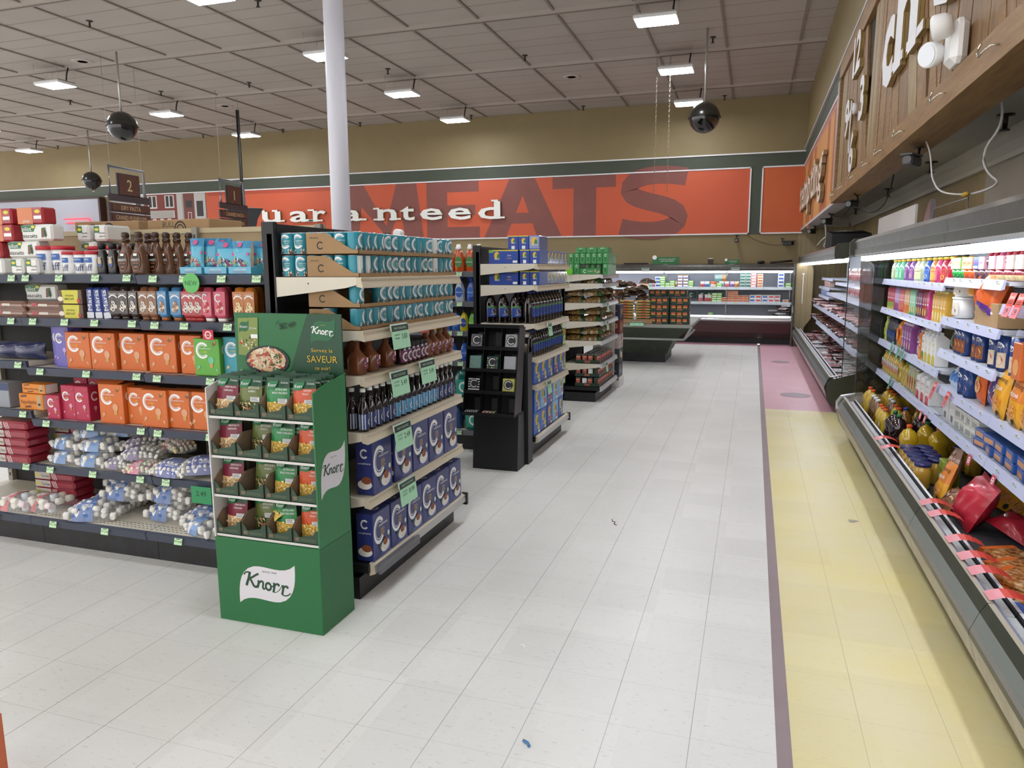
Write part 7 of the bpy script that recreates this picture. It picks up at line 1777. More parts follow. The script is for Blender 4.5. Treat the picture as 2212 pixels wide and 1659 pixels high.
# ================================================================ GOODS IN THE NEAR CASE (they face -X)
rr = random.Random(99)
Q = -F90
def liquid(h, c=.8): return mat(h, .12, coat=c)
def glassb(col, lab1, lab2, nm='lemonade_bottle'):
    a = MB(); a.lathe([(.03, 0), (.036, .006), (.036, .115), (.03, .14), (.021, .155), (.021, .168)], liquid(col), 14)
    b = MB(); b.lathe([(.024, .165), (.024, .182), (.022, .184)], mat('C8A83A', .35), 14)
    c = MB(); art(c, cyl(.0365), [('rect', -.03, .02, .03, .10, mat(lab2, .4), 1), G_([('poly', [(-.028, .07), (.026, .078), (.028, .098), (-.026, .09)], mat(lab1, .4)), ('ell', 0, .045, .016, .016, mat(lab1, .4)), ('text', 'LEMONADE', 0, .083, .009, mat('6A3A1E', .5), .046)])])
    return Proto(nm, 'bottle', [('glass_bottle', a), ('cap', b), ('label', c)])
GB = {'clear': ('A8B09A', 'D8CF3A', 'B8C4A0'), 'green': ('5FAE84', 'D8CF3A', '8FC8A8'), 'purple': ('7A4A8A', 'D8CF3A', '9A6AA0'), 'cream': ('B8BEA0', 'D8CF3A', 'C8CCA8'), 'blue': ('1E4AA0', 'D8CF3A', '3A6AC0'), 'orange': ('C87A40', 'D8CF3A', 'D89A5A'), 'pink': ('C03A6A', 'D8CF3A', 'D0607A'), 'red': ('A81A30', 'D8CF3A', 'B83A40')}
GBP = {k: glassb(*v) for k, v in GB.items()}
z = 1.612
for i, (y, c_) in enumerate(((7.80, 'clear'), (7.60, 'green'), (7.40, 'green'), (7.17, 'purple'), (6.95, 'purple'), (6.75, 'cream'), (6.58, 'clear'), (6.38, 'blue'), (6.18, 'orange'), (6.02, 'pink'), (5.85, 'red'), (5.68, 'red'))):
    GBP[c_].put((1.285, y, z), '%s lemonade bottle, front of the top shelf, %s from the far end' % (c_, nth(i)), Q + rr.uniform(-.3, .6), 'lemonade bottles')
    GBP[rr.choice(('red', 'green', 'cream', 'clear'))].put((1.38, y - .06, z), 'lemonade bottle behind the front row, %s from the far end' % nth(i), Q, 'lemonade bottles')
for i in range(10): GBP[('red', 'red', 'pink', 'red')[i % 4]].put((1.46, 5.5 - .12 * i, 1.65), 'red lemonade bottle behind the dessert cups, %s from the far end' % nth(i), Q, 'lemonade bottles')
def jello(c1, c2, sl, c3=None):
    a = MB()
    for k in (0, 1):
        a.lathe([(.026, .002 + .062 * k), (.034, .03 + .062 * k, mat(c2, .15, coat=.8)), (.037, .058 + .062 * k)], mat(c1, .15, coat=.8), 12, (-.038, 0, 0)); a.lathe([(.026, .002 + .062 * k), (.034, .03 + .062 * k, mat(c2, .15, coat=.8)), (.037, .058 + .062 * k)], mat(c1, .15, coat=.8), 12, (.038, 0, 0))
    b = MB(); b.box(-.055, .022, -.041, .041, .06, .13, mat(sl, .4)); art(b, front(-.041), [('text', 'JELL-O', -.018, .098, .014, mat('C02A40', .4), .05), ('rect', -.05, .064, .015, .078, Wt)])
    return Proto('dessert_cups', 'dessert cups', [('cups', a), ('sleeve', b)])
JL = [(jello('1F8A3A', '2AA84A', 'B8D890'), 'green', 5.45), (jello('1F8A3A', '2AA84A', 'B8D890'), 'green', 5.34), (jello('C8501A', 'D8641E', 'E8A070'), 'orange', 5.18), (jello('C8501A', 'D8641E', 'E8A070'), 'orange', 5.07), (jello('5A3A40', '6A4A50', '3A5AB0'), 'dark berry', 4.94), (jello('5A3A40', '6A4A50', 'D8A8B8'), 'dark berry', 4.83), (jello('D8C090', '8A2A3A', 'E8B8C8'), 'cheesecake', 4.64), (jello('D8C090', '8A2A3A', 'E8B8C8'), 'cheesecake', 4.5), (jello('D8C090', '8A2A3A', 'D8D0C8'), 'cheesecake', 4.34), (jello('D8C090', '8A2A3A', 'D8D0C8'), 'cheesecake', 4.2)]
for i, (P_, n_, y) in enumerate(JL): P_.put((1.275, y, 1.652), '%s dessert cup pack on the top shelf, %s from the far end' % (n_, nth(i)), Q + .1, 'dessert cup packs')
def carton(c1, c2, c3, w_=.068, h_=.235, capc=None, nm='juice_carton', tx='JUICE'):
    a = MB(); d_ = w_
    a.box(-w_ / 2, w_ / 2, -d_ / 2, d_ / 2, 0, h_ * .8, mat(c1, .35), .002)
    a.convex([(-w_ / 2, -d_ / 2, h_ * .8), (w_ / 2, -d_ / 2, h_ * .8), (w_ / 2, d_ / 2, h_ * .8), (-w_ / 2, d_ / 2, h_ * .8), (-w_ / 2, 0, h_ * .94), (w_ / 2, 0, h_ * .94)], [(0, 1, 5, 4), (2, 3, 4, 5), (1, 2, 5), (3, 0, 4), (0, 3, 2, 1)], mat(c1, .35))
    a.box(-w_ / 2, w_ / 2, -.003, .003, h_ * .93, h_, mat('CFCFD0', .4))
    fa = MB(); art(fa, front(-d_ / 2), [('rect', -w_ / 2 + .001, .001, w_ / 2 - .001, h_ * .28, mat(c2, .35)), ('ell', 0, h_ * .2, w_ * .34, h_ * .13, mat(c3, .35)), G_([('text', tx, 0, h_ * .62, h_ * .075, Wt if c1 not in ('DCDCDC',) else mat(c3, .4), w_ * .8), ('rect', -w_ * .3, h_ * .42, w_ * .3, h_ * .46, Wt if c1 != 'DCDCDC' else mat(c2, .4)), ('arc', 0, h_ * .5, w_ * .15, w_ * .22, 30, 330, Wt)])])
    p_ = [('carton', a), ('front_print', fa)]
    if capc: b = MB(); b.lathe([(.014, 0), (.014, .016), (.012, .018)], mat(capc, .4), 12, (0, -d_ * .28, h_ * .86)); p_.append(('cap', b))
    return Proto(nm, 'carton', p_)
CT = [('red and yellow', carton('B8304A', 'C8B83A', '5A9A4A', capc='3A3A3E'), [7.86, 7.79, 7.72, 7.65, 7.58]), ('lilac', carton('B08ABA', '6A3A8A', 'B04A6A', capc='5A5A60'), [7.49, 7.42, 7.35]), ('coral red', carton('C8606A', 'B82A3A', 'D88A5A', capc='5A5A60'), [7.26, 7.19, 7.12]), ('peach orange', carton('D0A070', 'D88A1E', 'C85A2A', capc='5A5A60'), [7.03, 6.96, 6.89]), ('mint green', carton('8FC8A8', '3A9A6A', 'D8CF8A', capc='5A5A60'), [6.80, 6.73, 6.66]),
      ('berry purple', carton('6A2458', '3A1A3E', 'C8A04A', capc='8A2A3A'), [6.55, 6.475, 6.40]), ('dark red', carton('9A1A2E', '7A1A2A', 'D8B04A', capc='8A2A3A'), [6.31, 6.235]), ('bright pink', carton('C03A7A', 'D04A8A', '8A2A4A', .08, .245, capc='B8304A'), [6.13]), ('golden yellow', carton('D0A03A', 'D8B04A', 'E8D890', capc='D8C88A'), [5.98, 5.90, 5.82, 5.74, 5.66])]
for n_, P_, ys in CT:
    for i, y in enumerate(ys):
        P_.put((1.28, y, 1.34), '%s juice carton, second shelf, %s from far end of its group' % (n_, nth(i)), Q, 'juice cartons on the second shelf')
        P_.put((1.37, y, 1.34), '%s juice carton, second shelf back row, %s of its group' % (n_, nth(i)), Q, 'juice cartons on the second shelf')
# third shelf
def pet(w_, h_, col, capc, lab_, d_=None, nm='juice_bottle', cat='bottle', waist=True, hl=.45):
    d_ = d_ or w_
    lv = [(w_ * .46, d_ * .46, 0, 3), (w_ * .5, d_ * .5, h_ * .05, 3), (w_ * .5, d_ * .5, h_ * .32, 3), (w_ * .44 if waist else w_ * .5, d_ * .44 if waist else d_ * .5, h_ * .45, 2.6), (w_ * .5, d_ * .5, h_ * .58, 3), (w_ * .46, d_ * .46, h_ * .7, 2.6), (w_ * .3, d_ * .3, h_ * .83, 2.2), (.017, .017, h_ * .88, 2), (.017, .017, h_ * .93, 2)]
    p_ = [('bottle_body', lofted(lv, liquid(col))), ('cap', MB().lathe([(.02, h_ * .92), (.02, h_ * .99), (.017, h_)], mat(capc, .35), 14))]
    if lab_: p_.append(('label', art(MB(), front(-d_ / 2 - .001), lab_)))
    return Proto(nm, cat, p_)
ojl = [('rect', -.034, .06, .034, .13, Wt), ('ell', 0, .085, .022, .02, mat('C8502A', .4)), G_([('text', 'ORANGE', 0, .12, .01, mat('2A6A3A', .4), .055), ('rect', -.034, .06, .034, .07, mat('C85A2A', .4))])]
lime = pet(.06, .23, 'A8B04A', '8FA83A', [('rect', -.02, .05, .02, .12, mat('B8D03A', .4))]); grape = pet(.055, .22, '1E1430', '1A1A30', [('rect', -.024, .04, .024, .11, mat('2A4AA0', .4)), ('ell', 0, .06, .015, .015, mat('6A8A2A', .4))]); mango = pet(.12, .265, 'C8781A', 'C8781A', [('rect', -.045, .06, .045, .16, mat('D8683A', .4)), ('ell', 0, .11, .03, .025, mat('E8A060', .4))])
lime.put((1.27, 7.88, 1.03), 'lime green drink bottle at the far end of the third shelf', Q)
for i in range(6): grape.put((1.27, 7.76 - .075 * i, 1.03), 'dark grape drink bottle with blue label, %s from the far end' % nth(i), Q, 'dark drink bottles')
mango.put((1.30, 7.22, 1.03), 'large orange mango juice bottle on the third shelf', Q)
oas = carton('8A4A8A', '6A2A6A', 'D8A0B0', .08, .25, capc='D8C8D8', tx='OASIS'); oasb = carton('6A2A6A', '7A3A7A', 'C8B8C8', .1, .245)
for i in range(4): oas.put((1.28, 6.98 - .1 * i, 1.03), 'purple printed juice carton on the third shelf, %s from the far end' % nth(i), Q, 'purple juice cartons')
oasb.put((1.32, 6.50, 1.03), 'wide purple juice carton showing its nutrition panel', Q)
oc = carton('CF6A1E', 'D8822A', 'E8A84A', .085, .235, capc='B8B8BC'); lm = carton('DCDCDC', 'C8B83A', 'C8B83A', .09, .24, capc='D8D8D8', tx='LEMON'); rg = carton('DCDCDC', 'D0A03A', '3A7A3A', .085, .235, capc='D8D8D8', tx='ORANGE')
oc.put((1.28, 6.28, 1.03), 'orange carton standing before the white lemon cartons', Q)
rg.put((1.28, 6.17, 1.03), 'white carton with green and orange fruit print', Q)
for i in range(3): lm.put((1.28, 6.05 - .12 * i, 1.03), 'white carton with a yellow lemon, %s from the far end' % nth(i), Q, 'white lemon cartons')
# fourth shelf
oj = pet(.075, .20, 'B8962A', '8A7A3A', ojl); yj = pet(.095, .2, 'B0982E', '3A7A3A', None); cj = pet(.06, .2, '9A9A7A', 'A8A8A0', [('rect', -.02, .03, .02, .13, mat('D88A4A', .4))]); pj = carton('DCDCDC', 'B82A3A', 'B82A3A', .1, .215, tx='APPLE')
for i in range(9): oj.put((1.28, 7.88 - .095 * i, .73), 'orange juice bottle with fruit label, fourth shelf, %s from the far end' % nth(i), Q, 'orange juice bottles on the fourth shelf')
for i in range(2): yj.put((1.29, 6.92 - .13 * i, .73), 'plain yellow juice bottle beside the labelled ones, %s' % ('far', 'near')[i], Q, 'plain yellow bottles')
for i in range(4): cj.put((1.27, 6.66 - .09 * i, .73), 'pale clear drink bottle with orange strip, %s from the far end' % nth(i), Q, 'pale drink bottles')
for i in range(3): pj.put((1.29, 6.24 - .16 * i, .73), 'white carton with red base on the fourth shelf, %s from the far end' % nth(i), Q, 'white and red cartons')
for i in range(2): boxpack('carton_box', 'box', .14, .1, .2, mat('C8C8CC', .4), [G_([('rect', -.02 + .012 * k, .02, -.014 + .012 * k, .06, M_ink) for k in range(5)])]).put((1.30, 5.42 - .17 * i, .72), 'plain white carton on the lowest near shelf, %s' % ('far', 'near')[i], Q, 'plain white cartons')
# module B
tubw = MB(); tubw.lathe([(.065, 0), (.075, .12)], Wt, 18)
wt_ = Proto('yogurt_tub', 'tub', [('tub_body', tubw), ('lid', MB().lathe([(.079, .12), (.079, .132), (.07, .133)], Wt, 18)), ('label', art(MB(), cyl(.0745), [('rect', -.06, .02, .06, .1, mat('D8D0C4', .4), 1), ('ell', .0, .045, .04, .025, mat('6A4A4A', .4)), ('ell', .0, .05, .03, .015, Wt), ('ell', -.045, .09, .016, .012, mat('D8B03A', .4))]))])
wt_.put((1.31, 5.40, 1.40), 'large white yogurt tub, lower one', Q); wt_.put((1.31, 5.40, 1.535), 'large white yogurt tub, stacked on top', Q + .3, scale=(1, 1, .75))
oby = C_('D0701E'); cur = Proto('cheese_bag', 'bag', [('bag', pillow(.22, .15, .07, [oby, oby, C_('E09040')], 9)), ('print', art(MB(), on_pillow(.22, .15, .07), [G_([('rect', -.06, .05, .06, .06, Wt), ('rect', -.05, .09, .05, .1, Wt)])]))])
for i in range(3): cur.put((1.31, 5.12, 1.402 + .045 * i), 'orange cheese curd bag lying flat, %s from bottom' % nth(i), Q, 'orange cheese bags', rx=-1.35)
Proto('cheese_bag', 'bag', [('bag', pillow(.2, .09, .06, C_('D8941E'), 4))]).put((1.29, 5.16, 1.545), 'golden bag lying across the yogurt tubs', Q + .1)
a = MB(); a.box(-.21, .21, -.16, .16, 0, .13, M_card, .003); art(a, front(-.16), [G_([('line', [(-.19, .03), (-.17, .11), (-.15, .03)], .004, M_ink), ('line', [(.05, .08), (.12, .075)], .01, Wt)])])
Proto('cardboard_box', 'box', [('cardboard_box', a)]).put((1.39, 4.66, 1.40), 'brown cardboard case on the second near shelf', Q)
hal = pillow(.34, .24, .12, [C_('5A2A8A'), C_('C8581E'), C_('C8581E'), C_('D0702A')], 17, crump=.35)
Proto('candy_bag', 'bag', [('bag', hal)]).put((1.24, 4.72, 1.47), 'crumpled orange and purple bag leaning on the cardboard case', Q, rx=-.25, ry=.25)
Proto('candy_bag', 'bag', [('bag', pillow(.14, .2, .05, C_('CF5A1E'), 12, crump=.4))]).put((1.26, 4.93, 1.50), 'narrow crumpled orange bag standing beside the purple one', Q, rx=-.1, ry=-.2)
for i in range(3): Proto('cheese_bag', 'bag', [('bag', pillow(.26, .16, .07, [C_('C8521E'), C_('3E6A2E')], 30 + i, crump=.3))]).put((1.34 + .03 * i, 4.25 - .17 * i, 1.535 + .02 * i), 'orange and green bag on the raised near shelf, %s from far' % nth(i), Q, 'orange bags on the raised shelf', rx=-1.0)
sal = C_('D84030')
def redtag(x, y, z, rz, lab_, tx='3.99', w_=.1, h_=.14, rx=-.3):
    a = MB(); a.box(-w_ / 2, w_ / 2, -.0015, 0, -h_, 0, sal); art(a, front(-.0015), [('rect', -w_ / 2, -h_, w_ / 2, -h_ * .55, C_('D8808A')), G_([('text', 'Special', 0, -h_ * .16, .022, Wt, w_ * .8, .2), ('text', tx, 0, -h_ * .75, .03, M_ink, w_ * .5), ('rect', -w_ * .35, -h_ * .36, w_ * .35, -h_ * .33, M_ink), ('rect', -w_ * .35, -h_ * .44, w_ * .35, -h_ * .41, M_ink)])])
    return Proto('sale_tag', 'sale tag', [('sale_tag', a)]).put((x, y, z), lab_, rz, 'red sale tags', rx=rx)
redtag(1.19, 4.08, 1.60, Q, 'red sale tag on the raised near shelf, far one', '3.99', .09, .12); redtag(1.19, 3.96, 1.60, Q, 'red sale tag on the raised near shelf, near one', '3.99', .09, .12)
def roll(c1, c2, c3, tx, r=.036, h_=.19):
    return Proto('dough_tube', 'tube', [('tube', MB().lathe([(r, .004), (r, h_ - .004)], mat(c1, .3, coat=.3), 16)), ('foil_end', MB().lathe([(r, h_ - .004), (r, h_)], M_silver, 16)), ('label', art(MB(), cyl(r + .0004), [('rect', -r, h_ * .1, r, h_ * .5, mat(c2, .4), 1), G_([('ell', 0, h_ * .3, r * .7, h_ * .14, mat(c3, .4)), ('text', tx, 0, h_ * .68, h_ * .1, Wt, r * 1.5), ('arc', 0, h_ * .6, r * .7, r * .85, 20, 160, Wt)])]))])
pz = roll('1E3A7A', '8A4A2A', 'D8A868', 'Pillsbury'); pz2 = roll('1E3A7A', 'C8B8A0', 'B84A2A', 'PIZZA', .042, .2); sbn = pillow(.12, .2, .05, C_('22301E'), 8)
Proto('vegetable_bag', 'bag', [('bag', sbn), ('print', art(MB(), on_pillow(.12, .2, .05), [G_([('rect', -.04, .13, .04, .16, C_('8A8F6A'))] + specks(0, .07, .04, .04, [C_('7A8A4A'), C_('A8A878')], 14, 3, .25))]))]).put((1.27, 5.46, 1.19), 'dark green bag leaning over the dough tubes', Q, rx=-.15, ry=.45)
for i, y in enumerate((5.32, 5.24, 5.15, 5.07, 4.92, 4.83, 4.66, 4.57, 4.42)): (pz if i < 6 else pz2).put((1.28 + (.04 if i in (3, 6) else 0), y, 1.18), 'navy dough tube on the third near shelf, %s from the far end' % nth(i), Q + rr.uniform(-.3, .3), 'navy dough tubes')
for i in range(5): pz.put((1.39, 5.2 - .18 * i, 1.18), 'navy dough tube in the back row, %s from the far end' % nth(i), Q, 'navy dough tubes')
pz2.put((1.28, 4.22, 1.18), 'navy pizza dough tube at the frame edge', Q); boxpack('orange_box', 'box', .12, .08, .18, C_('C8642A'), [('ell', 0, .06, .04, .04, C_('E0A060'))]).put((1.27, 4.10, 1.18), 'orange printed box beside the pizza dough tube', Q)
stb = Proto('cheese_string_pack', 'cheese', [('pack', pillow(.12, .2, .06, [C_('B8C8E0'), C_('4A7AC0'), C_('C8D0DC')], 5, crump=.3))])
for i in range(4): stb.put((1.29, 5.50 - .08 * i, .95 if i > 1 else .95), 'blue and white wrapped bundle on the fourth near shelf, %s from far' % nth(i), Q, 'blue and white bundles', rx=-.3, ry=.6, scale=(1, 1, .7))
for i, y in enumerate((5.12, 4.99)): roll('1F3F80', '1F3F80', 'D0A070', 'Grands', .042, .17).put((1.28, y, .945), 'blue cinnamon roll tube, %s of two' % ('farther', 'nearer')[i], Q)
def shredbag(c1, c2, lab_, tx, seed, w_=.19, h_=.25):
    p_ = [('bag', pillow(w_, h_, .07, [c2, c2, c1, c1, c1], seed)), ('print', art(MB(), on_pillow(w_, h_, .07), [G_([('text', tx, 0, h_ * .82, h_ * .1, M_ink, w_ * .75), ('text', 'CHEDDAR', 0, h_ * .62, h_ * .08, Wt, w_ * .6), ('ell', w_ * .22, h_ * .1, w_ * .08, w_ * .07, M_ink)])] + specks(0, h_ * .3, w_ * .36, h_ * .13, [C_('D8803A'), C_('E0A86A')], 40, seed, .16)))]
    return Proto('shredded_cheese_bag', 'bag', p_, h_)
am = C_('D89A20'); ao = C_('D07A2A')
Proto('cheese_bag', 'bag', [('bag', pillow(.17, .2, .06, C_('CF5A1A'), 7)), ('print', art(MB(), on_pillow(.17, .2, .06), [G_([('ell', 0, .1, .05, .04, C_('E0B080')), ('rect', -.02, .13, .03, .15, C_('C8B83A'))])]))]).put((1.28, 4.78, .95), 'orange bag with pale oval on the fourth near shelf', Q, ry=.1)
Proto('cheese_bag', 'bag', [('bag', pillow(.17, .2, .06, C_('4A3A8A'), 9)), ('print', art(MB(), on_pillow(.17, .2, .06), specks(0, .11, .06, .06, [C_('B82A4A'), C_('D8D0C0')], 24, 3, .2)))]).put((1.29, 4.58, .95), 'purple printed bag on the fourth near shelf', Q, ry=.15)
for i, y in enumerate((4.36, 4.12, 3.92)): shredbag(am if i < 1 else ao, am, '', 'Armstrong', 20 + i).put((1.25, y, .95), 'yellow and orange shredded cheese bag standing upright, %s from far' % nth(i), Q, 'upright shredded cheese bags', rx=-.12, ry=.08)
tofu = simple('tofu_pack', 'tofu', .11, .1, .065, C_('C8C8C4'), C_('8A8F8C'))
boxpack('blue_box', 'box', .3, .14, .035, C_('23408A'), [G_([('rect', -.1 + .1 * k, .005, -.06 + .1 * k, .03, C_('C8502A')) for k in range(3)])]).put((1.33, 5.38, .72), 'flat blue and orange box on the lowest near shelf', Q)
for i in range(8): tofu.put((1.30 + .0 * i, 5.12 - .125 * (i // 2), .722 + .067 * (i % 2)), 'white wrapped tofu pack, %s column, %s' % (nth(i // 2), ('lower', 'upper')[i % 2]), Q + rr.uniform(-.1, .1), 'white tofu packs')
crm = simple('cream_cheese_pack', 'cheese', .15, .07, .05, C_('2A55A0'), C_('C88A5A'))
for i in range(22): crm.put((1.28 + .08 * (i % 2), 4.62 - .17 * (i // 4), .722 + .052 * ((i // 2) % 2)), 'blue cream cheese pack, %s column, %s %s' % (nth(i // 4), ('lower', 'upper')[(i // 2) % 2], ('front', 'back')[i % 2]), Q + rr.uniform(-.15, .15), 'blue cream cheese packs')
Proto('cheese_bag', 'bag', [('bag', pillow(.2, .12, .07, C_('3E7AC8'), 13, crump=.3))]).put((1.26, 4.78, .735), 'light blue bag at the far end of the cream cheese packs', Q, rx=-.9)
for i, (y, z_) in enumerate(((5.82, .70), (5.68, .70), (4.55, .69), (4.12, .69))):
    a = MB(); a.box(-.03, .03, -.0015, 0, -.06, 0, C_('B82A4A')); art(a, front(-.0015), [G_([('arc', 0, -.03, .012, .018, 0, 360, Wt), ('rect', -.012, -.033, .012, -.028, Wt)])])
    Proto('shelf_flag', 'shelf flag', [('shelf_flag', a)]).put((1.195, y, z_), 'small crimson round logo tag on the lowest rail, %s from the far end' % nth(i), Q, 'crimson rail tags', rx=-.2)
for i, (y, z_) in enumerate(((7.15, 1.05), (6.85, 1.05), (6.65, 1.05), (7.1, .75))):
    a = MB(); a.box(-.035, .035, -.0015, 0, -.09, .03, C_('2A8A56')); art(a, front(-.0015), [('text', 'NEW', 0, -.0, .014, Wt, .04)]); Proto('shelf_flag', 'shelf flag', [('shelf_flag', a)]).put((1.195, y, z_), 'small green flag on the rail of the %s, %s from far' % ('third shelf' if i < 3 else 'fourth shelf', nth(i)), Q, 'green rail flags', rx=-.2)
redtag(1.195, 5.46, .965, Q, 'red tag at the junction of the lower near shelves, far one', '2.99', .07, .12); redtag(1.195, 5.12, .955, Q, 'red tag on the lower near shelf rail, near one', '2.99', .07, .1)
# the bin
ZB = .302
pj1 = pet(.13, .27, 'B8961E', 'D0501E', [('rect', -.03, .04, .03, .1, C_('C8A83A'))]); pjg = pet(.13, .27, 'B8961E', '1E6A3A', None); pbr = pet(.085, .25, '6A4A24', 'D8D8D8', [('rect', -.03, .05, .03, .13, C_('5A2A24')), ('rect', -.03, .02, .03, .05, C_('3A8A8A'))]); poj = pet(.085, .235, 'C0A02A', 'D0501E', [('rect', -.028, .04, .028, .12, C_('C8C8C0')), ('ell', 0, .07, .02, .02, C_('D07A1E'))])
pdk_ = pet(.145, .27, '1E0A0C', '1E6A3A', [('rect', -.04, .02, .04, .07, C_('5A2A1E')), ('ell', 0, .045, .02, .018, C_('B86A4A'))]); pam = pet(.11, .27, '8A5A1E', '1E3A9A', [('rect', -.03, .05, .03, .12, C_('C8C0B0'))])
BN = [(pj1, 'large yellow juice bottle with orange cap', ((1.14, 7.80), (1.14, 7.62), (1.30, 7.80), (1.30, 7.62), (1.47, 7.80), (1.47, 7.62), (1.30, 7.45))), (pbr, 'brown juice bottle with white cap', ((1.12, 7.42), (1.12, 7.30), (1.12, 7.18), (1.24, 7.28), (1.24, 7.16))), (poj, 'orange juice bottle with orange cap and fruit label', ((1.12, 7.02), (1.12, 6.90), (1.12, 6.78), (1.24, 7.02), (1.24, 6.88), (1.38, 6.85))),
      (pam, 'amber juice bottle with blue cap', ((1.26, 6.70),)), (pdk_, 'very dark grape juice bottle with green cap', ((1.15, 6.52), (1.15, 6.35), (1.34, 6.50), (1.34, 6.32), (1.52, 6.4))), (pjg, 'large yellow juice bottle with green cap', ((1.30, 6.12), (1.50, 6.15))), (pj1, 'yellow jug with orange cap near the jars', ((1.15, 5.95), (1.34, 5.92)))]
for P_, n_, ps in BN:
    for i, (x, y) in enumerate(ps): P_.put((x, y, ZB), '%s, bin, %s counted toward the camera' % (n_, nth(i)), Q + rr.uniform(-.3, .3), 'juice bottles in the bin')
pick = Proto('relish_jar', 'jar', [('jar_body', MB().lathe([(.045, 0), (.052, .008), (.052, .1), (.054, .115), (.046, .14), (.044, .15)], liquid('B8923A'), 16)), ('lid', MB().lathe([(.052, .148), (.053, .168), (.05, .17)], mat('1E2460', .3, coat=.3), 18)), ('label', art(MB(), cyl(.0525), [('rect', -.05, .02, .05, .08, C_('D0B83A'), 1), G_([('text', 'Cheez', 0, .055, .018, M_ink, .06), ('rect', -.03, .03, .03, .036, Wt)])]))])
for i, (x, y) in enumerate(((1.10, 5.68), (1.10, 5.56), (1.10, 5.44), (1.10, 5.32), (1.21, 5.70), (1.21, 5.58), (1.10, 5.20), (1.21, 5.46), (1.45, 5.75), (1.50, 5.62), (1.62, 5.35), (1.62, 5.22), (1.21, 5.34))):
    pick.put((x, y, ZB), 'cheese spread jar with dark blue lid, %s counted toward the camera' % nth(i), Q + rr.uniform(-.4, .4), 'blue lidded jars')
yb2 = boxpack('yellow_green_box', 'box', .12, .1, .2, C_('8A9A3A'), [('text', 'Cheez', 0, .14, .02, M_ink, .08)]); yb2.put((1.25, 5.18, ZB), 'olive yellow printed carton behind the jars', Q)
sn = shredbag(C_('C8B0A0'), C_('8A5A4A'), '', 'COOKIE', 40, .2, .26); Proto('snack_bag', 'bag', [('bag', pillow(.2, .27, .07, [C_('D8941E'), C_('B89A8A'), C_('8A6A5A')], 41)), ('print', art(MB(), on_pillow(.2, .27, .07), specks(0, .18, .07, .06, [C_('6A3A2A'), C_('C8A890')], 36, 5, .2)))]).put((1.20, 5.02, ZB + .05), 'clear topped bag of spiral snacks standing in the bin', Q, rx=-.25, ry=-.15)
shredbag(ao, am, '', 'Armstrong', 42, .22, .26).put((1.13, 4.90, ZB), 'yellow shredded cheese bag standing at the bin front', Q, rx=-.3, ry=-.1)
rb_ = pillow(.3, .3, .14, [C_('A81E30'), C_('B82438'), C_('B82438'), C_('C84A5A')], 51, crump=.4); Proto('crumpled_bag', 'bag', [('bag', rb_)]).put((1.16, 4.50, ZB), 'crumpled glossy red bag in the bin', Q, rx=-.45, ry=.1)
Proto('crumpled_bag', 'bag', [('bag', pillow(.26, .16, .09, C_('A81E30'), 52, crump=.4))]).put((1.32, 4.32, ZB + .03), 'red bag tail lying on the black mat', Q + .5, rx=-1.2, ry=.2)
Proto('cookie_bag', 'bag', [('bag', pillow(.18, .16, .08, C_('8A5A3A'), 53, crump=.3)), ('print', art(MB(), on_pillow(.18, .16, .08), specks(0, .09, .07, .06, [C_('C89A70'), C_('5A2A1E')], 40, 7, .2)))]).put((1.12, 4.72, ZB), 'clear bag of nut cookies beside the red bag', Q, rx=-.6)
for i in range(9): shredbag(am, am, '', 'Armstrong', 60 + i, .24, .2).put((1.45 + .12 * (i % 3), 5.05 - .17 * (i // 3), ZB + .05 * (i % 3)), 'yellow cheese bag piled at the back of the bin, %s row, %s' % (nth(i // 3), ('front', 'middle', 'back')[i % 3]), Q + rr.uniform(-.4, .4), 'piled yellow cheese bags', rx=-1.1)
flat = meatm('biscuit_pack_print', '6A3418', 'B8743A', 'D8B488')
fp = Proto('cracker_pack', 'crackers', [('pack', MB().box(-.12, .12, -.09, .09, 0, .03, flat, .006)), ('edge_band', MB().box(-.121, -.09, -.091, .091, .0, .031, C_('D0641E')))])
fp.put((1.27, 3.98, ZB), 'flat orange and white cracker pack on the black mat', Q + .4)
for i in range(5): fp.put((1.20 + .02 * (i % 2), 3.72 - .12 * (i % 3), ZB + .031 * (i // 3)), 'flat chocolate cracker pack low in the bin, %s' % nth(i), Q + .2 * i, 'flat cracker packs')
a = MB(); a.box(-.16, .16, -.11, .11, 0, .02, C_('D8D0B8'), .004); art(a, topf(.02), [('rect', -.14, -.1, .14, .06, C_('2450A0')), ('text', 'Compliments', 0, 0, .04, Wt, .2)])
Proto('flat_pack', 'pack', [('flat_pack', a)]).put((1.18, 3.28, ZB), 'blue and cream flat pack at the right edge of the frame', Q)
a = MB(); a.ball((1.18, 4.05, ZB + .004), (.03, .008, .004), C_('C8A070')); tag(a.build('crumb'), 'small tan crumb lying on the black mat', 'crumb')
for i, (y, tx) in enumerate(((6.02, '2.99'), (5.73, '2.99'), (4.40, '5.49'), (4.20, '3.99'), (3.82, '3.49'), (3.60, '5.49'), (3.43, '5.49'), (3.18, '5.49'))):
    a = MB()
    for k in range(6):
        u0, u1 = k / 6, (k + 1) / 6
        f_ = lambda u: (.935 + .15 * u, .434 + .035 * math.sin(PI * min(1, u * 1.0)) * .7)
        (xa, za), (xb, zb_) = f_(u0), f_(u1)
        a.poly([(xa, y - .045, za), (xb, y - .045 - .03 * u1, zb_), (xb, y + .045 - .03 * u1, zb_), (xa, y + .045, za)], C_('D8808A') if k < 2 else sal)
    art(a, lambda u, v, L: (.955 + v, y - u, .440 + .04 * v + .0006 * L), [('text', tx, 0, .01, .022, M_ink, .05)])
    tag(a.build('sale_tag'), 'red sale tag curling over the bin rim, %s from the far end' % nth(i), 'sale tag', 'curling red sale tags')

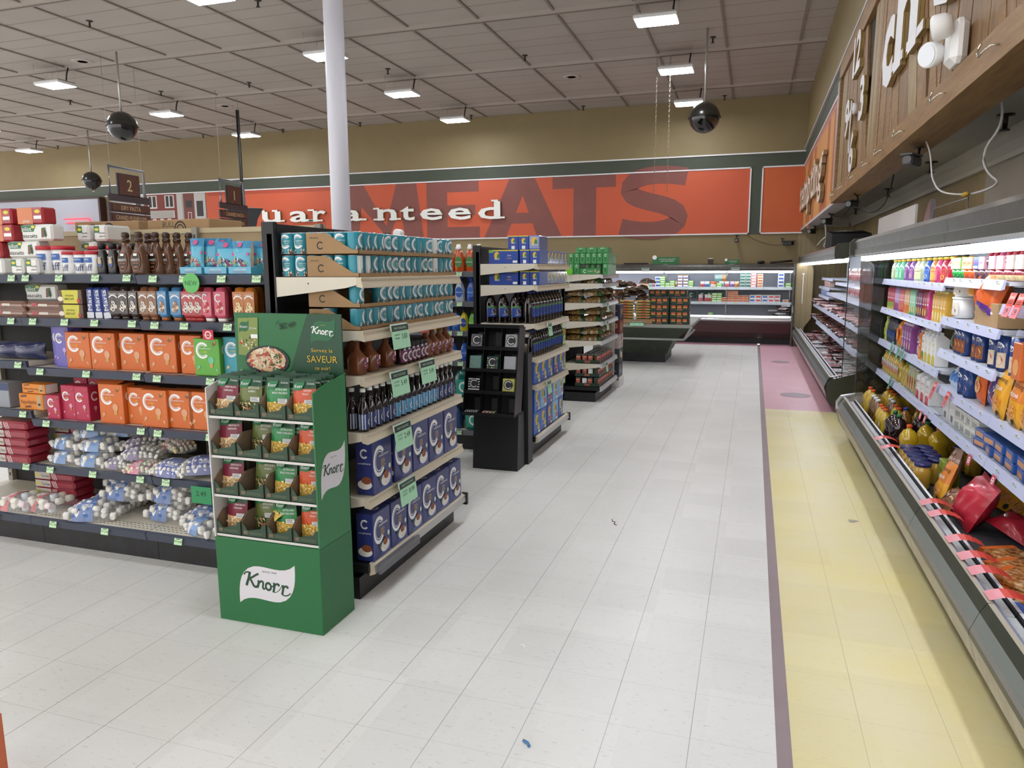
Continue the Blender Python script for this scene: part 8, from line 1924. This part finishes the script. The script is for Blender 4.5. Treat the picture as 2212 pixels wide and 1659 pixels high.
# ================================================================ WOODEN SIGN BOARD AND WHAT HANGS UNDER IT
t = thing('wooden_sign_board', 'rustic oak plank sign board framed with heavy beams on the right soffit', 'sign board', (0, 0, 0))
BY0, BY1 = 1.0, 10.79
MB().box(.93, 1.185, BY0, BY1, 2.575, 2.725, M_wood).build('bottom_beam', t)
MB().box(.95, 1.018, BY0, BY1, 4.12, 4.32, M_wood).build('top_beam', t)
MB().box(.95, 1.018, BY1 - .13, BY1, 2.72, 4.15, M_wood).build('end_beam', t)
y = BY1 - .12; k = 0
M_gap = mat('2A1C10', .8)
MB().box(1.0, 1.019, BY0, BY1 - .1, 2.7, 4.15, M_gap).build('backing_board', t)
while y > BY0 + .2:
    w_ = rr.uniform(.10, .19)
    sec = int((BY1 - y) / 1.35) % 2
    sh_ = (.42 if sec else -.10) + 0
    a = MB(); a.prism([(y, 2.68), (y - w_, 2.68), (y - w_ + sh_, 4.2), (y + sh_, 4.2)], 'x', .979 + rr.uniform(-.003, .004) - (.003 if sec else 0), .999, rr.choice([M_wood2, M_wood2, M_wood3, M_wood]))
    a.build('plank', t)
    y -= w_ + .009; k += 1
for yb_ in (8.1, 5.2, 3.3):
    a = MB(); a.prism([(yb_, 2.7), (yb_ - .16, 2.7), (yb_ + .45, 4.15), (yb_ + .61, 4.15)], 'x', .974, .9985, M_wood); a.build('brace', t)
M_ltf = mat('D4D2D4', .45); M_lts = mat('8E7546', .6)
Fb = lambda u, v, d: (.985 - d, -u, v)
def rl(word, y0, z0, sx, sz, off, dep, lab_, nm='sign_letter', cat='letter', rot=0):
    V, Fc, gw = glyph(word, off, SER.get(word, ()))
    t_ = thing(nm, lab_, cat, (0, 0, 0))
    mb = MB(); extrude2d(mb, [(-y0 + a_ * sx, z0 + b_ * sz) for a_, b_ in V], Fc, lambda u, v, d: (.948 - d, -u, v), .014, M_ltf, M_lts, len(text2d(word, off)[0])); mb.build('white_face', t_)
    mb = MB(); extrude2d(mb, [(-y0 + a_ * sx, z0 + b_ * sz) for a_, b_ in V], Fc, lambda u, v, d: (.972 - d, -u, v), .022, M_lts, M_lts, len(text2d(word, off)[0])); mb.build('wooden_backing', t_)
    return t_
rl('c', 7.0, 3.18, 1.15, .98, .035, .04, 'large white letter c, first letter on the wooden board')
rl('h', 6.42, 3.20, 1.85, 1.05, .03, .04, 'large white letter h, after the c on the wooden board')
rl('e', 5.22, 3.20, 1.7, .98, .035, .04, 'large white letter e cut by the top edge of the picture')
for ch, y_, z_ in (('1', 9.18, 3.78), ('2', 8.98, 3.78), ('3', 8.42, 3.20), ('6', 9.05, 2.76), ('9', 9.66, 3.22)):
    nm_ = {'1': 'clock numeral one of the twelve at the top of the wall clock', '2': 'clock numeral two of the twelve at the top of the wall clock', '3': 'clock numeral three on the wooden board', '6': 'clock numeral six at the bottom of the wall clock', '9': 'clock numeral nine on the left of the wall clock'}[ch]
    rl(ch, y_, z_, .78, .56, .03, .03, nm_, 'clock_numeral', 'numeral')
t = thing('wall_clock', 'white clock hands at the centre of the numerals on the wooden board', 'clock', (.95, 8.95, 3.42))
MB().lathe([(.06, -.02), (.06, .03), (.03, .032)], M_ltf, 14, (0, 0, 0), 'x').build('hub', t)
MB().box(-.035, -.028, -.02, .02, -.46, .08, M_ltf).build('minute_hand', t)
a = MB(); a.prism([(-.03, -.02), (.22, -.09), (.27, -.06), (.22, -.02), (.0, .03)], 'x', -.028, -.02, M_ltf); a.build('hour_hand', t)
# emergency lamp
t = thing('emergency_lamp', 'white twin headed emergency lamp on the wooden board', 'emergency lamp', (.92, 4.45, 2.86))
a = MB(); a.box(-.03, .05, -.09, .09, -.12, .10, Wt, .03); a.build('housing', t)
for k, (y_, z_) in enumerate(((-.07, .06), (.10, -.03))):
    h_ = thing('lamp_head', '', '', (-.075, y_, z_), 0); h_.parent = t
    for kk in ('label', 'category'):
        if kk in h_: del h_[kk]
    h_.rotation_euler = (0, -.15, .6 if k else -.35)
    MB().lathe([(.04, .05), (.06, .02), (.065, -.03), (.06, -.04)], Wt, 20, (0, 0, 0), 'x').build('shell', h_)
    MB().lathe([(.055, -.045), (.055, -.04)], mat('D8DCE4', .1, coat=1.0), 20, (0, 0, 0), 'x').build('lens', h_)
# hooks along the beam
for i, y_ in enumerate((3.72, 4.62, 5.75, 6.6, 7.35, 8.3, 9.3, 10.2)):
    a = MB(); a.tube([(.94, y_ - .03, 2.64), (.90, y_ - .03, 2.64), (.88, y_ - .0, 2.625), (.87, y_ + .03, 2.61), (.87, y_ + .05, 2.63), (.875, y_ + .055, 2.65), (.88, y_ + .04, 2.665)], .0045, mat('C8C4B8', .25, .8), 6)
    tag(a.build('cup_hook'), 'silver hook screwed into the wooden beam, %s from the right' % nth(i), 'hook', 'hooks on the wooden beam')
# security cameras
def camx(x, y_, z_, lab_, col, s=1.0, rz=0.0, pole=.1):
    t_ = thing('security_camera', lab_, 'security camera', (x, y_, z_), rz)
    a = MB(); a.box(-.035 * s, .035 * s, -.10 * s, .09 * s, -.035 * s, .03 * s, col, .01); a.build('camera_body', t_)
    MB().prism([(-.13 * s, .028 * s), (-.13 * s, .04 * s), (.09 * s, .045 * s), (.09 * s, .03 * s)], 'x', -.04 * s, .04 * s, col).build('sunshade', t_)
    MB().lathe([(.028 * s, -.105 * s), (.028 * s, -.09 * s)], M_blackgloss, 14, (0, 0, 0), 'y').build('lens', t_)
    MB().tube([(0, .08 * s, 0), (0, .12 * s, .03), (0, .12 * s, pole)], .01 * s, M_black, 8).build('mount', t_)
    MB().lathe([(.035 * s, pole), (.035 * s, pole + .01)], M_black, 12, (0, .12 * s, 0)).build('mount_plate', t_)
camx(1.03, 5.95, 2.47, 'grey bullet security camera hanging under the wooden beam', mat('4A4A4E', .4), 1.0, -.5, .10)
camx(1.06, 9.55, 2.46, 'black security camera under the far end of the wooden beam', M_black, 1.1, -.5, .11)
camx(1.08, 12.9, 2.46, 'black security camera under the tempting panel, nearer one', M_black, 1.2, -.5, .11)
camx(1.08, 16.2, 2.46, 'black security camera under the tempting panel, farther one', M_black, 1.2, -.5, .11)
camx(.72, 18.25, 2.30, 'black security camera on the far wall in the corner', M_black, 1.3, .9, .11)
camx(-.42, 18.25, 2.38, 'black security camera below the orange panel on the far wall', M_black, 1.1, 0, .12)
def cable(pts, r, m, lab_):
    tag(MB().tube(pts, r, m, 6).build('cable'), lab_, 'cable')
def b3(*P, n=8):
    out = []
    for i in range(0, len(P) - 3, 3):
        p0, p1, p2, p3 = [Vector(q) for q in P[i:i + 4]]
        for k in range(n + (1 if i + 4 >= len(P) else 0)):
            t_ = k / n; out.append(tuple(p0 * (1 - t_) ** 3 + p1 * 3 * t_ * (1 - t_) ** 2 + p2 * 3 * t_ * t_ * (1 - t_) + p3 * t_ ** 3))
    return out
cw_ = mat('D8D4D0', .4)
cable(b3((1.08, 5.80, 2.575), (1.12, 5.7, 2.45), (1.1, 5.75, 2.35), (1.14, 5.72, 2.28), (1.16, 5.7, 2.22), (1.2, 5.6, 2.2), (1.26, 5.5, 2.19)), .006, cw_, 'thin white cable looping down from the grey camera')
cable(b3((1.35, 5.35, 2.85), (1.38, 5.3, 2.7), (1.42, 5.3, 2.6), (1.36, 5.4, 2.5), (1.32, 5.5, 2.4), (1.36, 5.4, 2.3), (1.40, 5.35, 2.26), (1.42, 5.3, 2.22), (1.34, 5.4, 2.19), (1.28, 5.48, 2.185)), .008, cw_, 'thicker white cable hanging from the cove ceiling')
a = MB(); a.lathe([(.006, -.06), (.016, -.04), (.016, .04), (.006, .06)], mat('C8A02A', .4), 10, (1.27, 5.49, 2.187), 'y'); tag(a.build('cable_joint'), 'yellow taped joint where the two white cables meet', 'cable joint')
cable(b3((1.06, 9.4, 2.57), (1.1, 9.2, 2.5), (1.1, 9.1, 2.3), (1.2, 8.9, 2.32), (1.3, 8.7, 2.34), (1.32, 8.6, 2.5), (1.34, 8.6, 2.85)), .008, M_black, 'black cable looping behind the second camera')
cable(b3((1.08, 12.7, 2.58), (1.15, 12.4, 2.45), (1.2, 12.2, 2.42), (1.3, 11.9, 2.6)), .008, M_black, 'black cable sagging from the camera under the tempting panel')
cable(b3((1.18, 14.6, 2.61), (1.2, 14.5, 2.4), (1.22, 14.3, 2.2), (1.2, 14.6, 2.15), (1.18, 14.9, 2.1), (1.3, 14.2, 2.05), (1.25, 14.4, 2.25), (1.22, 14.6, 2.35), (1.15, 15.0, 2.2), (1.12, 15.2, 2.15)), .012, cw_, 'tangled white cable hanging beneath the tempting panel')
cable(b3((.6, 18.35, 2.28), (.4, 18.4, 2.2), (-.1, 18.42, 2.4), (-.2, 18.42, 2.53)), .005, M_black, 'thin dark cable on the far wall by the corner camera')
# cove ceiling fittings
for i, (x, y_) in enumerate(((1.55, 5.0), (1.75, 6.6), (1.78, 9.2), (1.8, 12.0), (1.8, 15.6))): spr.put((x, y_, 2.86), 'sprinkler head on the cove ceiling, %s from the camera' % nth(i), 0, 'cove sprinklers', scale=1.2)
pot = Proto('recessed_light', 'recessed light', [('lamp_lens', MB().lathe([(.055, -.006), (.055, -.003)], mat('FFF6E8', .4, emit=14.0), 16)), ('trim_ring', MB().lathe([(.08, 0), (.075, -.008), (.06, -.004)], mat('C8C4BC', .4), 18))])
for i, (x, y_) in enumerate(((1.45, 7.4), (1.42, 8.6), (1.4, 9.9), (1.4, 11.4), (1.4, 13.2), (1.4, 15.4))): pot.put((x, y_, 2.86), 'round lit recessed fitting in the cove ceiling, %s from the camera' % nth(i), 0, 'recessed cove fittings')
t = thing('wall_hatch', 'black framed square opening on the cove wall above the near case', 'wall opening', (2.08, 6.35, 2.16))
MB().box(-.01, .0, -.22, .22, 0, .32, M_blackgloss).build('recess', t)
for (a0, a1, z0, z1) in ((-.25, -.2, -.03, .35), (.2, .25, -.03, .35), (-.25, .25, .3, .35), (-.25, .25, -.03, .02)):
    MB().box(-.04, -.005, a0, a1, z0, z1, M_black).build('frame', t)
t = thing('wire_stand', 'thin wire sign stand with a clear holder on top of the near case', 'sign stand', (1.35, 6.75, 2.03))
MB().tube([(0, -1.0, 0), (0, -1.0, .16), (0, 0, .16), (0, 0, 0)], .005, M_silver, 6).build('wire_frame', t)
MB().prism([(.02, 0), (.28, 0), (.22, .12), (.1, .22), (.04, .24)], 'x', -.02, .02, mat('A8A0AC', .15, alpha=.6)).build('clear_holder', t)
# things on the floor
a = MB(); a.box(.70, .735, 5.28, 5.32, 0, .006, mat('A8A39A', .7), .002); a.box(.73, .76, 5.30, 5.315, 0, .004, mat('A8A39A', .7)); tag(a.build('paper_scrap'), 'grey paper scrap on the yellow floor near the case', 'scrap')
a = MB(); a.tube([(-.73, 2.34, .006), (-.71, 2.33, .007), (-.70, 2.315, .006)], .006, mat('4A7AA8', .4), 6); tag(a.build('blue_scrap'), 'tiny blue scrap on the white floor', 'scrap')
a = MB(); a.tube([(-.95, 3.0, .002), (-.935, 3.005, .004), (-.925, 2.99, .002)], .004, Wt, 6); tag(a.build('white_scrap'), 'tiny white scrap on the floor right of the green display', 'scrap')
a = MB(); a.tube([(-.86, 4.84, .002), (-.85, 4.80, .002), (-.83, 4.79, .002), (-.83, 4.75, .002), (-.81, 4.73, .002)], .003, mat('4A3A2E', .6), 5); tag(a.build('dark_thread'), 'short dark wiggly thread on the floor of the aisle', 'thread')
boxpack('orange_box', 'box', .25, .2, .30, C_('D0622A'), [('rect', -.125, .0, .125, .03, C_('D8C8A0'))]).put((-2.365, 1.43, 0), 'corner of an orange box at the lower left edge of the picture', .2)
